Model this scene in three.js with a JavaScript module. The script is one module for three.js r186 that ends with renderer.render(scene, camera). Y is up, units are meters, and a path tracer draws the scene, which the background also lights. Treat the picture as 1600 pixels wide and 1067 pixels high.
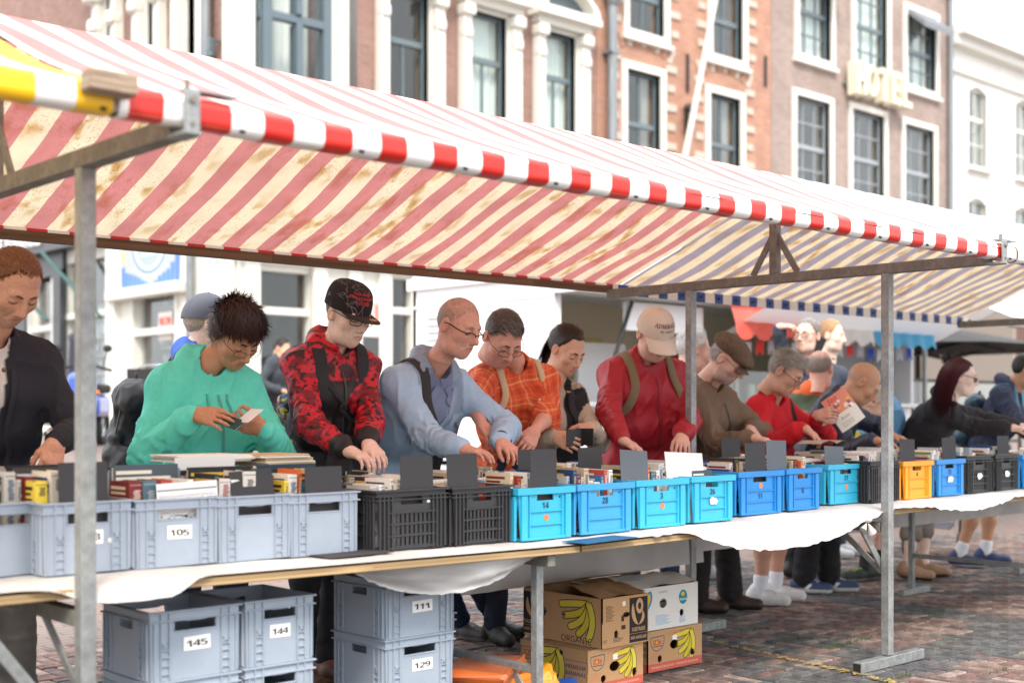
import * as THREE from 'three';
import { RoundedBoxGeometry } from 'three/addons/geometries/RoundedBoxGeometry.js';
import { mergeGeometries } from 'three/addons/utils/BufferGeometryUtils.js';
import { createNoise3D } from 'simplex-noise';

// ---------- camera, sky, sun, exposure ----------
const scene = new THREE.Scene();
const CAM = new THREE.Vector3(-1.541, 1.23, 3.427);
const FWD = new THREE.Vector3(0.6743, 0, -0.7385), RGT = new THREE.Vector3(0.7385, 0, 0.6743), FPX = 2015, HOR = 640;
const camera = new THREE.PerspectiveCamera(29.66, 1600 / 1067, 0.1, 500);
camera.filmGauge = 36;
camera.position.copy(CAM);
camera.lookAt(CAM.clone().add(FWD));
camera.setViewOffset(1600, 1067, 0, 533.5 - HOR, 1600, 1067);   // shifted lens: verticals stay upright
camera.focus = 5.6;
camera.userData.fStop = 1.9;
scene.add(camera);

const SKYW = 128, SKYH = 64, skyData = new Float32Array(SKYW * SKYH * 4);
const skyNoise = createNoise3D(mulberry(77));
for (let j = 0; j < SKYH; j++) for (let i = 0; i < SKYW; i++) {
  const el = (j + 0.5) / SKYH * Math.PI - Math.PI / 2, az = i / SKYW * 2 * Math.PI;
  const n = skyNoise(Math.cos(az) * Math.cos(el) * 2, Math.sin(el) * 4, Math.sin(az) * Math.cos(el) * 2);
  const up = Math.max(0, Math.sin(el)), b = 0.88 + 0.62 * up + 0.07 * n;
  skyData.set([b * 0.965, b * 0.99, b * 1.03, 1], (j * SKYW + i) * 4);
}
const sky = new THREE.DataTexture(skyData, SKYW, SKYH, THREE.RGBAFormat, THREE.FloatType);
sky.mapping = THREE.EquirectangularReflectionMapping; sky.magFilter = THREE.LinearFilter; sky.needsUpdate = true;
scene.background = sky; scene.environment = sky;

const sun = new THREE.DirectionalLight(0xfff2e2, 1.5);
sun.position.set(-5.5, 14, 9); sun.target.position.set(3, 0, -2);
sun.castShadow = true; sun.shadow.radius = 26;
Object.assign(sun.shadow.camera, { left: -14, right: 14, top: 14, bottom: -14, near: 1, far: 60 });
sun.shadow.mapSize.set(2048, 2048);
scene.add(sun, sun.target);

const renderer = new THREE.WebGLRenderer({ antialias: true });
renderer.toneMapping = THREE.LinearToneMapping;
renderer.toneMappingExposure = 2.3;
renderer.shadowMap.enabled = true;
renderer.setSize(1024, 682);

// ---------- helpers ----------
function mulberry(a) { return () => { a |= 0; a = a + 0x6D2B79F5 | 0; let t = Math.imul(a ^ a >>> 15, 1 | a); t = t + Math.imul(t ^ t >>> 7, 61 | t) ^ t; return ((t ^ t >>> 14) >>> 0) / 4294967296; }; }
const rnd = mulberry(20240611), rr = (a, b) => a + (b - a) * rnd(), pick = a => a[Math.floor(rnd() * a.length)];
const n3 = createNoise3D(mulberry(5)), V = (x, y, z) => new THREE.Vector3(x, y, z), D2R = Math.PI / 180;
const lerp = (a, b, t) => a + (b - a) * t, clamp = (x, a = 0, b = 1) => Math.min(b, Math.max(a, x)), sstep = (a, b, x) => { const t = clamp((x - a) / (b - a)); return t * t * (3 - 2 * t); };
// a photograph point and a known plane give the place where a thing really stands
const ray = (px, py) => FWD.clone().addScaledVector(RGT, (px - 800) / FPX).add(V(0, (HOR - py) / FPX, 0));
const atZ = (px, py, z) => { const r = ray(px, py); return CAM.clone().addScaledVector(r, (z - CAM.z) / r.z); };
const atX = (px, py, x) => { const r = ray(px, py); return CAM.clone().addScaledVector(r, (x - CAM.x) / r.x); };
const atY = (px, py, y) => { const r = ray(px, py); return CAM.clone().addScaledVector(r, (y - CAM.y) / r.y); };

const taken = {};
function numbered(n) { const k = taken[n] = (taken[n] || 0) + 1; return k === 1 ? n : `${n}_${String(k - 1).padStart(3, '0')}`; }
function shade(o) { o.traverse(m => { if (m.isMesh) { m.castShadow = true; m.receiveShadow = true; } }); return o; }
function tag(o, label, category, group, kind) { o.userData.label = label; if (category) o.userData.category = category; if (group) o.userData.group = group; if (kind) o.userData.kind = kind; return o; }
function thing(name, label, category, pos = [0, 0, 0], turn = 0, group) {
  const o = new THREE.Group(); o.name = numbered(name); o.position.set(...pos); o.rotation.y = turn; scene.add(o);
  return tag(o, label, category, group);
}
function part(parent, name, geo, mat, pos) {
  const m = new THREE.Mesh(geo, mat); m.name = name; m.castShadow = m.receiveShadow = true; if (pos) m.position.set(...pos); parent.add(m); return m;
}
function single(name, label, category, geo, mat, group, pos) { const m = part(scene, numbered(name), geo, mat, pos); return tag(m, label, category, group); }
function struct(name, geo, mat, label) { const m = part(scene, numbered(name), geo, mat); m.userData.kind = 'structure'; if (label) m.userData.label = label; return m; }
const sub = (parent, name) => { const g = new THREE.Group(); g.name = name; parent.add(g); return g; };

// geometry: everything merged is non-indexed position / normal / uv
function plain(g) { const q = g.index ? g.toNonIndexed() : g; for (const k of Object.keys(q.attributes)) if (!['position', 'normal', 'uv'].includes(k)) q.deleteAttribute(k); if (!q.attributes.uv) q.setAttribute('uv', new THREE.BufferAttribute(new Float32Array(q.attributes.position.count * 2), 2)); return q; }
const mg = list => mergeGeometries(list.map(plain));
function uvm(g, k = 1) {                                   // uv in metres by the dominant axis of the face
  const q = plain(g), p = q.attributes.position, n = q.attributes.normal, u = new Float32Array(p.count * 2);
  for (let i = 0; i < p.count; i++) {
    const ax = Math.abs(n.getX(i)), ay = Math.abs(n.getY(i)), az = Math.abs(n.getZ(i));
    const a = ax > ay && ax > az ? [p.getZ(i), p.getY(i)] : ay > az ? [p.getX(i), p.getZ(i)] : [p.getX(i), p.getY(i)];
    u[2 * i] = a[0] * k; u[2 * i + 1] = a[1] * k;
  }
  q.setAttribute('uv', new THREE.BufferAttribute(u, 2)); return q;
}
const box = (w, h, d, x = 0, y = 0, z = 0) => plain(new THREE.BoxGeometry(w, h, d).translate(x, y, z));
const rbox = (w, h, d, r, x = 0, y = 0, z = 0, seg = 1) => plain(new RoundedBoxGeometry(w, h, d, seg, Math.min(r, w / 2.01, h / 2.01, d / 2.01)).translate(x, y, z));
const boxAt = (x0, x1, y0, y1, z0, z1) => box(x1 - x0, y1 - y0, z1 - z0, (x0 + x1) / 2, (y0 + y1) / 2, (z0 + z1) / 2);
function bar(a, b, w, h = w, r = 0.004) {                  // a square tube from a to b
  const d = b.clone().sub(a), g = rbox(w, h, d.length(), r);
  const m = new THREE.Matrix4().lookAt(b, a, Math.abs(d.y) > 0.95 * d.length() ? V(1, 0, 0) : V(0, 1, 0)); m.setPosition(a.clone().add(b).multiplyScalar(0.5));
  return uvm(g).applyMatrix4(m);
}
function rod(a, b, r0, r1 = r0, seg = 10) {
  const d = b.clone().sub(a), g = new THREE.CylinderGeometry(r1, r0, d.length(), seg);
  g.applyQuaternion(new THREE.Quaternion().setFromUnitVectors(V(0, 1, 0), d.clone().normalize())).translate((a.x + b.x) / 2, (a.y + b.y) / 2, (a.z + b.z) / 2);
  return plain(g);
}
const tube = (pts, r, seg = 24, rad = 6, closed = false) => plain(new THREE.TubeGeometry(new THREE.CatmullRomCurve3(pts, closed), seg, r, rad, closed));
const rectShape = (x0, y0, x1, y1) => new THREE.Shape([new THREE.Vector2(x0, y0), new THREE.Vector2(x1, y0), new THREE.Vector2(x1, y1), new THREE.Vector2(x0, y1)]);
const pathOf = pts => { const p = new THREE.Path(); p.moveTo(...pts[0]); pts.slice(1).forEach(q => p.lineTo(...q)); p.closePath(); return p; };
const shapeOf = pts => new THREE.Shape(pts.map(q => new THREE.Vector2(...q)));
const extr = (shape, depth, bevel = 0, seg = 6) => plain(new THREE.ExtrudeGeometry(shape, { depth, bevelEnabled: bevel > 0, bevelSize: bevel, bevelThickness: bevel, bevelSegments: 1, curveSegments: seg }));
function grid(nu, nv, fn, uvf) {                            // fn(u, v) -> Vector3
  const pos = [], uv = [], idx = [];
  for (let j = 0; j <= nv; j++) for (let i = 0; i <= nu; i++) { const p = fn(i / nu, j / nv); pos.push(p.x, p.y, p.z); const w = uvf ? uvf(i / nu, j / nv, p) : [i / nu, j / nv]; uv.push(w[0], w[1]); }
  for (let j = 0; j < nv; j++) for (let i = 0; i < nu; i++) { const a = j * (nu + 1) + i; idx.push(a, a + 1, a + nu + 2, a, a + nu + 2, a + nu + 1); }
  const g = new THREE.BufferGeometry(); g.setAttribute('position', new THREE.Float32BufferAttribute(pos, 3)); g.setAttribute('uv', new THREE.Float32BufferAttribute(uv, 2)); g.setIndex(idx); g.computeVertexNormals(); return g;
}

// textures
function canvasTex(w, h, draw, wrap = false, srgb = true) {
  const c = document.createElement('canvas'); c.width = w; c.height = h; draw(c.getContext('2d'), w, h);
  const t = new THREE.CanvasTexture(c); if (srgb) t.colorSpace = THREE.SRGBColorSpace; if (wrap) t.wrapS = t.wrapT = THREE.RepeatWrapping; return t;
}
function tileNoise(seed) { const r = mulberry(seed), L = 64, v = Float32Array.from({ length: L * L }, r);
  return (x, y, per) => { const xi = Math.floor(x), yi = Math.floor(y), fx = x - xi, fy = y - yi, a = fx * fx * (3 - 2 * fx), b = fy * fy * (3 - 2 * fy), g = (i, j) => v[(((i % per) + per) % per) % L + ((((j % per) + per) % per) % L) * L]; return lerp(lerp(g(xi, yi), g(xi + 1, yi), a), lerp(g(xi, yi + 1), g(xi + 1, yi + 1), a), b); }; }
function dataTex(n, fn, srgb = true, m = n) {               // fn(u, v) -> [r, g, b] 0..1, tiling
  const d = new Uint8Array(n * m * 4);
  for (let j = 0; j < m; j++) for (let i = 0; i < n; i++) { const c = fn(i / n, j / m); d.set([clamp(c[0]) * 255, clamp(c[1]) * 255, clamp(c[2]) * 255, 255], (j * n + i) * 4); }
  const t = new THREE.DataTexture(d, n, m); t.wrapS = t.wrapT = THREE.RepeatWrapping; t.magFilter = THREE.LinearFilter; t.minFilter = THREE.LinearMipmapLinearFilter; t.generateMipmaps = true; if (srgb) t.colorSpace = THREE.SRGBColorSpace; t.needsUpdate = true; return t;
}
const tn = tileNoise(3), fbm = (u, v, p, o = 4) => { let s = 0, a = 0.5, t = 0; for (let k = 0; k < o; k++) { s += a * tn(u * p + k * 7.3 * 0, v * p, p); t += a; a *= 0.55; p = Math.min(64, p * 2); } return s / t; };
const rep = (t, x, y = x) => { const c = t.clone(); c.repeat.set(x, y); c.needsUpdate = true; return c; };
const T = {
  mottle: dataTex(256, (u, v) => { const a = 0.72 + 0.28 * fbm(u, v, 6, 5); return [a, a, a]; }),
  soft: dataTex(256, (u, v) => { const a = 0.95 + 0.05 * fbm(u, v, 12, 5), k = fbm(v + 0.3, u, 48, 2) > 0.84 ? 0.96 : 1; return [a * k, a * k, a * k]; }),
  fine: dataTex(256, (u, v) => { const a = fbm(u, v, 32, 3); return [a, a, a]; }, false),
  galv: dataTex(256, (u, v) => { const a = fbm(u, v, 24, 3), b = fbm(v, u, 5, 3), c = 0.66 + 0.22 * a + 0.2 * (b - 0.5); return [c, c * 1.005, c]; }),
  wood: dataTex(256, (u, v) => { const g = fbm(u * 1, v, 4, 2), s = tn(u * 3 + g * 2, v * 60, 60), k = 0.72 + 0.28 * s - 0.18 * Math.max(0, g - 0.6); return [k, k * 0.97, k * 0.93]; }),
  weave: dataTex(128, (u, v) => { const a = 0.5 + 0.25 * (Math.sin(u * 128 * Math.PI) * Math.sin(v * 128 * Math.PI)) + 0.25 * fbm(u, v, 32, 2); return [a, a, a]; }, false),
};
const C = (r, g, b) => new THREE.Color().setRGB(r, g, b), H = s => new THREE.Color(s);
const M = (color, roughness = 0.7, o = {}) => new THREE.MeshStandardMaterial({ color, roughness, ...o });
const P = (color, roughness = 0.7, o = {}) => new THREE.MeshPhysicalMaterial({ color, roughness, ...o });
// ---------- the ground ----------
const gy = z => 0.78 * sstep(-2.6, -14, z);
const pavingTex = dataTex(512, (u, v) => {                    // far paving: too small to tell the bricks apart
  const row = Math.floor(v * 24), uu = (u * 8 + (row % 2) * 0.5) % 1, vv = (v * 24) % 1, joint = (uu < 0.04 || vv < 0.12) ? 0.72 : 1;
  const id = tn(Math.floor(u * 8 + (row % 2) * 0.5) * 1.37 + 0.5, row * 2.11 + 0.5, 64), s = 0.62 + 0.3 * fbm(u, v, 12, 3);
  const c = [lerp(0.62, 0.68, id), lerp(0.58, 0.56, id), lerp(0.56, 0.51, id)]; return c.map(x => x * joint * (0.72 + 0.4 * s));
});
{
  const xs = [-120, -60, -30, -15, -8, -4, 0, 4, 8, 12, 16, 20, 26, 34, 46, 70, 120, 200], zs = [60, 20, 8, 4, 2, 0, -2.6, -4, -5.5, -7, -8.5, -10, -11.5, -13, -14, -16, -30, -60, -120, -200];
  const g = grid(xs.length - 1, zs.length - 1, (u, v) => { const x = xs[Math.round(u * (xs.length - 1))], z = zs[Math.round(v * (zs.length - 1))]; return V(x, gy(z) - 0.008 - (z > -5.5 ? 0.004 : 0), z); }, (u, v, p) => [p.x / 1.7, p.z / 1.7]);
  var ground = struct('ground', g, M(H('#bfc1c2'), 0.9, { map: pavingTex }), 'market square paved with clinker bricks');
}
// clinker bricks in herringbone, laid parallel and square to the stalls
{
  const L = 0.2, W = 0.0667, H0 = 0.06, bricks = [], proj = (x, z) => { const dx = x - CAM.x, dz = z - CAM.z, Z = dx * FWD.x + dz * FWD.z, X = dx * RGT.x + dz * RGT.z; return [800 + FPX * X / Z, HOR + FPX * CAM.y / Z, Z]; };
  const add = (x, z, turn) => { const [px, py, Z] = proj(x, z); if (Z > 2.2 && px > -120 && px < 1720 && py < 1160 && z > -5.4) bricks.push({ x, z, turn, px, py }); };
  // 3:1 herringbone on a grid of brick widths: a lying brick starts where (i - j) % 6 = 0, a standing one where it is 5
  for (let i = -60; i < 160; i++) for (let j = -90; j < 60; j++) {
    const k = (((i - j) % 6) + 6) % 6;
    if (k === 0) add((i + 1.5) * W, (j + 0.5) * W, 0);
    if (k === 5) add((i + 0.5) * W, (j + 1.5) * W, 1);
  }
  const list = bricks;
  const geos = [0, 1, 2].map(s => { const g = new RoundedBoxGeometry(L - 0.009, H0, W - 0.009, 1, 0.007); const p = g.attributes.position, r = mulberry(s + 9); for (let i = 0; i < p.count; i++) if (p.getY(i) > 0) p.setY(i, p.getY(i) + (n3(p.getX(i) * 30, s * 9, p.getZ(i) * 40)) * 0.0015); g.computeVertexNormals(); return uvm(g, 2.5); });
  const cols = ['#7c5a50', '#6c5450', '#8a6658', '#5d5a5c', '#66625f', '#93705f', '#4f4c50', '#756a62', '#a08274', '#7f4f45', '#58504e'].map(c => H(c));
  const grime = dataTex(256, (u, v) => { const a = 0.5 + 0.5 * fbm(u, v, 10, 5), k = fbm(v, u, 40, 2) > 0.78 ? 0.75 : 1; return [a * k, a * k, a * k]; });
  cols.forEach(c => { const g = (c.r + c.g + c.b) / 3; c.setRGB(lerp(c.r, g, 0.3) * 1.7 + 0.035, lerp(c.g, g, 0.3) * 1.8 + 0.035, lerp(c.b, g, 0.3) * 1.8 + 0.035); });
  const mats = cols.map(c => M(c, 0.95, { map: grime, bumpMap: T.fine, bumpScale: 0.0015 }));
  const tone = b => { const band = Math.abs(n3(b.x * 0.35, 3, b.z * 0.35)), grey = (Math.abs(b.z + 0.15 - 0.05 * b.x) < 0.2 || Math.abs(b.x - 5.6 + b.z * 0.1) < 0.18); const i = grey ? [3, 4, 6, 10][Math.floor(rnd() * 4)] : band > 0.35 ? [0, 1, 2, 5, 9, 8][Math.floor(rnd() * 6)] : Math.floor(rnd() * 11); return i; };
  const area = b => (b.px > -20 && b.px < 1620 && b.py < 1075 ? b.py : 0);
  const hidden = b => b.px < 1000 && b.px > 165 || b.px < 1130 && b.py > 940 && b.px > 165;
  list.sort((a, b) => (area(b) - (hidden(b) ? 900 : 0)) - (area(a) - (hidden(a) ? 900 : 0)));
  const rest = [];
  list.forEach((b, n) => {
    const y = -H0 / 2 + rr(-0.004, 0.003), tilt = rr(-0.012, 0.012), ti = tone(b);
    if (n < 300) { const m = part(ground, 'brick', geos[n % 3], mats[ti]); m.position.set(b.x, y, b.z); m.rotation.set(tilt, b.turn ? Math.PI / 2 : 0, rr(-0.01, 0.01)); }
    else rest.push([b, y, ti, tilt]);
  });
  const im = new THREE.InstancedMesh(geos[0], M(0xffffff, 0.95, { map: grime, bumpMap: T.fine, bumpScale: 0.0015 }), rest.length); im.name = 'brick_paving'; im.userData.kind = 'stuff'; im.castShadow = im.receiveShadow = true;
  const o = new THREE.Object3D();
  rest.forEach(([b, y, ti, tilt], i) => { o.position.set(b.x, y, b.z); o.rotation.set(tilt, b.turn ? Math.PI / 2 : 0, 0); o.updateMatrix(); im.setMatrixAt(i, o.matrix); im.setColorAt(i, cols[ti]); });
  ground.add(im);
  part(ground, 'joint_sand', grid(1, 1, (u, v) => V(lerp(-2, 10.5, u), -0.0105, lerp(3.2, -5.35, v)), (u, v, p) => [p.x * 2, p.z * 2]), M(C(0.075, 0.066, 0.058), 1, { map: T.mottle }));
  // worn yellow paint line and a few weeds
  const yl = []; const a = atY(1110, 1003, 0), b = atY(1430, 1075, 0);
  for (let i = 0; i < 150; i++) { const t = rnd(), w = rr(-0.05, 0.05); const x = lerp(a.x, b.x, t) + rr(-0.02, 0.02), z = lerp(a.z, b.z, t) + w; yl.push(new THREE.CircleGeometry(rr(0.004, 0.014), 6).scale(rr(1, 2.4), rr(0.5, 1), 1).rotateX(-Math.PI / 2).rotateY(rr(-0.8, 0.8)).translate(x, 0.0065 + i * 0.00002, z)); }
  part(ground, 'yellow_paint_line', mg(yl), M(H('#b39c5c'), 0.7)).userData.kind = 'stuff';
  const weeds = []; for (const [px, py, n] of [[1310, 1010, 90], [1345, 1000, 40], [1240, 1000, 30], [1460, 957, 40], [1180, 985, 20], [1400, 1060, 60], [1560, 1050, 20]]) { const c = atY(px, py, 0); for (let i = 0; i < n; i++) { const g = new THREE.ConeGeometry(rr(0.002, 0.005), rr(0.008, 0.02), 3).rotateZ(rr(-0.7, 0.7)).translate(c.x + rr(-0.12, 0.12), 0.008, c.z + rr(-0.015, 0.015)); weeds.push(g); } }
  const w = part(ground, 'moss_in_joints', mg(weeds), M(C(0.07, 0.09, 0.035), 0.9)); w.userData.kind = 'stuff';
}

// ---------- buildings ----------
const brickTex = (base, alt, mortar, seed) => dataTex(512, (u, v) => {
  const rows = 30, row = Math.floor(v * rows), sh = (row % 2) * 0.5, cx = u * 10 + sh, uu = cx % 1, vv = v * rows % 1;
  const id = tn((Math.floor(cx) % 10) * 3.1 + 0.5 + seed, row * 1.7 + 0.5, 64), w = fbm(u, v, 6, 4);
  if (uu < 0.05 || vv < 0.14) return mortar.map(c => c * (0.94 + 0.12 * w));
  return base.map((c, i) => lerp(c, alt[i], id) * (0.92 + 0.16 * w));
});
const BR = {
  red: brickTex([0.7, 0.56, 0.51], [0.6, 0.47, 0.43], [0.66, 0.6, 0.56], 1),
  orange: brickTex([0.83, 0.63, 0.53], [0.75, 0.54, 0.45], [0.74, 0.66, 0.6], 4),
  grey: brickTex([0.74, 0.67, 0.63], [0.66, 0.58, 0.55], [0.7, 0.66, 0.62], 7),
};
const plasterTex = dataTex(256, (u, v) => { const a = 0.9 + 0.1 * fbm(u, v, 5, 5); return [a, a, a * 0.985]; });
const MB = {
  red: M(C(0.72, 0.7, 0.7), 0.9, { map: rep(BR.red, 0.45, 0.45) }), orange: M(C(0.68, 0.68, 0.68), 0.9, { map: rep(BR.orange, 0.45, 0.45) }), grey: M(C(0.7, 0.69, 0.69), 0.9, { map: rep(BR.grey, 0.45, 0.45) }),
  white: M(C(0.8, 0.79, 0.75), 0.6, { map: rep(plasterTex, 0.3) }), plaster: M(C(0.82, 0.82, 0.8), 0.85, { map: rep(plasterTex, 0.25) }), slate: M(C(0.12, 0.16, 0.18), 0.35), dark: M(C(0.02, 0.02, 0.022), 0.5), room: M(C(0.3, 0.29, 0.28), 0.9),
  curtain: M(C(0.72, 0.74, 0.72), 0.95), drape: M(C(0.35, 0.32, 0.3), 0.95), zinc: M(C(0.42, 0.45, 0.48), 0.45, { metalness: 0.3, map: T.galv }), shop: M(C(0.05, 0.055, 0.06), 0.4), cream: M(C(0.75, 0.7, 0.55), 0.5), roof: M(C(0.12, 0.11, 0.11), 0.8),
  glass: P(0xffffff, 0.03, { transmission: 1, thickness: 0, ior: 1.5, color: C(0.92, 0.96, 0.95) }), blueglass: P(C(0.1, 0.2, 0.55), 0.25, {}),
};
function facade(name, label, mat, pos, turn, w, h, holes, depth = 0.35, leftWall = true) {
  const b = thing(name, label, 'building', pos, turn), s = rectShape(0, 0, w, h);
  for (const o of holes) s.holes.push(pathOf(o.arch ? [[o.x, o.y], [o.x + o.w, o.y], [o.x + o.w, o.y + o.h - o.arch], ...[0, 1, 2, 3, 4, 5, 6].map(k => { const t = (k + 1) / 8; return [o.x + o.w * (1 - t), o.y + o.h - o.arch + o.arch * Math.sin(Math.PI * t)]; }), [o.x, o.y + o.h - o.arch]] : [[o.x, o.y], [o.x + o.w, o.y], [o.x + o.w, o.y + o.h], [o.x, o.y + o.h]]));
  part(b, 'wall', uvm(extr(s, depth).translate(0, 0, -depth)), mat);
  part(b, 'back_wall', mg([boxAt(leftWall ? 0 : 2.6, w, 0, h, -6.2, -6), ...(leftWall ? [boxAt(0, 0.25, 0, h, -6, -depth)] : []), boxAt(w - 0.25, w, 0, h, -6, -depth), boxAt(0, w, h - 0.2, h - 0.02, -6, -depth)]), MB.room);
  return b;
}
// one window: frame, panes each of their own, bars, sill, curtains
function windowIn(b, o, q = {}) {
  const g = sub(b, 'window'), { x, y, w, h } = o, fm = q.frame || MB.white, sm = q.sash || MB.slate, f = q.fw ?? 0.09, pr = q.proud ?? 0.06, zi = -0.14;
  const fr = [boxAt(x - f, x, y - f, y + h + f, -0.12, pr), boxAt(x + w, x + w + f, y - f, y + h + f, -0.12, pr), boxAt(x, x + w, y + h, y + h + f, -0.12, pr), boxAt(x, x + w, y - f, y, -0.12, pr)];
  part(g, 'frame', uvm(mg(fr)), fm);
  const t = 0.055, bars = [boxAt(x, x + t, y, y + h, zi - 0.03, zi + 0.03), boxAt(x + w - t, x + w, y, y + h, zi - 0.03, zi + 0.03), boxAt(x + t, x + w - t, y, y + t, zi - 0.03, zi + 0.03), boxAt(x + t, x + w - t, y + h - t, y + h, zi - 0.03, zi + 0.03)];
  const ys = [y + t, ...(q.rows || []).map(r => y + h * r), y + h - t], cols = q.cols || 1;
  (q.rows || []).forEach((r, i) => { const th = r === q.trans ? 0.055 : 0.018; bars.push(boxAt(x + t, x + w - t, y + h * r - th, y + h * r + th, zi - 0.028, zi + (r === q.trans ? 0.05 : 0.026))); });
  for (let c = 1; c < cols; c++) bars.push(boxAt(x + w * c / cols - 0.018, x + w * c / cols + 0.018, y + t, (q.half ? y + h * q.half : y + h - t), zi - 0.024, zi + 0.024));
  part(g, 'sash', mg(bars), sm);
  for (let r = 0; r + 1 < ys.length; r++) { const n = q.half && ys[r] >= y + h * q.half - 0.01 ? 1 : cols; for (let c = 0; c < n; c++) part(g, 'pane', boxAt(x + w * c / n + 0.01, x + w * (c + 1) / n - 0.01, ys[r], ys[r + 1], zi - 0.004, zi + 0.004).translate(0, 0, 0), MB.glass); }
  if (q.sill !== false) part(g, 'sill', rbox(w + 2 * f + 0.14, 0.1, 0.26, 0.015, x + w / 2, y - f - 0.05, pr - 0.06), fm);
  const cu = q.curtain; if (cu) { const n = 40, bands = cu === 'full' ? [[0.02, 0.98]] : cu === 'sides' ? [[0.02, 0.3], [0.72, 0.98]] : [[0.02, 0.2]]; const gs = bands.map(([a, c]) => grid(n, 1, (u, v) => V(x + w * lerp(a, c, u), y + h * v, zi - 0.16 + 0.028 * Math.sin(u * (c - a) * w * 34 + 1) + 0.01 * n3(u * 9, v, x)))); part(g, 'curtain', mg(gs), q.cm || MB.curtain); }
  return g;
}
const ZF = -15, fx = px => atZ(px, HOR, ZF).x;
const rectPx = (x0, l, r, t, bt) => { const a = fx(l), c = fx(r), m = (l + r) / 2, yt = atZ(m, t, ZF).y, yb = atZ(m, bt, ZF).y; return { x: a - x0, y: yb, w: c - a, h: yt - yb }; };
const GROUND = 0.6;

// corner house with bay: red brown brick, white stone surrounds
{
  const x0 = fx(368), x1 = fx(931);
  const W1 = rectPx(x0, 602, 668, -45, 185), W2 = rectPx(x0, 730, 790, 25, 215), W3 = rectPx(x0, 845, 898, 57, 240);
  const topY = 8.75; [W1, W2, W3].forEach(o => { o.h += o.y - 5.3; o.y = 5.3; }); W1.h = W2.h = W3.h = topY - 5.3;
  const shopW = { x: fx(598) - x0, y: 1.1, w: fx(645) - fx(598), h: 2.55 }, shopD = { x: fx(392) - x0, y: 0.75, w: fx(486) - fx(392), h: 2.85 }, bayH = { x: fx(392) - x0, y: 5.3, w: fx(500) - fx(392), h: 4.7 };
  const b = facade('corner_house', 'red brown brick corner house with white window surrounds and a grey bay window', MB.red, [x0, 0, ZF], 0, x1 - x0, 14, [W1, W2, W3, shopW, shopD, bayH], 0.35, false);
  for (const [o, c] of [[W1, 'side'], [W2, 'full'], [W3, 'full']]) windowIn(b, o, { rows: [0.745], trans: 0.745, cols: 2, half: 0.745, curtain: c, fw: 0.05, sill: false });
  // white stone surrounds with consoles, cornice and pediment
  [W1, W2, W3].forEach((o, i) => {
    const s = sub(b, 'window_surround'), L = o.x - 0.24, R = o.x + o.w + 0.26, top = o.y + o.h;
    for (const [x, w] of [[L + 0.1, 0.2], [R - 0.1, 0.22]]) part(s, 'pilaster', mg([rbox(w, 3.5, 0.2, 0.02, x, top - 1.75, 0.1), rbox(w + 0.07, 0.24, 0.3, 0.05, x, top - 0.08, 0.15), rbox(w + 0.03, 0.26, 0.26, 0.08, x, top - 0.5, 0.13)]), MB.white);
    part(s, 'cornice', mg([boxAt(L - 0.03, R + 0.03, top + 0.06, top + 0.2, 0, 0.22), boxAt(L - 0.12, R + 0.12, top + 0.2, top + 0.33, 0, 0.42)]), MB.white);
    const cx = (L + R) / 2, r = (R - L) / 2 + 0.1, arc = (k, rad, yy) => [cx + Math.cos(k) * rad, top + 0.33 + Math.sin(k) * rad * 0.62 + yy];
    const ks = Array.from({ length: 13 }, (_, k) => Math.PI * k / 12);
    const sh = shapeOf([...ks.map(k => arc(k, r, 0))]); sh.holes.push(pathOf(ks.map(k => arc(k, r * 0.8, 0.05))));
    part(s, 'pediment', extr(sh, 0.38).translate(0, 0, 0.02), MB.white);
    part(s, 'tympanum', extr(shapeOf(ks.map(k => arc(k, r * 0.82, 0.04))), 0.06).translate(0, 0, 0.04), MB.slate);
  });
  // bay window: two angled faces of grey sash
  const bay = sub(b, 'bay_window'), bx0 = bayH.x, bw = bayH.w, pts = [[0, 0.02], [0.07 * bw, 0.3], [0.93 * bw, 0.3], [bw, 0.02]];
  const fr = [], ps = [];
  for (let k = 0; k < 3; k++) { const a = pts[k], c = pts[k + 1]; for (const y of [5.3, 7.65, 10]) fr.push(bar(V(bx0 + a[0], y, a[1]), V(bx0 + c[0], y, c[1]), 0.14, 0.14, 0.02)); const n = k === 1 ? 2 : 1; for (let q = 0; q < n; q++) for (const [y0, y1] of [[5.36, 7.58], [7.72, 9.93]]) { const p0 = [lerp(a[0], c[0], q / n), lerp(a[1], c[1], q / n)], p1 = [lerp(a[0], c[0], (q + 1) / n), lerp(a[1], c[1], (q + 1) / n)]; ps.push(grid(1, 1, (u, v) => V(bx0 + lerp(p0[0], p1[0], u), lerp(y0, y1, v), lerp(p0[1], p1[1], u)))); if (q) fr.push(bar(V(bx0 + p0[0], y0, p0[1]), V(bx0 + p0[0], y1, p0[1]), 0.24, 0.12, 0.02)); } }
  for (const a of pts) fr.push(bar(V(bx0 + a[0], 5.3, a[1]), V(bx0 + a[0], 10, a[1]), 0.16, 0.16, 0.02));
  part(bay, 'sash', mg(fr), M(C(0.1, 0.14, 0.165), 0.4)); ps.forEach(g => part(bay, 'pane', g, MB.glass));
  part(bay, 'curtain', grid(40, 1, (u, v) => V(bx0 + bw * lerp(0.06, 0.94, u), lerp(5.3, 9.9, v), -0.25 + 0.04 * Math.sin(u * 60))), MB.curtain);
  part(bay, 'pilaster', mg([rbox(0.5, 6, 0.24, 0.03, bx0 - 0.3, 8, 0.12), rbox(0.4, 6, 0.24, 0.03, bx0 + bw + 0.24, 8, 0.12)]), MB.white);
  // white painted ground floor: fascia, pilasters, shop openings
  const front = sub(b, 'shopfront'), W = x1 - x0;
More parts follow.
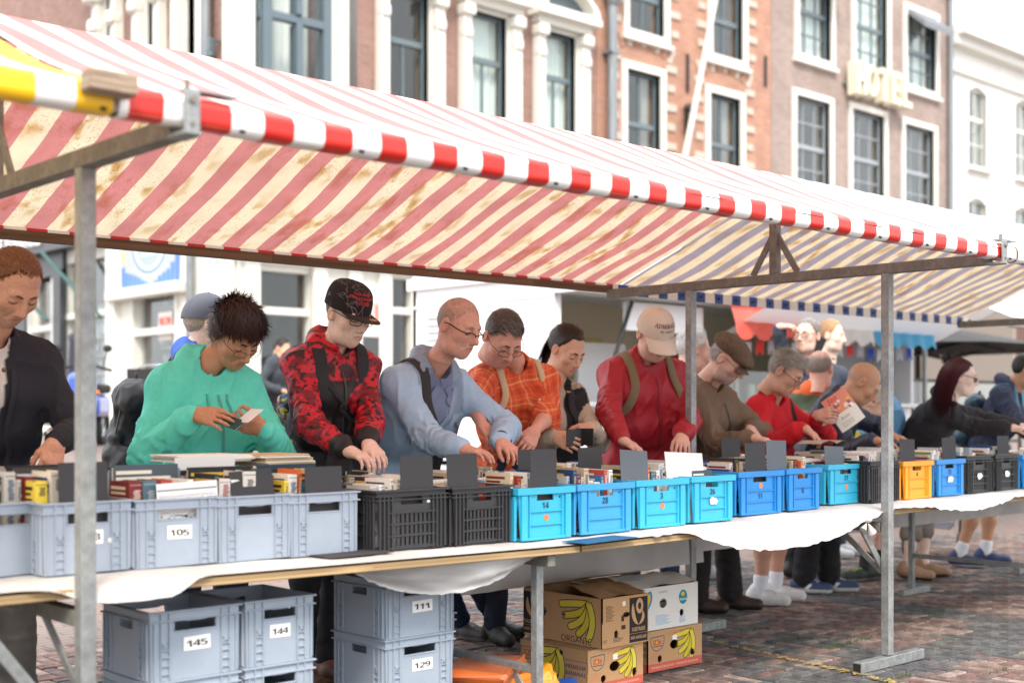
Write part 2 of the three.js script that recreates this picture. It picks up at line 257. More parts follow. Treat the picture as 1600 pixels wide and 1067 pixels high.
  const s = rectShape(0, 0, W, 5.0); for (const o of [shopW, shopD]) s.holes.push(pathOf([[o.x, o.y], [o.x + o.w, o.y], [o.x + o.w, o.y + o.h], [o.x, o.y + o.h]]));
  s.holes.push(pathOf([[shopW.x, 3.95], [shopW.x + shopW.w + 1.2, 3.95], [shopW.x + shopW.w + 1.2, 4.75], [shopW.x, 4.75]]));
  part(front, 'painted_front', uvm(extr(s, 0.12).translate(0, 0, 0.01)), MB.white);
  part(front, 'moulding', mg([rbox(W + 0.2, 0.2, 0.3, 0.04, W / 2, 3.78, 0.2), rbox(W + 0.2, 0.16, 0.4, 0.04, W / 2, 4.98, 0.24), ...[0.2, fx(490) - x0, fx(545) - x0, fx(592) - x0].map(x => rbox(0.28, 3.0, 0.1, 0.02, x, 2.2, 0.17))]), MB.white);
  for (let k = 0; k < 6; k++) { const xx = shopW.x + 0.05 + k * 0.36; part(front, 'leaded_glass', rbox(0.33, k === 0 ? 0.72 : k === 1 ? 0.45 : 0.3, 0.03, 0.005, xx + 0.17, 3.97 + (k === 0 ? 0.36 : k === 1 ? 0.225 : 0.15), 0.0), MB.blueglass); }
  part(front, 'leaded_glass', boxAt(shopW.x, shopW.x + shopW.w + 1.2, 3.95, 4.75, -0.05, -0.03), M(C(0.4, 0.42, 0.42), 0.3));
  for (const o of [shopW, shopD]) { const g = sub(front, 'shop_window_frame'); const f = 0.09; g.name = 'shop_window'; part(g, 'frame', mg([boxAt(o.x, o.x + f, o.y, o.y + o.h, -0.1, 0.08), boxAt(o.x + o.w - f, o.x + o.w, o.y, o.y + o.h, -0.1, 0.08), boxAt(o.x + f, o.x + o.w - f, o.y + o.h - f, o.y + o.h, -0.1, 0.08), boxAt(o.x + f, o.x + o.w - f, o.y + o.h * 0.72, o.y + o.h * 0.72 + 0.12, -0.1, 0.07)]), MB.white); part(g, 'pane', boxAt(o.x + f, o.x + o.w - f, o.y, o.y + o.h * 0.72, -0.05, -0.04), MB.glass); part(g, 'pane', boxAt(o.x + f, o.x + o.w - f, o.y + o.h * 0.72 + 0.12, o.y + o.h - f, -0.05, -0.04), MB.glass); }
  // shelves with goods inside the shop
  const goods = []; for (let r = 0; r < 5; r++) for (let k = 0; k < 16; k++) goods.push(box(rr(0.08, 0.2), rr(0.15, 0.32), 0.12, shopD.x + 0.2 + k * 0.16, 0.95 + r * 0.45 + 0.12, -2.2));
  part(b, 'shop_goods', mg(goods), M(C(0.3, 0.33, 0.36), 0.6)).userData.kind = 'stuff';
  part(b, 'shop_shelf', mg([0, 1, 2, 3, 4].map(r => boxAt(shopD.x, shopD.x + shopD.w, 0.9 + r * 0.45, 0.93 + r * 0.45, -2.4, -2.05))), MB.shop);
  // white box sign over the door, rounded corner fascia
  const sg = part(front, 'shop_sign', rbox(fx(470) - fx(370), 0.62, 0.3, 0.02, (fx(420) - x0), 4.32, 0.42), MB.plaster);
  part(sg, 'lettering', new THREE.PlaneGeometry(1.5, 0.22).translate(fx(422) - x0, 4.22, 0.575), M(0xffffff, 0.6, { map: canvasTex(512, 64, (c, w, h) => { c.fillStyle = '#f4f2ee'; c.fillRect(0, 0, w, h); c.fillStyle = '#6d6f70'; c.font = '600 38px sans-serif'; c.textAlign = 'center'; c.letterSpacing = '8px'; c.fillText('CONCEPT STORE', w / 2, 46); }) }));
  part(front, 'sign_rail', mg([rod(V(fx(366) - x0, 3.94, 0.5), V(fx(474) - x0, 3.94, 0.5), 0.03), ...[0, 1, 2, 3, 4].map(k => rod(V(fx(370) - x0 + k * 0.42, 3.94, 0.5), V(fx(370) - x0 + k * 0.42, 4.7, 0.5), 0.012))]), MB.zinc);
  const q = part(front, 'notice_poster', boxAt(fx(571) - x0, fx(586) - x0, 2.75, 3.1, 0.14, 0.15), M(H('#b9b3b0'), 0.6)); part(q, 'poster_print', mg([boxAt(fx(579) - x0, fx(585.5) - x0, 2.78, 3.07, 0.15, 0.155)]), M(H('#c8543f'), 0.6));
  part(front, 'menu_board', boxAt(fx(555) - x0, fx(590) - x0, 1.2, 2.5, 0.16, 0.19), M(H('#4a4c50'), 0.6));
  // side along the street: facade facing left
  const side = thing('street_house', 'side of the corner house with arched pediments and stained glass shop panel', 'building', [x0, 0, ZF - 15], -Math.PI / 2), SL = 15;
  const zl = (px, py) => { const p = atX(px, py, x0); return [p.z - (ZF - 15), p.y]; };
  const holes = [[294, 315], [232, 249], [168, 182]].map(([l, r]) => { const a = zl(l, 0)[0], c = zl(r, 0)[0]; return { x: a, y: 6.2, w: c - a, h: 2.75 }; });
  const shp = [[214, 287, 1.25, 3.35], [107, 180, 1.2, 4.1], [52, 92, 0.9, 4.0]].map(([l, r, y0, y1]) => { const a = zl(l, 640)[0], c = zl(r, 640)[0]; return { x: a, y: y0, w: c - a, h: y1 - y0 }; });
  const sh2 = rectShape(0, 0, SL, 14); for (const o of [...holes, ...shp]) sh2.holes.push(pathOf([[o.x, o.y], [o.x + o.w, o.y], [o.x + o.w, o.y + o.h], [o.x, o.y + o.h]]));
  part(side, 'wall', uvm(extr(sh2, 0.3).translate(0, 0, -0.3)), MB.red);
  part(side, 'back_wall', mg([boxAt(0, SL, 0, 14, -2.4, -2.2), boxAt(0, 0.2, 0, 14, -2.2, -0.3)]), MB.room);
  holes.forEach((o, i) => {
    windowIn(side, o, { rows: [0.45], trans: 0.45, curtain: 'full', fw: 0.06, sill: false });
    const s = sub(side, 'window_surround'), L = o.x - 0.3, R = o.x + o.w + 0.3, top = o.y + o.h, cx = (L + R) / 2, r = (R - L) / 2 + 0.15;
    for (const x of [L + 0.1, R - 0.1]) part(s, 'pilaster', mg([rbox(0.2, 3.4, 0.2, 0.02, x, top - 1.5, 0.1), rbox(0.28, 0.4, 0.4, 0.09, x, top + 0.1, 0.2), rbox(0.24, 0.28, 0.32, 0.09, x, top - 0.5, 0.16)]), MB.white);
    part(s, 'cornice', mg([boxAt(L, R, top + 0.1, top + 0.6, 0, 0.2), boxAt(L - 0.2, R + 0.2, top + 0.6, top + 0.82, 0, 0.5)]), MB.white);
    const ks = Array.from({ length: 13 }, (_, k) => Math.PI * k / 12), arc = (k, rad, yy) => [cx + Math.cos(k) * rad, top + 0.82 + Math.sin(k) * rad * 0.75 + yy];
    const sh = shapeOf(ks.map(k => arc(k, r, 0))); sh.holes.push(pathOf(ks.map(k => arc(k, r * 0.72, 0.1)))); part(s, 'pediment', extr(sh, 0.45).translate(0, 0, 0.02), MB.white); part(s, 'tympanum', extr(shapeOf(ks.map(k => arc(k, r * 0.74, 0.08))), 0.06).translate(0, 0, 0.04), MB.dark);
  });
  // ground floor on the street side
  const sf = sub(side, 'shopfront'), ws = rectShape(zl(0, 640)[0] > 0 ? 0 : 0, 0, SL, 5); for (const o of shp) ws.holes.push(pathOf([[o.x, o.y], [o.x + o.w, o.y], [o.x + o.w, o.y + o.h], [o.x, o.y + o.h]]));
  part(sf, 'painted_front', uvm(extr(ws, 0.1).translate(0, 0, 0.01)), MB.white);
  for (const o of shp) { part(sf, 'pane', boxAt(o.x, o.x + o.w, o.y, o.y + o.h, -0.05, -0.04), MB.glass); part(sf, 'window_frame', mg([boxAt(o.x, o.x + 0.09, o.y, o.y + o.h, -0.1, 0.14), boxAt(o.x + o.w - 0.09, o.x + o.w, o.y, o.y + o.h, -0.1, 0.14), boxAt(o.x + 0.09, o.x + o.w - 0.09, o.y + o.h * 0.62, o.y + o.h * 0.62 + 0.12, -0.1, 0.12)]), MB.white); }
  const [gl, gyy] = zl(199, 455), [gr] = zl(290, 455);
  const sgm = canvasTex(256, 220, (c, w, h) => {
    c.fillStyle = '#a9b0b0'; c.fillRect(0, 0, w, h); c.strokeStyle = '#8a9192'; for (let i = 0; i < 14; i++) { c.beginPath(); c.moveTo(i * 19, 0); c.lineTo(i * 19, h); c.stroke(); }
    c.fillStyle = '#3f74c4'; [70, 52, 46, 40, 32, 22, 14, 10, 16, 28, 36, 44, 62, 90].forEach((v, i) => c.fillRect(i * 18.3 + 1, h - v, 16.5, v)); c.fillStyle = '#d7b98c'; c.fillRect(0, 50, 16, 90); c.fillStyle = '#3f74c4'; c.fillRect(4, 0, 16, 36);
    c.beginPath(); c.ellipse(w / 2, 88, 76, 90, 0, 0, 7); c.fillStyle = '#3d6fbd'; c.fill(); c.beginPath(); c.ellipse(w / 2, 88, 69, 83, 0, 0, 7); c.fillStyle = '#dfe9ea'; c.fill(); c.beginPath(); c.ellipse(w / 2, 88, 60, 73, 0, 0, 7); c.fillStyle = '#9aa9ac'; c.fill();
    c.fillStyle = '#eef3f2'; c.textAlign = 'center'; c.font = 'bold 34px serif'; c.fillText('Bar Café', w / 2, 74, 74); c.font = '15px serif'; c.fillText('Specialiteiten', w / 2, 104, 84); c.fillText('en dranken', w / 2, 126, 70);
  });
  const pn = part(sf, 'stained_glass_panel', grid(1, 1, (u, v) => V(lerp(gl, gr, u), lerp(gyy, gyy + 1.3, v), 0.13)), M(0xffffff, 0.35, { map: sgm }));
  part(sf, 'moulding', mg([rbox(gr - gl + 0.5, 0.2, 0.3, 0.03, (gl + gr) / 2, gyy - 0.1, 0.2), rbox(0.35, 5, 0.2, 0.02, gl - 0.25, 2.5, 0.15), rbox(0.3, 5, 0.2, 0.02, SL - 0.2, 2.5, 0.15)]), MB.white);
  const rp = part(sf, 'red_white_notice', grid(1, 1, (u, v) => V(lerp(zl(245, 640)[0], zl(267, 640)[0], u), lerp(2.45, 2.95, v), -0.02)), M(0xffffff, 0.6, { map: canvasTex(64, 96, (c) => { c.fillStyle = '#efe7e2'; c.fillRect(0, 0, 64, 96); c.fillStyle = '#d9604c'; c.fillRect(6, 18, 52, 42); c.fillStyle = '#efe7e2'; c.font = 'bold 20px sans-serif'; c.fillText('TE', 20, 38); c.fillText('KOOP', 8, 56, 48); }) }));
  for (const [cc, off] of [[C(0.7, 0.68, 0.66), 0], [C(0.1, 0.12, 0.22), 1], [C(0.5, 0.25, 0.25), 2], [C(0.35, 0.42, 0.5), 3]]) for (const o of shp) { const rk = []; for (let r = 0; r < 6; r++) for (let k = off; k < o.w / 0.13; k += 4) rk.push(box(rr(0.05, 0.13), rr(0.12, 0.3), 0.1, o.x + 0.1 + k * 0.13, o.y + 0.2 + r * 0.36, -0.55 + rr(-0.08, 0.08))); part(sf, 'shop_goods', mg(rk), M(cc, 0.6)).userData.kind = 'stuff'; }
  for (const o of shp) for (let r = 0; r < 6; r++) part(sf, 'shop_shelf', boxAt(o.x + 0.05, o.x + o.w - 0.05, o.y + 0.02 + r * 0.36, o.y + 0.04 + r * 0.36, -0.7, -0.42), MB.white);
  // dark bookshop front further along with its lettering
  const [b0] = zl(-40, 640), [b1] = zl(112, 640), [m0] = zl(188, 640);
  const fa = part(sf, 'dark_fascia', boxAt(b0, m0, 4.35, 5.0, 0.11, 0.42), MB.shop);
  part(fa, 'shop_name', new THREE.PlaneGeometry(3.6, 0.5).translate(zl(42, 640)[0], 4.68, 0.425), M(0xffffff, 0.5, { map: canvasTex(512, 64, (c, w, h) => { c.fillStyle = '#3b3f42'; c.fillRect(0, 0, w, h); c.fillStyle = '#f3f1ea'; c.font = '900 54px sans-serif'; c.textAlign = 'right'; c.fillText('DE BOEKHUIS', w - 12, 52); }) }));
  part(sf, 'dark_door_frame', mg([boxAt(b0, b1, 3.9, 4.35, 0.11, 0.2), boxAt(b1 - 0.35, b1, 0.6, 4, 0.11, 0.25), boxAt(b0, zl(52, 640)[0] - 0.02, 0.6, 4, 0.11, 0.18)]), MB.shop);
  for (const [p, r] of [[[52, 442], [96, 502]], [[104, 398], [180, 497]]]) { const a = zl(...p), c = zl(...r); part(sf, 'awning_arm', rod(V(a[0], a[1], 0.5), V(c[0], c[1], 0.3), 0.04), M(C(0.03, 0.1, 0.09), 0.4)); }
  const dp = fx(336) ; part(side, 'drainpipe', mg([rod(V(zl(333, 0)[0], 4.6, 0.14), V(zl(333, 0)[0], 14, 0.14), 0.09), rod(V(zl(333, 0)[0], 4.6, 0.14), V(SL - 1.15, 3.9, 0.2), 0.09), rod(V(SL - 1.15, 3.9, 0.2), V(SL - 1.15, 0.7, 0.2), 0.07)]), MB.zinc);
  const ln = zl(345, 75); part(side, 'wall_lantern', mg([rbox(0.14, 0.24, 0.14, 0.03, ln[0], ln[1], 0.2), box(0.04, 0.04, 0.2, ln[0], ln[1] + 0.1, 0.1), new THREE.SphereGeometry(0.08, 8, 6).translate(ln[0], ln[1] - 0.15, 0.2)]), MB.slate);
}
// brown house further along the street
{
  const w = [[2.2, 8.6], [4.7, 8.6], [2.2, 5.4], [4.7, 5.4]].map(([x, y]) => ({ x, y: y - 0.6, w: 1.05, h: 2.4 }));
  const b = facade('brown_house', 'brown brick house further down the side street at the left edge', MB.red, [fx(368) + 0.4, 0, ZF - 24.2], -Math.PI / 2, 9, 16, w);
  w.forEach(o => windowIn(b, o, { rows: [0.5], trans: 0.5, sash: MB.white, curtain: 'full', fw: 0.12 }));
}
// orange brick house
const quoinM = M(C(0.52, 0.44, 0.37), 0.8);
{
  const x0 = fx(931) + 0.02, x1 = fx(1205);
  const ws = [rectPx(x0, 978, 1031, 113, 262), rectPx(x0, 1108, 1156, 150, 290), rectPx(x0, 981, 1037, -75, 52), rectPx(x0, 1112, 1160, -35, 90)];
  const b = facade('orange_brick_house', 'orange brick house with two columns of white framed windows and iron wall anchors', MB.orange, [x0, 0, ZF], 0, x1 - x0, 15, ws);
  ws.forEach((o, i) => { windowIn(b, o, { rows: [0.45], trans: 0.45, cols: 2, curtain: i < 2 ? 'sides' : 'side', cm: i < 2 ? MB.drape : MB.curtain, fw: 0.16 }); });
  for (const o of ws) {
    for (let k = 0; k < 6; k++) for (const s of [-1, 1]) part(b, 'quoin_stone', rbox(k % 2 ? 0.34 : 0.24, 0.16, 0.06, 0.01, s < 0 ? o.x - 0.36 : o.x + o.w + 0.36, o.y + 0.15 + k * 0.42, 0.01), quoinM);
    const cx = o.x + o.w / 2, n = 9; for (let k = 0; k < n; k++) { const a = lerp(-0.5, 0.5, k / (n - 1)); part(b, 'arch_stone', rbox(0.13, 0.34, 0.05, 0.01).rotateZ(-a).translate(cx + Math.sin(a) * 1.9, o.y + o.h - 1.05 + Math.cos(a) * 1.75, 0.005), k % 2 ? MB.orange : quoinM); }
  }
  for (const px of [[1075, 85, 145], [1197, 88, 136], [958, 10, 60]]) { const o = rectPx(x0, px[0] - 1.5, px[0] + 1.5, px[1], px[2]); part(b, 'wall_anchor', rbox(0.07, o.h, 0.05, 0.01, o.x, o.y + o.h / 2, 0.03), MB.dark); }
  const l = rectPx(x0, 1070, 1077, 178, 220); part(b, 'wall_ornament', mg([rbox(0.16, 0.5, 0.16, 0.04, l.x, l.y + 0.35, 0.12), new THREE.SphereGeometry(0.11, 8, 6).translate(l.x, l.y + 0.68, 0.12), new THREE.ConeGeometry(0.09, 0.3, 8).rotateX(Math.PI).translate(l.x, l.y, 0.12)]), MB.dark);
  const pa = atZ(1080, 250, ZF + 0.5), pb = atZ(1124, -12, ZF + 0.75);
  single('flagpole', 'white slanting flagpole in front of the orange brick house', 'flagpole', mg([rod(pa.clone().add(V(-0.18, -1.2, -0.35)), pb.clone().addScaledVector(pb.clone().sub(pa), 0.5), 0.075, 0.05), box(0.2, 0.2, 0.3, pa.x - 0.18, pa.y - 1.2, ZF + 0.15)]), MB.white);
  const dx = fx(948); const d = thing('drainpipe', 'grey zinc drainpipe with hopper between the red and orange brick houses', 'drainpipe', [dx, 0, ZF + 0.16]);
  part(d, 'pipe', rod(V(0, 0.7, 0), V(0, 9.6, 0), 0.11), MB.zinc); part(d, 'hopper', mg([rbox(0.5, 0.35, 0.4, 0.03, 0, 10.1, 0.05), new THREE.CylinderGeometry(0.26, 0.12, 0.35, 8).translate(0, 9.75, 0.03)]), MB.zinc); for (let k = 0; k < 4; k++) part(d, 'bracket', box(0.3, 0.05, 0.28, 0, 2 + k * 2.2, -0.02), MB.zinc);
}
// the hotel
{
  const x0 = fx(1205) + 0.02, x1 = fx(1484);
  const ws = [rectPx(x0, 1243, 1296, 155, 300), rectPx(x0, 1331, 1381, 176, 318), rectPx(x0, 1413, 1459, 199, 336), rectPx(x0, 1247, 1298, -55, 90), rectPx(x0, 1335, 1386, -38, 118), rectPx(x0, 1416, 1462, 22, 138)];
  const gs = [[1432, 1448], [1462, 1476]].map(([l, r]) => ({ x: fx(l) - x0, y: 0.8, w: fx(r) - fx(l), h: 3.4 }));
  const b = facade('hotel', 'grey brown brick hotel with six paned windows and cream hotel letters', MB.grey, [x0, 0, ZF], 0, x1 - x0, 15, [...ws, ...gs]);
  ws.forEach((o, i) => windowIn(b, o, { rows: [0.24, 0.48, 0.74], trans: 0.48, cols: 3, curtain: i < 3 ? null : 'full', fw: 0.15, sash: i < 3 ? M(C(0.3, 0.33, 0.36), 0.4) : MB.slate }));
  for (const i of [3, 5]) { const o = ws[i]; part(b, 'window_awning', extr(shapeOf([[0, 0], [0.55, -0.42], [0.55, -0.6], [0, -0.1]]), o.w).rotateY(-Math.PI / 2).translate(o.x + o.w, o.y + o.h, 0.02), M(C(0.2, 0.22, 0.24), 0.8)); }
  const hl = rectPx(x0, 1316, 1406, 132, 160), y = hl.y - 0.05;
  const E = (x, w, h, ...r) => r.map(q => rbox(q[2] * w, q[3] * h, 0.34, 0.03, x + (q[0]) * w, y + q[1] * h, 0.28));
  const L = { H: x => E(x, .42, .85, [-.36, .5, .28, 1], [.36, .5, .28, 1], [0, .5, .5, .2]), O: x => [plain(new THREE.TorusGeometry(0.26, 0.085, 8, 20).scale(0.78, 1.28, 1.8).translate(x, y + 0.425, 0.28))], T: x => E(x, .42, .85, [0, .5, .3, 1], [0, .9, 1, .2]), E: x => E(x, .42, .85, [-.36, .5, .28, 1], [.05, .9, .8, .2], [.05, .5, .7, .18], [.05, .1, .8, .2]), L: x => E(x, .42, .85, [-.36, .5, .28, 1], [.05, .1, .8, .2]) };
  [...'HOTEL'].forEach((c, i) => { part(b, 'sign_letter', mg(L[c](hl.x + hl.w * (i + 0.5) / 5)), MB.cream); });
  part(b, 'sign_rail', boxAt(hl.x, hl.x + hl.w, y + 0.3, y + 0.36, 0.02, 0.1), MB.zinc);
  part(b, 'gutter_pipe', rod(V(x1 - x0 - 0.1, 0.7, 0.1), V(x1 - x0 - 0.1, 15, 0.1), 0.08), MB.zinc);
  part(b, 'gutter', mg([boxAt(x1 - x0 - 0.3, x1 - x0 + 0.5, 12.9, 13.25, -0.6, 0.45), rod(V(x1 - x0 + 0.5, 13.1, 0.2), V(x1 - x0 + 2.4, 13.5, 0.3), 0.09)]), MB.zinc);
  gs.forEach(o => part(b, 'shop_pane', boxAt(o.x, o.x + o.w, o.y, o.y + o.h, -0.1, -0.09), MB.glass));
}
// white plastered house
{
  const x0 = fx(1484) + 0.02, w0 = 12;
  const ws = [rectPx(x0, 1515, 1543, 137, 263), rectPx(x0, 1588, 1614, 158, 280), rectPx(x0, 1514, 1543, 310, 420), rectPx(x0, 1587, 1613, 324, 430)]; ws.forEach(o => o.arch = 0.16);
  const b = facade('white_house', 'white plastered house with cornice and arched sash windows at the right edge', MB.plaster, [x0, 0, ZF], 0, w0, 11.7, ws);
  ws.forEach(o => windowIn(b, { ...o, h: o.h - 0.05 }, { rows: [0.3, 0.62], trans: 0.62, cols: 2, sash: MB.white, fw: 0.02, proud: -0.06 }));
  ws.forEach(o => part(b, 'sill', rbox(o.w + 0.3, 0.12, 0.2, 0.02, o.x + o.w / 2, o.y - 0.06, 0.08), MB.plaster));
  part(b, 'cornice', mg([boxAt(-0.1, w0, 11.7, 11.95, -0.3, 0.55), boxAt(-0.1, w0, 11.45, 11.7, 0, 0.3), boxAt(0, w0, 10.75, 10.87, 0, 0.12)]), MB.plaster);
  part(b, 'roof', boxAt(0, w0, 11.72, 11.8, -6, -0.35), MB.plaster);
}
// ---------- market stalls ----------
const steel = M(C(0.5, 0.52, 0.52), 0.5, { metalness: 0.35, map: rep(T.galv, 2.2), bumpMap: rep(T.fine, 3), bumpScale: 0.0004 });
const steelDull = M(C(0.36, 0.34, 0.3), 0.65, { metalness: 0.2, map: rep(T.galv, 2.2) });
const beamWood = M(C(0.2, 0.125, 0.075), 0.8, { map: rep(T.wood, 0.6, 1.2), bumpMap: rep(T.wood, 0.6, 1.2), bumpScale: 0.002 });
const paleWood = M(C(0.45, 0.38, 0.3), 0.75, { map: rep(T.wood, 0.8, 3) });
const YB = 1.95, YR = 2.45, ZFR = 0.62, ZR = -0.575, ZB = -1.77, PER = 0.179;
// striped cloth: dye across, on one side mould specks and stains
function stripeTex(dye, ground, dirt = 1) {
  return dataTex(1024, (u, v) => {                                     // u: 8 stripes pairs, v: 1.4 m down the slope
    const k = (u * 8) % 1, e = 0.012 * (tn(v * 20, u * 8, 20) - 0.5), on = k + e > 0.25 && k + e < 0.75;
    const w = fbm(u, v, 10, 5), sp = 0.5 + 0.5 * (0.6 * n3(u * 150, v * 90, 1) + 0.4 * n3(u * 300, v * 180, 5)), patch = fbm(v, u, 5, 3), c = (on ? dye : ground).map(x => x * (0.9 + 0.16 * w));
    const mould = clamp((sp - 0.68) * 7) * clamp((patch - 0.4) * 4) * (on ? 0.35 : 0.75) * dirt, streak = clamp((fbm(u + 0.2, v * 0.5, 24, 4) - 0.52) * 5) * clamp((patch - 0.3) * 3) * (on ? 0.3 : 0.6) * dirt;
    return [c[0] * (1 - mould * 0.4 - streak * 0.3), c[1] * (1 - mould * 0.52 - streak * 0.5), c[2] * (1 - mould * 0.62 - streak * 0.8)];
  }, true, 512);
}
const clothTex = { red: stripeTex([0.8, 0.52, 0.51], [0.93, 0.86, 0.74]), blue: stripeTex([0.62, 0.58, 0.62], [0.92, 0.84, 0.7]), yellow: stripeTex([0.98, 0.76, 0.16], [0.97, 0.95, 0.9], 0.3), redTop: stripeTex([0.82, 0.47, 0.46], [0.95, 0.93, 0.9], 0.05), blueTop: stripeTex([0.55, 0.6, 0.78], [0.95, 0.93, 0.9], 0.05), yellowTop: stripeTex([0.98, 0.76, 0.16], [0.97, 0.95, 0.92], 0.05) };
const vinylTex = d => dataTex(512, (u, v) => { const k = (u * 8) % 1, on = k > 0.25 && k < 0.75, w = 0.95 + 0.07 * fbm(u, v, 8, 4); return (on ? d : [0.95, 0.95, 0.94]).map(x => x * w); }, true, 16);
const vinyl = { red: vinylTex([0.8, 0.16, 0.12]), blue: vinylTex([0.12, 0.3, 0.62]), yellow: vinylTex([0.97, 0.76, 0.1]) };
const clothMat = k => P(0xffffff, 1, { map: clothTex[k], transmission: 0.36, thickness: 0, ior: 1.5, specularIntensity: 0.35, clearcoat: 0.12, clearcoatRoughness: 0.4, side: THREE.DoubleSide });
function awning(stall, x0, x1, key, phase, dy = 0) {
  const n = Math.round((x1 - x0) * 14), uvf = (x, d) => [(x - phase) / (8 * PER), d / 1.4];
  const wav = (x, t) => 0.008 * Math.sin(x * 5.1 + t * 3) * Math.sin(Math.PI * t) + 0.012 * n3(x * 1.3, t * 1.5, 2) * Math.sin(Math.PI * t) - 0.018 * Math.sin(Math.PI * t);
  const near = grid(n, 14, (u, v) => { const x = lerp(x0, x1, u); return V(x, lerp(YB + 0.024, YR, v) + dy + wav(x, v), lerp(ZFR + 0.012, ZR, v)); }, (u, v, p) => uvf(p.x, v * 1.28));
  const far = grid(n, 14, (u, v) => { const x = lerp(x0, x1, u); return V(x, lerp(YR, YB + 0.012, v) + dy + wav(x + 7, v) * 1.3, lerp(ZR, ZB, v)); }, (u, v, p) => uvf(p.x, v * 1.28 + 0.1));
  const a = part(stall, 'awning', near, clothMat(key + 'Top')); part(a, 'rear_slope', far, clothMat(key));
  return a;
}
function frontBar(stall, x0, x1, key, phase) {                          // beam wrapped in glossy striped vinyl
  const r = 0.022, h = 0.034, prof = []; for (let q = 0; q < 4; q++) for (let k = 0; k <= 4; k++) { const a = Math.PI / 2 * (q + k / 4); prof.push([Math.cos(a) * r + [h - r, r - h, r - h, h - r][q], Math.sin(a) * r + [h - r, h - r, r - h, r - h][q]]); } prof.push(prof[0]);
  const n = Math.round((x1 - x0) * 8), g = grid(n, prof.length - 1, (u, v) => { const p = prof[Math.round(v * (prof.length - 1))], x = lerp(x0, x1, u), w = 0.003 * n3(x * 3, v * 4, 9); return V(x, YB - 0.012 + p[1] * 1.05 + w, ZFR + p[0] + w); }, (u, v, p) => [(p.x - phase) / (8 * PER), v]);
  const m = part(stall, 'front_valance', g, P(0xffffff, 0.28, { map: vinyl[key], side: THREE.DoubleSide }));
  const riv = []; for (let x = Math.ceil(x0 / 0.358) * 0.358 + 0.1; x < x1; x += 0.358) riv.push(new THREE.CylinderGeometry(0.008, 0.008, 0.006, 8).rotateX(Math.PI / 4).translate(x, YB - 0.038, ZFR + 0.03));
  if (riv.length) part(m, 'rivet', mg(riv), MB.dark).userData.kind = 'stuff';
  part(stall, 'front_beam', boxAt(x0 - 0.02, x1 - 0.02, YB - 0.04, YB + 0.014, ZFR - 0.028, ZFR + 0.028), paleWood);
  return m;
}
function frame(stall, x, lowbar = true) {
  x -= 0.045;
  for (const z of [0.078, -1.135]) {
    const p = part(stall, 'post', uvm(rbox(0.045, 1.87, 0.045, 0.005, x, 0.055 + 0.935, z)), steel);
    part(p, 'foot', uvm(rbox(0.56, 0.05, 0.05, 0.004, x + (z < 0 ? 0 : 0.02), 0.027, z)), steel); part(p, 'foot_opening', mg([box(0.003, 0.038, 0.038, x - 0.2605, 0.027, z)]), MB.dark);
  }
  part(stall, 'crossbar', bar(V(x, YB - 0.045, ZFR - 0.02), V(x, YB - 0.045, ZB + 0.02), 0.05, 0.05), steelDull);
  const k = part(stall, 'king_post', bar(V(x, YB - 0.02, ZR), V(x, YR - 0.03, ZR), 0.045, 0.045), steelDull);
  part(k, 'brace', bar(V(x, YB - 0.02, ZR - 0.14), V(x, YB + 0.2, ZR), 0.012, 0.035), steelDull); part(k, 'brace', bar(V(x, YB - 0.02, ZR + 0.14), V(x, YB + 0.2, ZR), 0.012, 0.035), steelDull);
  const b = part(stall, 'end_bracket', mg([rbox(0.042, 0.105, 0.01, 0.004, x, YB - 0.018, ZFR + 0.045), rbox(0.05, 0.012, 0.08, 0.003, x, YB - 0.066, ZFR + 0.005), box(0.14, 0.005, 0.04, x + 0.06, YB + 0.04, ZFR + 0.015)]), steel);
  part(b, 'bolt', mg([rod(V(x, YB + 0.012, ZFR + 0.045), V(x, YB + 0.012, ZFR + 0.058), 0.009), rod(V(x - 0.005, YB + 0.03, ZFR + 0.03), V(x - 0.005, YB + 0.062, ZFR + 0.03), 0.007), new THREE.CylinderGeometry(0.006, 0.006, 0.004, 8).rotateX(Math.PI / 2).translate(x, YB - 0.045, ZFR + 0.0515)]), steelDull);
  if (lowbar) { const l = part(stall, 'table_rail', bar(V(x, 0.665, 0.05), V(x, 0.665, -1.24), 0.045, 0.045), steelDull); part(l, 'brace', bar(V(x, 0.65, -0.2), V(x, 0.45, 0.05), 0.01, 0.03), steel); }
}
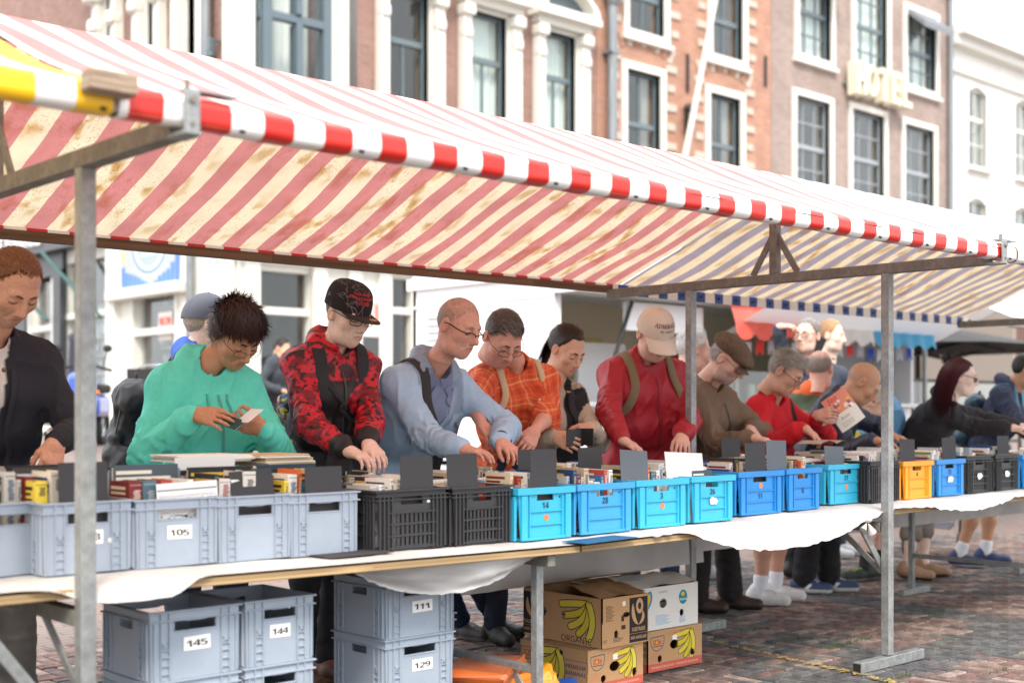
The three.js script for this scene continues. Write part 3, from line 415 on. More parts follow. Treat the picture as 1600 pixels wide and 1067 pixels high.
{
  const red = thing('market_stall', 'market stall with red and white striped awning over galvanised posts', 'market stall', [0, 0, 0], 0, 'market stalls in a row');
  frame(red, 0); frame(red, 4);
  const ph = atZ(230, 190, ZFR + 0.04).x - 0.5 * PER;
  awning(red, -0.23, 4.06, 'red', ph); frontBar(red, -0.22, 4.09, 'red', ph);
  part(red, 'ridge_beam', boxAt(-0.25, 4.0, YR - 0.075, YR - 0.03, ZR - 0.02, ZR + 0.02), paleWood);
  const bb = part(red, 'rear_beam', uvm(boxAt(-0.25, 3.98, YB - 0.034, YB + 0.008, ZB - 0.03, ZB + 0.03)), beamWood);
  part(bb, 'cloth_hem', grid(60, 2, (u, v) => V(lerp(-0.25, 3.98, u), YB + 0.014 - 0.012 * v, ZB + 0.033), (u, v, p) => [(p.x - ph) / (8 * PER), 0.1]), P(0xffffff, 0.4, { map: vinyl.red }));
  for (const [x, dx, dy] of [[-0.045, -0.27, 0.36], [3.955, -0.17, 0.19]]) part(red, 'diagonal_brace', bar(V(x, 0.67 - dy, 0.045), V(x + dx, 0.67, 0.045), 0.012, 0.035), steel);
  const blue = thing('market_stall', 'market stall beyond it with blue and white striped awning', 'market stall', [0, 0, 0], 0, 'market stalls in a row');
  frame(blue, 8.05);
  awning(blue, 4.07, 8.1, 'blue', 0.03); frontBar(blue, 4.11, 8.15, 'blue', 0.03);
  part(blue, 'ridge_beam', boxAt(4.05, 8.1, YR - 0.075, YR - 0.03, ZR - 0.02, ZR + 0.02), paleWood);
  part(blue, 'rear_beam', uvm(boxAt(4.0, 8.2, YB - 0.04, YB + 0.005, ZB - 0.03, ZB + 0.025)), beamWood);
  part(blue, 'rear_valance', grid(80, 3, (u, v) => V(lerp(3.97, 8.12, u), YB + 0.014 - 0.062 * v, ZB + 0.035 + 0.004 * Math.sin(u * 90) * v), (u, v, p) => [(p.x - 0.03) / (8 * PER), v]), P(C(0.86, 0.8, 0.72), 0.5, { map: vinyl.blue, side: THREE.DoubleSide }));
  const riv = []; for (let k = 0; k < 23; k++) riv.push(new THREE.CylinderGeometry(0.009, 0.009, 0.006, 8).rotateX(Math.PI / 2).translate(0.03 + PER * 0.5 + PER * (k + 22), YB - 0.016, ZB + 0.043)); part(blue, 'valance_rivet', mg(riv), MB.dark).userData.kind = 'stuff';
  const yel = thing('market_stall', 'market stall with yellow and white striped awning at the left edge', 'market stall', [0, 0, 0], 0, 'market stalls in a row');
  frame(yel, -4);
  awning(yel, -4.1, -0.245, 'yellow', -0.245 - PER * 0.75, -0.004); frontBar(yel, -4.1, -0.235, 'yellow', -0.235 - PER * 0.75);
  part(yel, 'ridge_beam', boxAt(-4.1, -0.27, YR - 0.08, YR - 0.035, ZR - 0.02, ZR + 0.02), paleWood);
  part(yel, 'rear_beam', uvm(boxAt(-4.1, -0.27, YB - 0.033, YB + 0.007, ZB - 0.03, ZB + 0.03)), beamWood);
  part(yel, 'beam_end', uvm(rbox(0.115, 0.05, 0.06, 0.008, -0.26, YB + 0.01, ZFR + 0.066)), M(C(0.45, 0.36, 0.28), 0.8, { map: rep(T.wood, 4, 6), bumpMap: rep(T.wood, 4, 6), bumpScale: 0.002 }));
}
// ---------- tables: plank tops on rails and trestles ----------
const ply = M(C(0.55, 0.4, 0.22), 0.75, { map: rep(T.wood, 0.7, 2), bumpMap: rep(T.wood, 0.7, 2), bumpScale: 0.0015 });
const topY = x => x < 1.9 ? lerp(0.748, 0.722, clamp((x + 0.4) / 2.3)) : x < 4 ? lerp(0.722, 0.742, (x - 1.9) / 2.1) : lerp(0.742, 0.752, clamp((x - 4) / 3));
const zEdge = x => x < 4 ? 0.045 : lerp(0.045, 0.01, clamp((x - 4) / 3));
function board(x0, x1, label) {
  const b = thing('table_board', label, 'table top', [0, 0, 0], 0, 'plank table tops');
  const y0 = topY(x0 + 0.001), y1 = topY(x1 - 0.001), ang = Math.atan2(y1 - y0, x1 - x0), L = Math.hypot(x1 - x0, y1 - y0) - 0.01;
  const cuts = [[0.045, -0.6], [-0.605, -1.1]];
  for (const [za, zb] of cuts) part(b, 'plank', uvm(rbox(L, 0.024, za - zb - 0.006, 0.003)).rotateZ(ang).translate((x0 + x1) / 2, (y0 + y1) / 2 - 0.014, (za + zb) / 2 + (zEdge((x0 + x1) / 2) - 0.045)), ply);
}
board(-3.9, -0.02, 'plank table top at the left edge under the grey crates'); board(-0.02, 1.9, 'plank table top under the grey and black crates'); board(1.9, 4.0, 'plank table top under the blue crates, mostly covered by cloth'); board(4.02, 6.2, 'plank table top under the orange crate beyond the post'); board(6.2, 8.2, 'plank table top at the far right end');
function trestle(x, label) {
  const t = thing('trestle', label, 'trestle', [x, 0, 0], 0, 'steel trestles under the tables');
  for (const z of [-0.06, -1.12]) { const l = part(t, 'leg', uvm(rbox(0.035, 0.62, 0.035, 0.004, 0, 0.35, z)), steel); part(l, 'foot', uvm(rbox(0.34, 0.04, 0.04, 0.004, 0.04, 0.021, z)), steel); }
  part(t, 'top_rail', bar(V(0, topY(x) - 0.05, 0.02), V(0, topY(x) - 0.05, -1.2), 0.04, 0.045), steelDull);
  part(t, 'lower_rail', bar(V(0, 0.26, -0.06), V(0, 0.26, -1.12), 0.03, 0.03), steel);
  part(t, 'brace', bar(V(0.0, 0.25, -0.2), V(0.0, 0.1, -0.07), 0.01, 0.03), steel);
}
trestle(1.77, 'steel trestle under the table join beside the banana boxes'); trestle(6.22, 'steel trestle near the right edge of the picture');
// ---------- white cloths ----------
const linen = M(C(0.82, 0.81, 0.79), 0.95, { bumpMap: rep(T.weave, 14), bumpScale: 0.0006, map: rep(T.mottle, 0.5), side: THREE.DoubleSide });
const linenSheer = P(C(0.78, 0.76, 0.73), 1, { transmission: 0.25, thickness: 0, side: THREE.DoubleSide });
function cloth(label, x0, x1, edge, drop, back = -1.2, backDrop = 0, mat = linen) {
  const nx = Math.round((x1 - x0) * 34), rows = [];
  const g = grid(nx, 40, (u, v) => {
    const x = lerp(x0, x1, u), e = edge(x), d = drop(x), len = e - back, tot = len + d + backDrop; let s = v * tot;
    const wr = (z) => 0.0025 * n3(x * 4, z * 5, 1) + 0.0018 * Math.max(0, n3(x * 11, z * 4, 7));
    if (s < backDrop) { const q = backDrop - s; return V(x, topY(x) + 0.004 - q, back - 0.03 - 0.01 * n3(x * 5, q * 3, 4)); }
    s -= backDrop; if (s < len) { const z = back + s; return V(x, topY(x) + 0.006 + wr(z), z); }
    s -= len; const q = s / Math.max(d, 1e-5); const ang = Math.min(1, s / 0.03);
    return V(x + 0.01 * n3(x * 5, s * 8, 5) * q, topY(x) + 0.006 - s * (0.25 + 0.75 * ang) * (d > 0.03 ? 0.94 : 1), Math.max(e, 0.05) + 0.012 * ang + (0.018 * n3(x * 3.2, s * 3, 6) + 0.012) * q + s * 0.12);
  }, (u, v, p) => [p.x, p.z + p.y]);
  return single('table_cloth', label, 'cloth', g, mat, 'white cloths over the tables');
}
const bumpL = x => sstep(-0.2, 0.02, x) * (1 - sstep(0.2, 0.34, x));
const rag = (x, k) => 0.006 * n3(x * 22, k, 0) + 0.004 * n3(x * 60, k, 3);
cloth('white cloth on the plank table under the grey and black crates', -1.2, 2.36, x => lerp(-0.02, 0.05, bumpL(x)) + 0.008 * n3(x * 2, 5, 5) + rag(x, 1), x => 0.05 * bumpL(x), -1.1, 0.2);
cloth('white cloth sagging over the table edge before the blue crates', 2.3, 4.06, x => lerp(-0.02, 0.052, sstep(2.3, 2.62, x)) + rag(x, 2) * 0.3, x => clamp(0.125 * Math.sin(Math.PI * Math.pow(clamp((x - 2.48) / 1.5), 0.85)) + rag(x, 4), 0, 1), -1.1, 0.36);
cloth('white cloth over the table beyond the galvanised post', 3.98, 8.1, x => 0.035 + rag(x, 5) * 0.6 - 0.04 * sstep(5.55, 5.8, x), x => clamp(0.05 * Math.pow(Math.sin((x - 4.1) * 2.2), 2) * (1 - sstep(5.4, 5.7, x)) + rag(x, 6), 0, 1), -1.1, 0.3);
{ // fold of cloth hanging below the plank edge
  const g = grid(60, 14, (u, v) => { const x = lerp(0.92, 1.78, u), d = 0.11 * Math.sin(Math.PI * Math.pow(u, 0.9)) + 0.006 + rag(x, 8) * 0.5; return V(x, topY(x) - 0.026 - d * v, 0.03 - 0.05 * v + 0.012 * n3(x * 5, v * 2, 3) * v - 0.06 * Math.sin(v * 1.6) * (0.6 + 0.4 * Math.sin(u * 7))); });
  single('cloth_fold', 'fold of white cloth hanging below the plank edge above the crate stack', 'cloth', g, linen);
  const kn = atZ(1356, 818, 0.07); single('cloth_knot', 'knotted cloth corner tied at the table edge beside the post', 'cloth', mg([new THREE.SphereGeometry(0.022, 12, 8).scale(1.2, 0.8, 1).translate(kn.x, kn.y + 0.02, kn.z), new THREE.ConeGeometry(0.022, 0.06, 8, 3).rotateZ(0.6).translate(kn.x + 0.015, kn.y - 0.02, kn.z + 0.005), new THREE.ConeGeometry(0.018, 0.05, 8, 3).rotateZ(-0.8).translate(kn.x - 0.02, kn.y - 0.012, kn.z)]), linen);
}
// ---------- crates ----------
const greyPl = M(C(0.36, 0.42, 0.5), 0.42, { bumpMap: rep(T.fine, 6), bumpScale: 0.0003, map: rep(T.soft, 2) }), blackPl = M(C(0.03, 0.031, 0.034), 0.45, { bumpMap: rep(T.fine, 6), bumpScale: 0.0004 });
const PL = { grey: greyPl, black: blackPl, blue: M(C(0.045, 0.36, 0.68), 0.4, { map: rep(T.soft, 2) }), turq: M(C(0.04, 0.46, 0.68), 0.4, { map: rep(T.soft, 2) }), deep: M(C(0.02, 0.25, 0.64), 0.4, { map: rep(T.soft, 2) }), orange: M(C(0.9, 0.36, 0.02), 0.42, { map: rep(T.soft, 2) }), inside: M(C(0.05, 0.055, 0.06), 0.7) };
const geoCache = {};
function crateGeo(type, w, h, d) {
  const key = [type, w.toFixed(3), h.toFixed(3), d.toFixed(3)].join(); if (geoCache[key]) return geoCache[key];
  const t = 0.005, tap = type === 'grey' ? 0.004 : 0.014, g = [], rim = [];
  const wall = (W, slot) => {                                       // one wall in the xy plane, outer face at z = 0
    const s = shapeOf([[-W / 2 + tap, 0], [W / 2 - tap, 0], [W / 2, h], [-W / 2, h]]);
    if (slot) { const hw = slot, y0 = h * (type === 'grey' ? 0.7 : 0.75), y1 = h * (type === 'grey' ? 0.855 : 0.88); s.holes.push(pathOf(type === 'grey' ? [[-hw, y0], [hw, y0], [hw, y1 - 0.004], [hw - 0.008, y1], [hw * 0.4, y1 - 0.006], [-hw * 0.4, y1 - 0.006], [-hw + 0.008, y1], [-hw, y1 - 0.004]] : [[-hw, y0], [hw, y0], [hw * 0.92, y1], [-hw * 0.92, y1]])); }
    if (type === 'black') for (let r = 0; r < 3; r++) for (let k = 0; k < 10; k++) { const x = lerp(-W * 0.29, W * 0.29, k / 9), y0 = h * (0.08 + r * 0.185), y1 = y0 + h * 0.14; s.holes.push(pathOf([[x - 0.0045, y0], [x + 0.0045, y0], [x + 0.0045, y1], [x - 0.0045, y1]])); }
    return extr(s, t);
  };
  const place = (q, a, x, z) => q.clone().translate(0, 0, -t).rotateX(-Math.atan2(tap, h) * 0).rotateY(a).translate(x, 0, z);
  const A = wall(w, type === 'grey' ? w * 0.23 : w * 0.16), B = wall(d - 0.012, 0.045);
  g.push(place(A, 0, 0, d / 2), place(A, Math.PI, 0, -d / 2), place(B, Math.PI / 2, w / 2, 0), place(B, -Math.PI / 2, -w / 2, 0), box(w - 2 * tap - 0.004, 0.006, d - 2 * tap, 0, 0.004, 0));
  const side = (W, a, x, z) => {                                    // ribs proud of a wall
    const q = [], rb = (bx, by, bw, bh, bd = 0.008) => q.push(rbox(bw, bh, bd, 0.002, bx, by, bd / 2 - 0.001));
    if (type === 'grey') {
      for (const s of [-1, 1]) { for (const o of [0.012, 0.034, 0.062]) rb(s * (W / 2 - o), h * 0.45, 0.0045, h * 0.86); for (const y of [0.1, 0.22, 0.34, 0.44]) rb(s * (W / 2 - 0.048), h * y, 0.026, 0.004); rb(s * (W / 2 - 0.048), h * 0.44 + 0.013, 0.012, 0.012, 0.006); for (const k of [-1, 1]) q.push(rbox(0.026, 0.003, 0.006, 0.001).rotateZ(k * 0.75).translate(s * (W / 2 - 0.048), h * 0.44 + 0.013, 0.003)); }
      if (a === 0) { rb(0, h * 0.685, w * 0.49, 0.004, 0.004); rb(-w * 0.24, h * 0.775, 0.004, h * 0.17, 0.004); rb(w * 0.24, h * 0.775, 0.004, h * 0.17, 0.004); }
    } else if (type === 'black') {
      for (const s of [-1, 1]) for (const o of [0.01, 0.028, 0.046, 0.064]) rb(s * (W / 2 - o), h * 0.45, 0.006, h * 0.88, 0.01);
      for (const y of [0.045, 0.24, 0.43, 0.62]) rb(0, h * y, W * 0.68, 0.006, 0.008);
    } else {
      for (const s of [-1, 1]) { rb(s * (W / 2 - 0.018 - tap * 0.5), h * 0.43, 0.03, h * 0.84, 0.012); rb(s * (W / 2 - 0.055), h * 0.43, 0.006, h * 0.84, 0.01); }
      for (const y of [0.29, 0.545]) rb(0, h * y, W - 0.12, 0.005, 0.01);
      rb(0, 0.006, W - 0.03, 0.012, 0.008);
    }
    return mg(q).rotateY(a).translate(x, 0, z);
  };
  g.push(side(w, 0, 0, d / 2), side(d, Math.PI / 2, w / 2, 0), side(d, -Math.PI / 2, -w / 2, 0));
  const rh = type === 'grey' ? 0.03 : 0.026, p = type === 'grey' ? 0.006 : 0.013;
  const band = (y, hh, pp) => [rbox(w + 2 * pp, hh, pp + t, 0.002, 0, y, d / 2 + (pp - t) / 2), rbox(w + 2 * pp, hh, pp + t, 0.002, 0, y, -d / 2 - (pp - t) / 2), rbox(pp + t, hh, d - 2 * t, 0.002, w / 2 + (pp - t) / 2, y, 0), rbox(pp + t, hh, d - 2 * t, 0.002, -w / 2 - (pp - t) / 2, y, 0)];
  if (type === 'grey') rim.push(...band(h - 0.003, 0.006, 0.009), ...band(h - rh, 0.005, 0.008)); else if (type === 'black') rim.push(...band(h - 0.004, 0.008, 0.011), ...band(h - 0.022, 0.005, 0.009), ...band(h - 0.036, 0.005, 0.009)); else rim.push(...band(h - rh / 2, rh, p));
  if (type === 'grey') for (const s of [-1, 1]) for (const o of [0.034, 0.062]) rim.push(rbox(0.0045, rh, 0.008, 0.001, s * (w / 2 - o), h - rh / 2, d / 2 + 0.003));
  return geoCache[key] = [uvm(mg(g)), uvm(mg(rim))];
}
// labels and printed numbers share one sheet of lettering
const LBL = ['105', '145', '144', '111', '129', '103', '14', '28', '3', '26', '11', '8', '21', '23', '1', 'JAN'], lblTex = canvasTex(1024, 512, (c, w, h) => {
  c.fillStyle = '#f4f3ef'; c.fillRect(0, 0, w, h); c.textAlign = 'center'; c.textBaseline = 'middle'; const r = mulberry(3);
  LBL.forEach((s, i) => { const x = (i % 8) * 128 + 64, y = Math.floor(i / 8) * 128 + 64; c.save(); c.translate(x, y); if (i < 6) { c.fillStyle = '#15171c'; c.font = 'bold 66px sans-serif'; [...s].forEach((ch, k) => { c.save(); c.translate((k - 1) * 32, (r() - 0.5) * 8); c.rotate((r() - 0.5) * 0.2); c.fillText(ch, 0, 4); c.restore(); }); } c.restore(); });
  c.fillStyle = '#f4f3ef'; c.fillRect(0, 256, w, 256);
});
const paper = M(0xffffff, 0.75, { map: lblTex });
function cellPlane(w, h, i, cols = 8, rows = 4, padX = 0.12, padY = 0.25) { const g = new THREE.PlaneGeometry(w, h), u = g.attributes.uv, cx = i % cols, cy = Math.floor(i / cols); for (let k = 0; k < 4; k++) u.setXY(k, (cx + lerp(padX * 0.3, 1 - padX * 0.3, u.getX(k))) / cols, 1 - (cy + lerp(1 - padY * 0.4, padY * 0.4, u.getY(k))) / rows); return plain(g); }
const { FontLoader } = await import('three/addons/loaders/FontLoader.js');
const fontS = await new FontLoader().loadAsync('fonts/droid/droid_sans_bold.typeface.json');
const textGeo = (s, size) => { const g = new THREE.ShapeGeometry(fontS.generateShapes(s, size)); g.computeBoundingBox(); const b = g.boundingBox; return plain(g.translate(-(b.min.x + b.max.x) / 2, -(b.min.y + b.max.y) / 2, 0)); };
const inkBlue = M(C(0.02, 0.04, 0.09), 0.6), sticker = M(C(0.85, 0.22, 0.06), 0.6), scrap = M(C(0.8, 0.79, 0.74), 0.8);
function scrapGeo(w, h, seed) { const r = mulberry(seed), pts = []; for (let k = 0; k < 14; k++) { const a = k / 14 * 2 * Math.PI, q = 0.6 + 0.4 * r(); pts.push([Math.cos(a) * w * q / 2, Math.sin(a) * h * q / 2]); } return extr(shapeOf(pts), 0.0006); }
function crate(label, color, pos, turn, o = {}) {
  const type = color === 'grey' || color === 'black' ? color : 'fruit', w = o.w || 0.3, h = o.h || 0.205, d = o.d || 0.36, [shell, rim] = crateGeo(type, w, h, d);
  const c = thing('crate', label, 'crate', pos, turn, o.group); part(c, 'shell', shell, PL[color]); part(c, 'rim', rim, PL[color]);
  const zf = d / 2 + 0.0012;
  if (o.card !== undefined) { const l = part(c, 'paper_label', cellPlane(w * 0.3, h * 0.2, LBL.indexOf(o.card)).rotateZ(rr(-0.03, 0.03)).translate(o.lx ?? 0.005, h * 0.5, zf + 0.001), paper); if (o.tear) part(l, 'torn_piece', scrapGeo(0.025, 0.02, 5).translate(0.07, h * 0.44, zf + 0.001), scrap); }
  if (o.num) part(c, 'printed_number', textGeo(o.num, h * 0.12).translate(0, h * (o.ny ?? 0.655), zf + 0.001), inkBlue);
  if (o.dot !== undefined) part(c, 'orange_sticker', new THREE.CylinderGeometry(0.013, 0.013, 0.001, 16).rotateX(Math.PI / 2).translate(0.005, h * o.dot, zf), sticker);
  if (o.scrap) part(c, 'torn_sticker', scrapGeo(w * 0.26, h * 0.22, o.scrap).translate(0.0, h * 0.45, zf + 0.006), scrap);
  if (o.hole) part(c, 'drain_hole', new THREE.CylinderGeometry(0.004, 0.004, 0.001, 10).rotateX(Math.PI / 2).translate(w * 0.27, h * 0.8, zf), MB.dark);
  if (o.chip) part(c, 'white_mark', mg([scrapGeo(0.02, 0.012, 8).translate(w * 0.24, h * 0.78, zf)]), scrap);
  c.userData.size = undefined; delete c.userData.size; c.dims = [w, h, d]; return c;
}
const rowTop = [];
const front = [
  [-40, 57, 'grey', 'grey crate cut off by the left picture edge', { }], [62, 205, 'grey', 'grey crate with torn paper label behind the left post', { card: '103', tear: 1 }], [206, 343, 'grey', 'grey crate with handwritten label 105', { card: '105' }], [345, 449, 'grey', 'grey crate without label to the right of crate 105', {}], [451, 560, 'grey', 'grey crate without label beside the black crate', {}],
  [582, 700, 'black', 'black ventilated crate right of the grey crates', { chip: 1 }], [702, 801, 'black', 'black ventilated crate touching blue crate 14', {}],
  [805, 896, 'turq', 'turquoise blue crate printed 14, touching the black crate', { num: '14', dot: 0.42, hole: 1 }], [899, 989, 'blue', 'blue crate printed 28', { num: '28', hole: 1 }], [993, 1074, 'turq', 'turquoise blue crate printed 3 with slate card inside', { num: '3', dot: 0.44, hole: 1 }], [1078, 1147, 'turq', 'turquoise blue crate printed 26 with torn sticker and white card', { num: '26', dot: 0.44, scrap: 3 }],
  [1152, 1223, 'deep', 'deep blue crate printed 11 with orange dot above', { num: '11', ny: 0.42, dot: 0.66 }], [1226, 1282, 'deep', 'deep blue crate printed 8 without sticker', { num: '8', ny: 0.46 }], [1292, 1352, 'turq', 'turquoise blue crate printed 21 left of the right post', { num: '21', dot: 0.42 }], [1357, 1407, 'black', 'black crate behind the right post with scraps of paper', { scrap: 11, chip: 1 }],
  [1410, 1457, 'orange', 'orange crate, the only one on the table', { num: '4' }], [1461, 1507, 'deep', 'blue crate with round white sticker right of the orange one', { num: '23', scrap: 14 }], [1510, 1551, 'black', 'black crate with white label right of the blue sticker crate', { scrap: 17 }], [1554, 1592, 'black', 'black crate with torn white sticker near the right edge', { scrap: 21 }], [1596, 1640, 'deep', 'blue crate cut off by the right picture edge', {}],
];
const crateList = [];
front.forEach(([l, r, col, label, o], i) => {
  const zf = i < 1 ? -0.26 : i < 5 ? -0.19 : i < 7 ? -0.15 : i < 11 ? -0.135 : i < 13 ? -0.2 : i < 14 ? -0.27 : -0.2, a = atZ(l, HOR, zf).x, b = atZ(r, HOR, zf).x, x = (a + b) / 2, w = Math.max(0.27, b - a - (col === 'grey' ? 0.016 : 0.024)), d = 0.345;
  const h = col === 'grey' ? 0.208 : col === 'black' ? 0.212 : 0.2, turn = i === 0 ? 0.22 : rr(-0.02, 0.02);
  const c = crate(label, col, [x, topY(x) + 0.011, zf - d / 2], turn, { ...o, w, h, d, group: 'book crates in the front row' }); crateList.push({ c, x, w, h, d, z: zf - d / 2, row: 0, label, turn });
});
const ORD = ['first', 'second', 'third', 'fourth', 'fifth', 'sixth', 'seventh', 'eighth', 'ninth', 'tenth', 'eleventh', 'twelfth', 'thirteenth', 'fourteenth', 'fifteenth', 'sixteenth', 'seventeenth', 'eighteenth', 'nineteenth', 'twentieth', 'last'];
// second and third rows behind
const backCols = ['blue', 'black', 'turq', 'grey', 'deep', 'black'];
for (let row = 1; row < 3; row++) for (let k = 0; k < 20; k++) {
  const x = -0.25 + k * 0.337 + row * 0.03, z = -0.4 - row * 0.28, col = k < 4 && row > 0 ? 'grey' : backCols[(k + row * 2) % 6];
  if (x > 6.6) continue;
  const y = topY(x) + 0.011, h = 0.2, nm = ['second', 'third'][row - 1];
  const c = crate(`${{ blue: 'blue', black: 'black', turq: 'turquoise', grey: 'grey', deep: 'deep blue' }[col]} crate in the ${nm} row, ${ORD[k]} from the left`, col, [x, y, z], 0, { w: 0.3, h, d: 0.262, group: 'book crates in the rows behind' }); crateList.push({ c, x, w: 0.3, h, d: 0.262, z, row, label: `${nm} row, ${ORD[k]} crate from left`, turn: 0 });
}
// stacks under the table
function stack(pxL, pxR, z, n, names, o) { const a = atZ(pxL, HOR, z).x, b = atZ(pxR, HOR, z).x, w = b - a - 0.016, h = 0.208; for (let k = 0; k < n; k++) crate(names[k], 'grey', [(a + b) / 2, k * (h + 0.001) + 0.006, z - 0.155], rr(-0.012, 0.012), { w, h, d: 0.31, group: 'grey crates stacked under the table', ...(o[k] || {}) }); }
stack(229, 376, -0.09, 3, ['grey crate at the bottom of the stack under crate 145', 'grey crate in the middle of the stack under crate 145', 'grey crate with handwritten label 145, top of its stack'], { 2: { card: '145' } });
stack(379, 492, -0.1, 3, ['grey crate on the ground in the right one of two joined stacks', 'grey crate below the top one in the stack beside it, under crate 144', 'grey crate with handwritten label 144, right of crate 145'], { 2: { card: '144', lx: 0.0 } });
stack(598, 710, -0.2, 3, ['grey crate on the ground below the cloth fold', 'grey crate with handwritten label 129 below crate 111', 'grey crate with handwritten label 111 under the cloth fold'], { 2: { card: '111', lx: 0.01 }, 1: { card: '129', lx: 0.01 } });
stack(598, 712, -0.53, 3, ['grey crate at the bottom behind the stack of crate 111', 'grey crate in the middle behind the stack of crate 111', 'grey crate on top behind the stack of crate 111'], {});
// ---------- divider cards ----------
const cardM = M(C(0.05, 0.05, 0.053), 0.85, { bumpMap: rep(T.fine, 3), bumpScale: 0.0003 }), cardLight = M(C(0.13, 0.15, 0.17), 0.8), cardWhite = M(C(0.78, 0.77, 0.74), 0.8), blueCard = M(C(0.02, 0.1, 0.22), 0.5);
function card(pxL, pxR, pyT, zz, lean, twist, mat, label) {
  const a = atZ(pxL, pyT, zz), b = atZ(pxR, pyT, zz), w = b.x - a.x, x = (a.x + b.x) / 2, y = (a.y + atZ(pxR, pyT - 0, zz).y) / 2, bot = topY(x) + 0.02, h = y - bot;
  const m = single('divider_card', label, 'card', uvm(rbox(w, h, 0.002, 0.0008).translate(0, h / 2, 0)), mat, 'divider cards standing in the crates', [x, bot, zz]); m.rotation.set(lean, 0, twist, 'ZYX'); return m;
}
[[93, 170, 722, -0.212, -0.05, 0.0, 0, 'behind the left post'], [373, 440, 733, -0.222, -0.14, 0.06, 0, 'leaning in the crate right of crate 105'], [479, 537, 729, -0.212, -0.05, 0, 0, 'in the grey crate beside the black crates'], [630, 681, 713, -0.172, -0.06, 0.01, 0, 'in the left black crate'], [703, 751, 709, -0.172, -0.06, 0.01, 0, 'in the right black crate'], [831, 872, 702, -0.155, -0.03, 0, 0, 'in crate 14'], [813, 862, 702, -0.36, -0.05, 0, 0, 'behind the one in crate 14'], [907, 945, 699, -0.42, -0.05, 0, 0, 'in the row behind crate 28'], [974, 1017, 703, -0.165, -0.12, -0.06, 1, 'in the crate printed 3 in mid row'], [1048, 1107, 706, -0.17, -0.16, -0.05, 2, 'in crate 26'], [1131, 1160, 684, -0.75, -0.05, 0, 0, 'in the third row before the brown jacket'], [1168, 1200, 692, -0.222, -0.05, 0, 0, 'in the deep blue crate with orange dot'], [1200, 1231, 688, -0.226, -0.05, -0.03, 1, 'in the deep blue crate before the flat cap man'], [1293, 1323, 697, -0.295, -0.1, -0.05, 1, 'in the turquoise crate left of the right post'], [1386, 1399, 690, -0.22, -0.03, 0, 0, 'in the black crate behind the right post'], [1407, 1431, 686, -0.22, -0.04, -0.04, 0, 'in the orange crate'], [1477, 1498, 683, -0.24, -0.04, 0.04, 0, 'in the blue sticker crate'], [1561, 1579, 681, -0.24, -0.03, 0, 0, 'in the black crate near the right edge']]
  .forEach(([l, r, t, z, lean, tw, m, s]) => card(l, r, t, z, lean, tw, [cardM, cardLight, cardWhite][m], `${['dark grey', 'slate grey', 'white'][m]} divider card standing ${s}`));
{ const f = (px, py, w, d, turn, mat, label) => { const p = atY(px, py, topY(1.5) + 0.01); const m = single('folder', label, 'folder', rbox(w, 0.003, d, 0.001), mat, null, [p.x, topY(p.x) + 0.0135, p.z]); m.rotation.y = turn; return m; };
  f(548, 869, 0.27, 0.13, 0.05, cardM, 'flat black card lying on the cloth before the black crates'); f(938, 843, 0.32, 0.12, 0.1, blueCard, 'flat dark blue card lying on the table edge before crate 28'); }
// ---------- books ----------
const bookCols = ['#7d2420', '#1f3f6b', '#e4dccb', '#262425', '#c9b23e', '#3c6e8a', '#d9d3c6', '#a8402c', '#54707a', '#efe9dc', '#22384a', '#8d7a5c', '#d66a2a', '#3c3f6e', '#6b8a4c', '#bfae93', '#141416', '#c8c4bc', '#98a7b4', '#5a2d45', '#f2efe8', '#47555c', '#d8c8a8', '#2d6f9e', '#f0d54a', '#e8e4dd', '#403530', '#b5463f', '#dcd6d2', '#7a8fa6', '#f4f1ea', '#2a2a35'];
const coverTex = canvasTex(1024, 1024, (c, W) => {                       // 32 bindings: left third spine, right two thirds front cover
  const r = mulberry(42); bookCols.forEach((col, i) => {
    const x = (i % 8) * 128, y = Math.floor(i / 8) * 256; c.save(); c.beginPath(); c.rect(x, y, 128, 256); c.clip(); c.fillStyle = col; c.fillRect(x, y, 128, 256);
    const lum = parseInt(col.slice(1, 3), 16) + parseInt(col.slice(3, 5), 16) + parseInt(col.slice(5, 7), 16), ink = lum > 380 ? ['#2b2a2a', '#7d2420', '#1f3f6b'][i % 3] : ['#e9e2d0', '#d9b64a', '#c9d3da'][i % 3];
    c.fillStyle = ink; for (let k = 0; k < 3; k++) { const yy = y + 20 + k * 80 + r() * 14, hh = 14 + r() * 40; for (let q = 0; q < hh; q += 5) c.fillRect(x + 12 + (r() * 4), yy + q, 14 + r() * 6, 3); } c.globalAlpha = 0.8; c.fillRect(x + 4, y + 12, 34, 2); c.fillRect(x + 4, y + 240, 34, 2); c.globalAlpha = 1;
    const q = i % 5; c.fillStyle = ['#c94f3a', '#e0c060', '#557a9a', '#8d9a7a', '#d9c4b0'][q]; c.fillRect(x + 54, y + 84 + r() * 20, 62, 110); c.fillStyle = ['#30445a', '#7a3a30', '#d8d2c2', '#3a3a3a', '#4f6f52'][(q + i) % 5]; c.beginPath(); c.arc(x + 84, y + 140, 18 + r() * 12, 0, 7); c.fill(); c.fillStyle = ink; for (let k = 0; k < 3; k++) c.fillRect(x + 52, y + 18 + k * 17, 40 + r() * 26, 10 - k * 2); for (let k = 0; k < 8; k++) c.fillRect(x + 56 + r() * 40, y + 205 + r() * 30, 10 + r() * 14, 2); c.restore();
  });
});
const bookMat = M(0xffffff, 0.55, { map: coverTex }), pageMat = M(C(0.72, 0.66, 0.52), 0.95, { bumpMap: rep(T.wood, 1, 40), bumpScale: 0.001 }), pageWhite = M(C(0.8, 0.78, 0.72), 0.95);
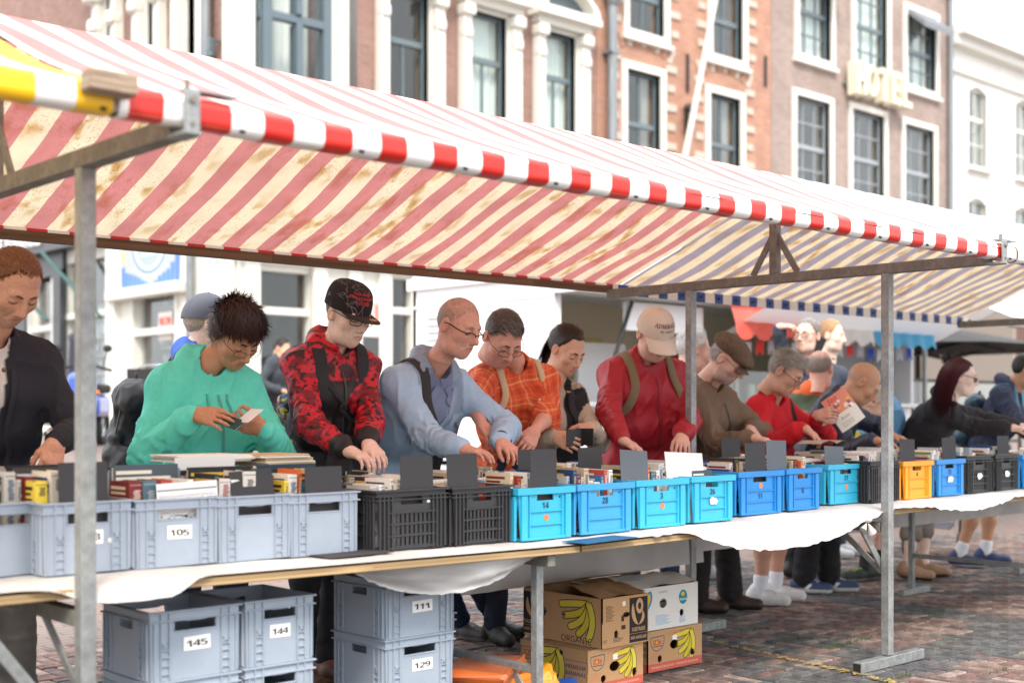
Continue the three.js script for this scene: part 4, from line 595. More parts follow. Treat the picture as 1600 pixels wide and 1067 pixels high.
const bookGeos = bookCols.map((_, i) => {                                  // unit book: spine towards +z, boards at +-x, pages recessed
  const cx = (i % 8) / 8, cy = 1 - (Math.floor(i / 8) + 1) / 4, g = [rbox(1, 1, 0.03, 0.012, 0, 0.5, 0.485), box(0.07, 1, 0.97, -0.465, 0.5, -0.015), box(0.07, 1, 0.97, 0.465, 0.5, -0.015)];
  g.forEach((q, k) => { const p = q.attributes.position, u = q.attributes.uv; for (let n = 0; n < p.count; n++) { const s = k === 0 ? (p.getX(n) + 0.5) * 0.28 : lerp(0.38, 0.98, k === 1 ? p.getZ(n) + 0.5 : 0.5 - p.getZ(n)); u.setXY(n, cx + lerp(0.01, 0.99, s) / 8, cy + lerp(0.01, 0.99, p.getY(n)) / 4); } });
  return mg(g);
}), pageGeo = box(0.86, 0.965, 0.955, 0, 0.49, -0.02);
let nBooks = 0; const restBooks = [], restPages = [];
const colName = ['dark red', 'navy', 'cream', 'black', 'mustard', 'steel blue', 'ivory', 'rust', 'slate', 'off white', 'midnight blue', 'tan', 'orange', 'indigo', 'leaf green', 'beige', 'jet black', 'pale grey', 'blue grey', 'plum', 'white', 'charcoal', 'sand', 'bright blue', 'yellow', 'light', 'brown', 'brick red', 'bone', 'pale blue', 'chalk white', 'ink'];
const used = {};
function book(pos, t, h, d, rot, ci, where) {
  if (nBooks < 300) {
    nBooks++; const base = `${colName[ci]} ${t > 0.03 ? 'thick ' : t < 0.012 ? 'thin ' : ''}${h > 0.26 ? 'tall ' : ''}book standing in ${where}`.replace('crate crate', 'crate'), k = used[base] = (used[base] || 0) + 1;
    const b = thing('book', k > 1 ? `${base}, ${['', '', 'second', 'third', 'fourth', 'fifth', 'sixth'][k] || 'last'} such` : base, 'book', pos, 0, 'books in the crates'); b.rotation.set(...rot, 'YXZ');
    const a = part(b, 'cover', bookGeos[ci], bookMat); a.scale.set(t, h, d); const p = part(b, 'pages', pageGeo, ci % 3 ? pageMat : pageWhite); p.scale.set(t, h, d);
  } else { const m = new THREE.Matrix4().compose(V(...pos), new THREE.Quaternion().setFromEuler(new THREE.Euler(...rot, 'YXZ')), V(t, h, d)); restBooks.push(bookGeos[ci].clone().applyMatrix4(m)); restPages.push(pageGeo.clone().applyMatrix4(m)); }
}
const whereOf = k => k.label.replace(/^(turquoise blue|deep blue|blue) crate printed /, 'crate ').replace(/grey crate with handwritten label /, 'crate ').split(' ').slice(0, 7).join(' ');
crateList.forEach((k, ci) => {
  const n2 = k.row === 0 ? 1 : 1, y0 = k.c.position.y + 0.008, wi = k.w - 0.03, r = mulberry(ci * 31 + 7), R = (a, b) => a + (b - a) * r();
  const PALE = [2, 6, 9, 15, 17, 20, 22, 25, 28, 30], hue = () => r() < 0.52 ? PALE[Math.floor(r() * 10)] : Math.floor(r() * 32), left = ci < 5 || (k.row > 0 && k.x < 0.9), prot = left ? [0.23, 0.29] : k.row === 0 ? [0.215, 0.252] : [0.19, 0.235];
  let x = -wi / 2; const lean = R(-0.1, 0.1), faceOn = r() < (k.row ? 0.55 : 0.25);
  if (ci < 5) for (let q = 0; q < 3; q++) book([k.x + R(-0.02, 0.02), y0, k.z - 0.06 - q * 0.03], R(0.006, 0.012), R(0.265, 0.3), R(0.2, 0.25), [0, Math.PI / 2 + R(-0.03, 0.03), R(-0.02, 0.06)], [3, 16, 29, 18, 10, 21, 26][Math.floor(r() * 7)], whereOf(k));
  if (faceOn && ci > 4) { // books standing face forward one behind another, like cards in a tray
    let z = k.d / 2 - 0.05; const two = R(0, 1) < 0.5, cols = two ? [[-wi / 4, wi / 2 - 0.012], [wi / 4, wi / 2 - 0.012]] : [[0, wi - 0.05]];
    for (const [cx, cw] of cols) { z = k.d / 2 - (k.row ? 0.04 : 0.075); let nb = 0; while (z > -k.d / 2 + 0.03 && nb < 6) { const t = R(0.012, 0.04), h = R(prot[0] - 0.03, prot[1] - 0.02) - nb * 0.003; book([k.x + cx + R(-0.008, 0.008), y0, k.z + z], t, h, Math.min(cw, R(0.12, 0.17)), [0, Math.PI / 2 + R(-0.03, 0.03), R(-0.04, 0.1)], hue(), whereOf(k)); z -= t + 0.012; nb++; } }
  } else while (x < wi / 2 - 0.02) {
    const t = Math.min(ci < 5 ? R(0.012, 0.05) : R(0.008, 0.03), wi / 2 - x); if (t < 0.008) break; const h = R(prot[0], prot[1]) - (r() < 0.3 ? 0.03 : 0), d = ci < 5 ? R(0.12, 0.15) : R(0.12, 0.165);
    book([k.x + x + t / 2, y0, k.z + k.d / 2 - (k.row ? 0.03 : 0.06) - d / 2 - R(0, 0.02)], t, h, d, [0, k.turn + R(-0.02, 0.02), lean * 0.3 + R(-0.015, 0.015)], ci < 5 ? Math.floor(r() * 32) : hue(), whereOf(k)); x += t + R(0.001, 0.004);
  }
});
if (restBooks.length) { const o = thing('book_rows', 'further rows of second hand books filling the back crates', 'books'); o.userData.kind = 'stuff'; part(o, 'covers', mg(restBooks), bookMat); part(o, 'pages', mg(restPages), pageMat); }
// loose stacks of old magazines across the back crates, comic and cards
{
  const stackOf = (px0, px1, py, z, n, label, mat) => { const a = atZ(px0, py, z), b = atZ(px1, py, z), o = thing('magazine_stack', label, 'magazines', [(a.x + b.x) / 2, a.y, z]); for (let k = 0; k < n; k++) { const m = part(o, 'magazine', rbox(b.x - a.x + rr(-0.015, 0.015), 0.0055, 0.22 + rr(-0.02, 0.02), 0.002), k % 3 === 2 ? pageWhite : mat); m.position.set(rr(-0.012, 0.012), k * 0.006 + 0.003, rr(-0.012, 0.012)); m.rotation.set(0, rr(-0.05, 0.05), rr(-0.006, 0.006)); } };
  const yel = M(C(0.55, 0.42, 0.24), 0.9);
  stackOf(385, 462, 728, -0.62, 7, 'pile of yellowed magazines lying on the back crates before the red jacket', yel); stackOf(262, 372, 722, -0.66, 4, 'low pile of paper sheets before the turquoise hoodie', pageWhite);
  const wb = atZ(272, 715, -0.5), wc = atZ(366, 715, -0.5); single('white_card', 'blank white card standing before the turquoise hoodie', 'card', rbox(wc.x - wb.x, 0.2, 0.004, 0.001, (wb.x + wc.x) / 2, wb.y - 0.1, -0.5), cardWhite);
  const ca = atZ(243, 755, -0.225), cb = atZ(338, 750, -0.225), cw = cb.x - ca.x; const comic = single('comic_sheet', 'black and white comic page standing in crate 105', 'comic', grid(1, 1, (u, v) => V(lerp(-cw / 2, cw / 2, u), lerp(-0.19, 0, v), lerp(0.012, 0, v))), M(0xffffff, 0.7, { side: THREE.DoubleSide, map: canvasTex(256, 320, (c, w, h) => { c.fillStyle = '#efefec'; c.fillRect(0, 0, w, h); c.fillStyle = '#22232a'; c.fillRect(4, 34, w - 8, 6); const r = mulberry(8); for (let p = 0; p < 12; p++) { const x = 12 + (p % 4) * 60, y = 64 + Math.floor(p / 4) * 84; c.strokeStyle = '#333'; c.strokeRect(x, y, 54, 72); for (let k = 0; k < 16; k++) { c.fillStyle = r() < 0.7 ? '#2a2a2e' : '#888'; c.fillRect(x + r() * 44, y + 16 + r() * 46, 4 + r() * 12, 3 + r() * 12); } c.fillStyle = '#55565a'; for (let k = 0; k < 5; k++) c.fillRect(x + 4 + k * 9, y + 6, 7, 3); } }) }), null, [(ca.x + cb.x) / 2, ca.y, -0.225]); comic.rotation.z = 0.03;
}
// ---------- people: smooth bodies from tapered bones ----------
function surfaceNets(sdf, lo, hi, cell) {
  const B = 5, nx = Math.ceil((hi.x - lo.x) / cell / B) * B, ny = Math.ceil((hi.y - lo.y) / cell / B) * B, nz = Math.ceil((hi.z - lo.z) / cell / B) * B;
  const sx = 1, sy = nx + 1, sz = (nx + 1) * (ny + 1), val = new Float32Array(sz * (nz + 1)).fill(NaN), vid = new Int32Array(sz * (nz + 1)).fill(-1);
  const pos = [], idx = [], cells = [], half = B * cell / 2, reach = half * 1.74 + 0.03;
  for (let k = 0; k < nz; k += B) for (let j = 0; j < ny; j += B) for (let i = 0; i < nx; i += B) {
    if (Math.abs(sdf(lo.x + i * cell + half, lo.y + j * cell + half, lo.z + k * cell + half)) > reach) continue;
    for (let c = k; c <= k + B; c++) for (let b = j; b <= j + B; b++) for (let a = i; a <= i + B; a++) { const q = a + b * sy + c * sz; if (val[q] !== val[q]) val[q] = sdf(lo.x + a * cell, lo.y + b * cell, lo.z + c * cell); }
    for (let c = k; c < k + B; c++) for (let b = j; b < j + B; b++) for (let a = i; a < i + B; a++) {
      const q = a + b * sy + c * sz; let m = 0, n = 0, X = 0, Y = 0, Z = 0; const o = [q, q + 1, q + sy, q + sy + 1, q + sz, q + sz + 1, q + sz + sy, q + sz + sy + 1], v = o.map(t => val[t]);
      for (let t = 0; t < 8; t++) if (v[t] < 0) m |= 1 << t; if (m === 0 || m === 255) continue;
      for (const [s, e] of [[0, 1], [2, 3], [4, 5], [6, 7], [0, 2], [1, 3], [4, 6], [5, 7], [0, 4], [1, 5], [2, 6], [3, 7]]) if ((v[s] < 0) !== (v[e] < 0)) { const t = v[s] / (v[s] - v[e]); n++; X += lerp(s & 1, e & 1, t); Y += lerp(s >> 1 & 1, e >> 1 & 1, t); Z += lerp(s >> 2, e >> 2, t); }
      vid[q] = pos.length / 3; pos.push(lo.x + (a + X / n) * cell, lo.y + (b + Y / n) * cell, lo.z + (c + Z / n) * cell); cells.push(a, b, c, q);
    }
  }
  for (let t = 0; t < cells.length; t += 4) {
    const [a, b, c, q] = [cells[t], cells[t + 1], cells[t + 2], cells[t + 3]], v0 = val[q] < 0;
    const quad = (p, r, s, u, flip) => { if (p < 0 || r < 0 || s < 0 || u < 0) return; flip ? idx.push(p, s, r, p, u, s) : idx.push(p, r, s, p, s, u); };
    if (b > 0 && c > 0 && (val[q + 1] < 0) !== v0) quad(vid[q - sy - sz], vid[q - sz], vid[q], vid[q - sy], !v0);
    if (a > 0 && c > 0 && (val[q + sy] < 0) !== v0) quad(vid[q - 1 - sz], vid[q - 1], vid[q], vid[q - sz], !v0);
    if (a > 0 && b > 0 && (val[q + sz] < 0) !== v0) quad(vid[q - 1 - sy], vid[q - sy], vid[q], vid[q - 1], !v0);
  }
  const g = new THREE.BufferGeometry(); g.setAttribute('position', new THREE.Float32BufferAttribute(pos, 3)); g.setIndex(idx);
  const nr = new Float32Array(pos.length), e = cell * 0.6; for (let i = 0; i < pos.length; i += 3) { const x = pos[i], y = pos[i + 1], z = pos[i + 2]; let a = sdf(x + e, y, z) - sdf(x - e, y, z), b = sdf(x, y + e, z) - sdf(x, y - e, z), c = sdf(x, y, z + e) - sdf(x, y, z - e); const l = Math.hypot(a, b, c) || 1; nr[i] = a / l; nr[i + 1] = b / l; nr[i + 2] = c / l; }
  g.setAttribute('normal', new THREE.BufferAttribute(nr, 3)); return g;
}
const smin = (a, b, k) => { const h = Math.max(k - Math.abs(a - b), 0) / k; return Math.min(a, b) - h * h * k * 0.25; };
const smax = (a, b, k) => -smin(-a, -b, k);
function capsule(a, b, ra, rb) { const dx = b.x - a.x, dy = b.y - a.y, dz = b.z - a.z, L = dx * dx + dy * dy + dz * dz || 1e-9; return (x, y, z) => { const px = x - a.x, py = y - a.y, pz = z - a.z; let h = (px * dx + py * dy + pz * dz) / L; h = h < 0 ? 0 : h > 1 ? 1 : h; const qx = px - dx * h, qy = py - dy * h, qz = pz - dz * h; return Math.sqrt(qx * qx + qy * qy + qz * qz) - (ra + (rb - ra) * h); }; }
const ell = (cx, cy, cz, rx, ry, rz) => (x, y, z) => { const a = (x - cx) / rx, b = (y - cy) / ry, c = (z - cz) / rz, l = Math.sqrt(a * a + b * b + c * c), m = Math.sqrt(a * a / (rx * rx) + b * b / (ry * ry) + c * c / (rz * rz)); return m < 1e-9 ? -Math.min(rx, ry, rz) : l * (l - 1) / m; };
const union = (list, k) => (x, y, z) => { let d = 1e9; for (const f of list) d = smin(d, f(x, y, z), k); return d; };
const bounds = (pts, pad) => { const b = new THREE.Box3().setFromPoints(pts); return [b.min.subScalar(pad), b.max.addScalar(pad)]; };
function paint(g, fn) { const p = g.attributes.position, c = new Float32Array(p.count * 3); for (let i = 0; i < p.count; i++) { const q = fn(p.getX(i), p.getY(i), p.getZ(i)); c[3 * i] = q[0]; c[3 * i + 1] = q[1]; c[3 * i + 2] = q[2]; } g.setAttribute('color', new THREE.BufferAttribute(c, 3)); return g; }
const lin = hex => { const c = H(hex); return [c.r, c.g, c.b]; };
const mixc = (a, b, t) => [lerp(a[0], b[0], t), lerp(a[1], b[1], t), lerp(a[2], b[2], t)];
// direction a person faces: 0 looks at the camera, + turns to the right of the photograph
const dirOf = deg => FWD.clone().multiplyScalar(-Math.cos(deg * D2R)).addScaledVector(RGT, Math.sin(deg * D2R));
function basis(fwd, up) { const z = fwd.clone().normalize(), x = up.clone().cross(z).normalize(), y = z.clone().cross(x).normalize(); return new THREE.Matrix4().makeBasis(x, y, z); }   // x: the person's left

// ---- head in its own frame: y up, z forward, 0.235 m from chin to crown ----
function headField(f) {
  const w = f.w || 1, jaw = f.jaw || 1, fat = f.fat || 0, age = f.age || 0, ns = f.nose || 1;
  const base = [[ell(0, 0.032, -0.014, 0.0755 * w, 0.09, 0.094), 0.03], [ell(0, -0.03, 0.02, 0.06 * w + fat * 0.4, 0.08, 0.072), 0.035], [capsule(V(-0.03 * jaw, -0.078, 0.03), V(0.03 * jaw, -0.078, 0.03), 0.034 + fat * 0.4, 0.034 + fat * 0.4), 0.03], [ell(0, -0.097, 0.063, 0.021 * jaw, 0.018, 0.018), 0.022],
    [ell(0.043 * w, -0.018, 0.056, 0.023 + fat * 0.3, 0.025 + fat * 0.3, 0.022), 0.022], [ell(-0.043 * w, -0.018, 0.056, 0.023 + fat * 0.3, 0.025 + fat * 0.3, 0.022), 0.022], [capsule(V(-0.034, 0.026, 0.073), V(0.034, 0.026, 0.073), 0.013, 0.013), 0.018], [capsule(V(0, -0.05, 0.068), V(0, -0.075, 0.066), 0.026, 0.024), 0.02]];
  if (fat > 0.01) base.push([ell(0, -0.105, 0.025, 0.05, 0.03, 0.045), 0.03]);
  const feat = [[capsule(V(0, 0.022, 0.083), V(0, -0.026, 0.104 + 0.006 * ns), 0.0085, 0.0115 * ns), 0.012], [ell(0.0115 * ns, -0.033, 0.096, 0.0095, 0.008, 0.011), 0.008], [ell(-0.0115 * ns, -0.033, 0.096, 0.0095, 0.008, 0.011), 0.008],
    [ell(0.031, 0.006, 0.071, 0.0165, 0.0125, 0.0145), 0.006], [ell(-0.031, 0.006, 0.071, 0.0165, 0.0125, 0.0145), 0.006], [ell(0, -0.0595, 0.088, 0.021, 0.0052, 0.0085), 0.006], [ell(0, -0.0685, 0.0865, 0.0185, 0.0062, 0.009), 0.006]];
  const ears = [1, -1].map(s => { const e = ell(s * (0.0785 * w + fat * 0.15), -0.002, -0.012, 0.011, 0.031, 0.019), hole = ell(s * (0.09 * w + fat * 0.15), -0.001, -0.007, 0.008, 0.018, 0.0095); return (x, y, z) => smax(e(x, y, z), -hole(x, y, z), 0.006); });
  const sock = [ell(0.031, 0.008, 0.092, 0.02, 0.0125, 0.016), ell(-0.031, 0.008, 0.092, 0.02, 0.0125, 0.016)], mouth = capsule(V(-0.021, -0.0637, 0.0955), V(0.021, -0.0637, 0.0955), 0.0028, 0.0028), fold = [capsule(V(0.02, -0.03, 0.094), V(0.033, -0.062, 0.08), 0.004, 0.004), capsule(V(-0.02, -0.03, 0.094), V(-0.033, -0.062, 0.08), 0.004, 0.004)];
  const neck = capsule(V(0, -0.06, -0.022), V(0, -0.17, -0.04), 0.047 + fat * 0.5, 0.045 + fat * 0.3);
  return (x, y, z) => {
    let d = 1e9; for (const [q, k] of base) d = smin(d, q(x, y, z), k); for (const q of sock) d = smax(d, -q(x, y, z), 0.014); for (const [q, k] of feat) d = smin(d, q(x, y, z), k);
    d = smax(d, -mouth(x, y, z), 0.005); if (age) for (const q of fold) d = smax(d, -q(x, y, z), 0.008); for (const q of ears) d = smin(d, q(x, y, z), 0.006);
    return smin(d, neck(x, y, z), 0.03);
  };
}
function headGeo(f, skin, cell = 0.0042) {
  const g = surfaceNets(headField(f), V(-0.115, -0.16, -0.125), V(0.115, 0.14, 0.135), cell), s = lin(skin), red = [s[0] * 0.98, s[1] * 0.68, s[2] * 0.62], lip = mixc(s, [0.42, 0.13, 0.12], f.lip ?? 0.45), stub = mixc(s, [0.2, 0.18, 0.17], f.stubble ?? 0);
  return paint(g, (x, y, z) => {
    let c = mixc(s, red, 0.35 * clamp(1 - Math.hypot(Math.abs(x) - 0.042, y + 0.022, z - 0.07) / 0.035) + 0.4 * clamp(1 - Math.hypot(x, y + 0.03, z - 0.11) / 0.025) + (Math.abs(x) > 0.07 ? 0.3 : 0));
    if (y < -0.03 && z > 0) c = mixc(c, stub, clamp((-y - 0.03) / 0.02));
    const l = Math.hypot(x / 0.023, (y + 0.064) / 0.0105); if (z > 0.075 && l < 1.15) c = mixc(c, lip, clamp((1.15 - l) * 4));
    const m = 0.94 + 0.08 * n3(x * 60, y * 60, z * 60) + 0.04 * n3(x * 160, y * 160, z * 160); return [c[0] * m, c[1] * m, c[2] * m];
  });
}
// hair as ribbons rooted on the scalp, over a thin cap of hair
function hairGeo(h, f, seed) {
  const r = mulberry(seed), R = (a, b) => a + (b - a) * r(), w = f.w || 1, pos = [], nor = [], col = [], base = lin(h.color), alt = h.alt ? lin(h.alt) : base.map(c => c * 0.6), N = h.n || 2600;
  const rx = 0.0755 * w + 0.002, ry = 0.092, rz = 0.096, tmp = V(0, 0, 0), emit = (pts, wid, c) => {
    for (let k = 0; k + 1 < pts.length; k++) { const a = pts[k], b = pts[k + 1], t = b.p.clone().sub(a.p), s = t.clone().cross(a.n).normalize(), wa = wid * (1 - k / (pts.length - 1) * 0.8), wb = wid * (1 - (k + 1) / (pts.length - 1) * 0.8); const q = [a.p.clone().addScaledVector(s, -wa), a.p.clone().addScaledVector(s, wa), b.p.clone().addScaledVector(s, wb), b.p.clone().addScaledVector(s, -wb)]; for (const i of [0, 1, 2, 0, 2, 3]) { pos.push(q[i].x, q[i].y, q[i].z); const n = (i < 2 ? a : b).n; nor.push(n.x, n.y, n.z); col.push(...c); } }
  };
  let made = 0, tries = 0; while (made < N && tries++ < N * 12) {
    const u = R(-1, 1), a = R(0, 2 * Math.PI), q = Math.sqrt(1 - u * u), n0 = V(q * Math.cos(a), u, q * Math.sin(a)), p = V(n0.x * rx, 0.032 + n0.y * ry, -0.014 + n0.z * rz);
    if (!h.mask(p.x, p.y, p.z, R)) continue; made++;
    const n = V(n0.x / rx, n0.y / ry, n0.z / rz).normalize(), L = R(0.6, 1.1) * h.len(p.x, p.y, p.z), flow = h.flow(p.x, p.y, p.z).clone(); flow.addScaledVector(n, -flow.dot(n)).normalize();
    const lift = h.lift ?? 0.35, jit = h.jit ?? 0.4, d = flow.multiplyScalar(1 - lift).addScaledVector(n, lift).add(V(R(-jit, jit), R(-jit, jit), R(-jit, jit)).multiplyScalar(0.6)).normalize(), seg = h.seg || 3, pts = []; let cur = p.clone().addScaledVector(n, (h.root ?? 0) * r() - 0.002), dd = d.clone(); const cu = h.curl || 0;
    for (let k = 0; k <= seg; k++) { let nn = V(cur.x / rx / rx, (cur.y - 0.032) / ry / ry, (cur.z + 0.014) / rz / rz).normalize(); pts.push({ p: cur.clone(), n: nn.addScaledVector(dd, 0.25).normalize() }); cur = cur.addScaledVector(dd, L / seg); dd.add(V(0, -(h.grav ?? 0.35) * L * 3, 0)).add(V(R(-cu, cu), R(-cu, cu), R(-cu, cu))).normalize(); if (h.hug) { const e = Math.hypot(cur.x / rx, (cur.y - 0.032) / ry, (cur.z + 0.014) / rz); if (e < 1.02 && cur.y > -0.05) { cur.x *= 1.03 / e; cur.z = -0.014 + (cur.z + 0.014) * 1.03 / e; } } }
    const t = R(0, 1) ** 1.3, m = R(0.75, 1.2); emit(pts, (h.width || 0.0022) * R(0.7, 1.3), mixc(base, alt, t).map(c => c * m));
  }
  const g = new THREE.BufferGeometry(); g.setAttribute('position', new THREE.Float32BufferAttribute(pos, 3)); g.setAttribute('normal', new THREE.Float32BufferAttribute(nor, 3)); g.setAttribute('color', new THREE.Float32BufferAttribute(col, 3)); return g;
}
const hairM = new THREE.MeshStandardMaterial({ vertexColors: true, roughness: 0.5, side: THREE.DoubleSide });
const back = V(0, -0.3, -1), down = V(0, -1, -0.15);
const HAIRD = (x, y, z, fr = 0.088, side = 0.03, nape = -0.07) => { const az = Math.atan2(Math.abs(x), z + 0.014) / D2R, lim = az < 32 ? fr : az < 68 ? lerp(fr, side, (az - 32) / 36) : az < 92 ? lerp(side, -0.035, (az - 68) / 24) : az < 128 ? lerp(0.012, nape, (az - 92) / 36) : nape; return y - lim; };
const HAIRLINE = (...a) => HAIRD(...a) > 0;
const STYLE = {
  short: (c, alt, o = {}) => ({ color: c, alt, mask: (x, y, z, R) => HAIRLINE(x, y, z, (o.fr ?? 0.088) + R(-0.006, 0.006)), len: (x, y, z) => (o.len || 0.03) * (y > 0.07 ? 1.1 : 0.55), flow: (x, y, z) => y > 0.06 && z > -0.02 ? (o.fwdflow ? V(0.3, 0, 1) : V(x * 4, 0.2, -0.6)) : down, lift: 0.2, jit: 0.28, n: 3400, width: 0.0018, ...o.x }),
  messy: (c, alt, o = {}) => ({ color: c, alt, mask: (x, y, z) => HAIRLINE(x, y, z, 0.075), thick: 0.018, len: (x, y, z) => y > 0.05 ? 0.06 : 0.04, flow: (x, y, z) => y > 0.04 ? V(x * 8 + 0.4 * n3(x * 30, y * 30, z * 30), 0.2, 0.9) : down, lift: 0.22, jit: 0.4, grav: 1.2, seg: 5, n: 5600, width: 0.0024, root: 0.02, curl: 0.28, ...o.x }),
  bald: (c, alt, o = {}) => ({ color: c, alt, shell: false, mask: (x, y, z, R) => (HAIRLINE(x, y, z, 0.3, 0.04) && y < (o.top ?? 0.055) + R(-0.02, 0.015) && !(z > 0.05)) || (o.fuzz && HAIRLINE(x, y, z, 0.088) && R(0, 1) < o.fuzz), len: () => o.len || 0.018, flow: () => down, lift: 0.2, jit: 0.25, n: o.n || 3600, width: 0.0016, ...o.x }),
  long: (c, alt, o = {}) => ({ color: c, alt, mask: (x, y, z) => HAIRLINE(x, y, z, 0.085), len: (x, y, z) => z > 0.035 ? 0.09 : (o.len || 0.3), flow: (x, y, z) => z > 0 ? V(x * 10, -0.5, -1.2) : y > 0.07 ? V(x * 8, -0.4, -0.8) : V(x * 2, -1, -0.5), lift: 0.08, jit: 0.12, grav: 0.7, seg: 8, n: 3000, width: 0.0035, hug: 1, ...o.x }),
  tied: (c, alt, o = {}) => ({ color: c, alt, mask: (x, y, z) => HAIRLINE(x, y, z, 0.09), len: () => 0.06, flow: (x, y, z) => V(-x * 1.5, (0.0 - y) * 1.2, -1), lift: 0.04, jit: 0.08, grav: 0.05, n: 3000, width: 0.0032, hug: 1, ...o.x }),
  under: (c, alt, o = {}) => ({ color: c, alt, thick: 0.004, dist: (x, y, z) => Math.min(HAIRD(x, y, z, 0.3, 0.1), 0.05 - y), mask: (x, y, z) => HAIRLINE(x, y, z, 0.3, 0.1) && y < 0.03, len: () => o.len || 0.028, flow: () => down, lift: 0.2, jit: 0.3, n: 1500, ...o.x }),
};
const lashM = M(C(0.03, 0.02, 0.018), 0.8), lensM = P(0xffffff, 0.04, { transmission: 1, thickness: 0, ior: 1.5 }), darkLens = P(C(0.02, 0.02, 0.022), 0.08), wireM = M(C(0.03, 0.028, 0.028), 0.35, { metalness: 0.4 });
function faceBits(g, f, browC) {
  const brow = [], lash = []; for (const s of [1, -1]) { brow.push(tube([V(s * 0.012, 0.026, 0.0895), V(s * 0.03, 0.0315, 0.0865), V(s * 0.047, 0.026, 0.074)], 0.0033, 8, 5).scale(1, 1, 1)); lash.push(tube([V(s * 0.0165, 0.0025, 0.0815), V(s * 0.031, -0.0022, 0.0855), V(s * 0.046, 0.0005, 0.078)], 0.0013, 8, 4)); }
  part(g, 'eyebrow', brow[0], browC); part(g, 'eyebrow', brow[1], browC); part(g, 'eyelashes', lash[0], lashM); part(g, 'eyelashes', lash[1], lashM);
}
function glasses(g, f, o = {}) {
  const w = f.w || 1, y0 = o.low ? -0.006 : 0.0, z0 = 0.099 + (o.low ? 0.003 : 0), fr = [], rim = o.r || 0.0016, gg = sub(g, 'glasses');
  const loop = s => { const pts = []; for (let k = 0; k < 14; k++) { const a = k / 14 * 2 * Math.PI, cx = Math.sign(Math.cos(a)) * Math.abs(Math.cos(a)) ** 0.7, sy = Math.sign(Math.sin(a)) * Math.abs(Math.sin(a)) ** 0.7; pts.push(V(s * 0.0335 + cx * 0.0245, y0 + sy * (o.h || 0.0145), z0 - 0.006 * (cx * s + 0.4))); } return pts; };
  for (const s of [1, -1]) { const L = loop(s); if (o.half) fr.push(tube(L.filter(p => p.y > y0 - 0.003).sort((a, b) => a.x - b.x), rim, 16, 5)); else fr.push(tube(L, rim, 28, 5, true)); fr.push(tube([V(s * 0.058, y0 + 0.008, z0 - 0.01), V(s * 0.073 * w + s * 0.004, y0 + 0.012, 0.06), V(s * (0.083 * w), 0.012, -0.005), V(s * 0.08 * w, -0.004, -0.026)], rim * 1.1, 16, 5)); const sh = new THREE.ShapeGeometry(new THREE.Shape(L.map(p => new THREE.Vector2(p.x, p.y)))); part(gg, 'lens', plain(sh.translate(0, 0, z0 - 0.003)), o.dark ? darkLens : lensM); }
  fr.push(tube([V(-0.0095, y0 + 0.005, z0), V(0, y0 + 0.008, z0 + 0.004), V(0.0095, y0 + 0.005, z0)], rim, 6, 5)); part(gg, 'frame', mg(fr), o.mat || wireM); return gg;
}
// ---- hand: palm and five unequal jointed fingers; frame: z along the fingers, y up off the back, x to the thumb side times side ----
function handField(side, curl, spread = 1, rel = 1) {
  const list = [], s = side, root = [[-0.031, 0.0, 0.082], [-0.0105, 0.003, 0.09], [0.0115, 0.002, 0.088], [0.031, 0, 0.08]], len = [0.064, 0.082, 0.087, 0.08], order = [3, 2, 1, 0];
  for (let k = 0; k < 4; k++) { // k 0 little .. 3 index, thumb at +x*s
    const [x, y, z] = root[k], a = V(s * x, y, z); list.push([capsule(V(s * x * 0.55, 0, 0.012), a, 0.0165, 0.0125), 0.016]);
    let ang = curl * (1.05 - 0.06 * k) * 0.45, p = a.clone(); const L = len[k] * rel, sp = (k - 1.5) * 0.09 * spread; [0.46, 0.3, 0.24].forEach((q, i) => { const d = V(s * Math.sin(sp), -Math.sin(ang), Math.cos(ang)).normalize(), e = p.clone().addScaledVector(d, L * q), r0 = 0.0098 - i * 0.0011 - (k === 0 ? 0.001 : 0); list.push([capsule(p, e, r0, r0 - 0.0011), 0.0035]); p = e; ang += curl * 0.75; });
  }
  const t0 = V(s * 0.024, -0.004, 0.025), t1 = V(s * 0.049, -0.016, 0.058), t2 = t1.clone().add(V(s * 0.008, -0.008 - 0.012 * curl, 0.032)), t3 = t2.clone().add(V(-s * 0.004 * curl, -0.006 - 0.01 * curl, 0.024));
  list.push([capsule(t0, t1, 0.018, 0.0125), 0.014], [capsule(t1, t2, 0.0122, 0.0105), 0.004], [capsule(t2, t3, 0.0105, 0.0085), 0.003], [capsule(V(0, 0, -0.004), V(0, 0, 0.02), 0.022, 0.026), 0.02]);
  return (x, y, z) => { let d = 1e9; for (const [q, k] of list) d = smin(d, q(x, y, z), k); return d; };
}
const handCache = {};
function handGeo(side, curl, rel = 1) { const key = `${side},${curl.toFixed(2)},${rel}`; return (handCache[key] ||= surfaceNets(handField(side, curl, 1, rel), V(-0.075, -0.13, -0.05), V(0.075, 0.04, 0.19), 0.0034)).clone(); }
function stripUV(g) { for (const k of Object.keys(g.attributes)) if (!['position', 'normal', 'color'].includes(k)) g.deleteAttribute(k); return g.index ? g : g; }
const merge3 = list => mergeGeometries(list.map(g => { const q = g.index ? g.toNonIndexed() : g; for (const k of Object.keys(q.attributes)) if (!['position', 'normal', 'color'].includes(k)) q.deleteAttribute(k); return q; }));

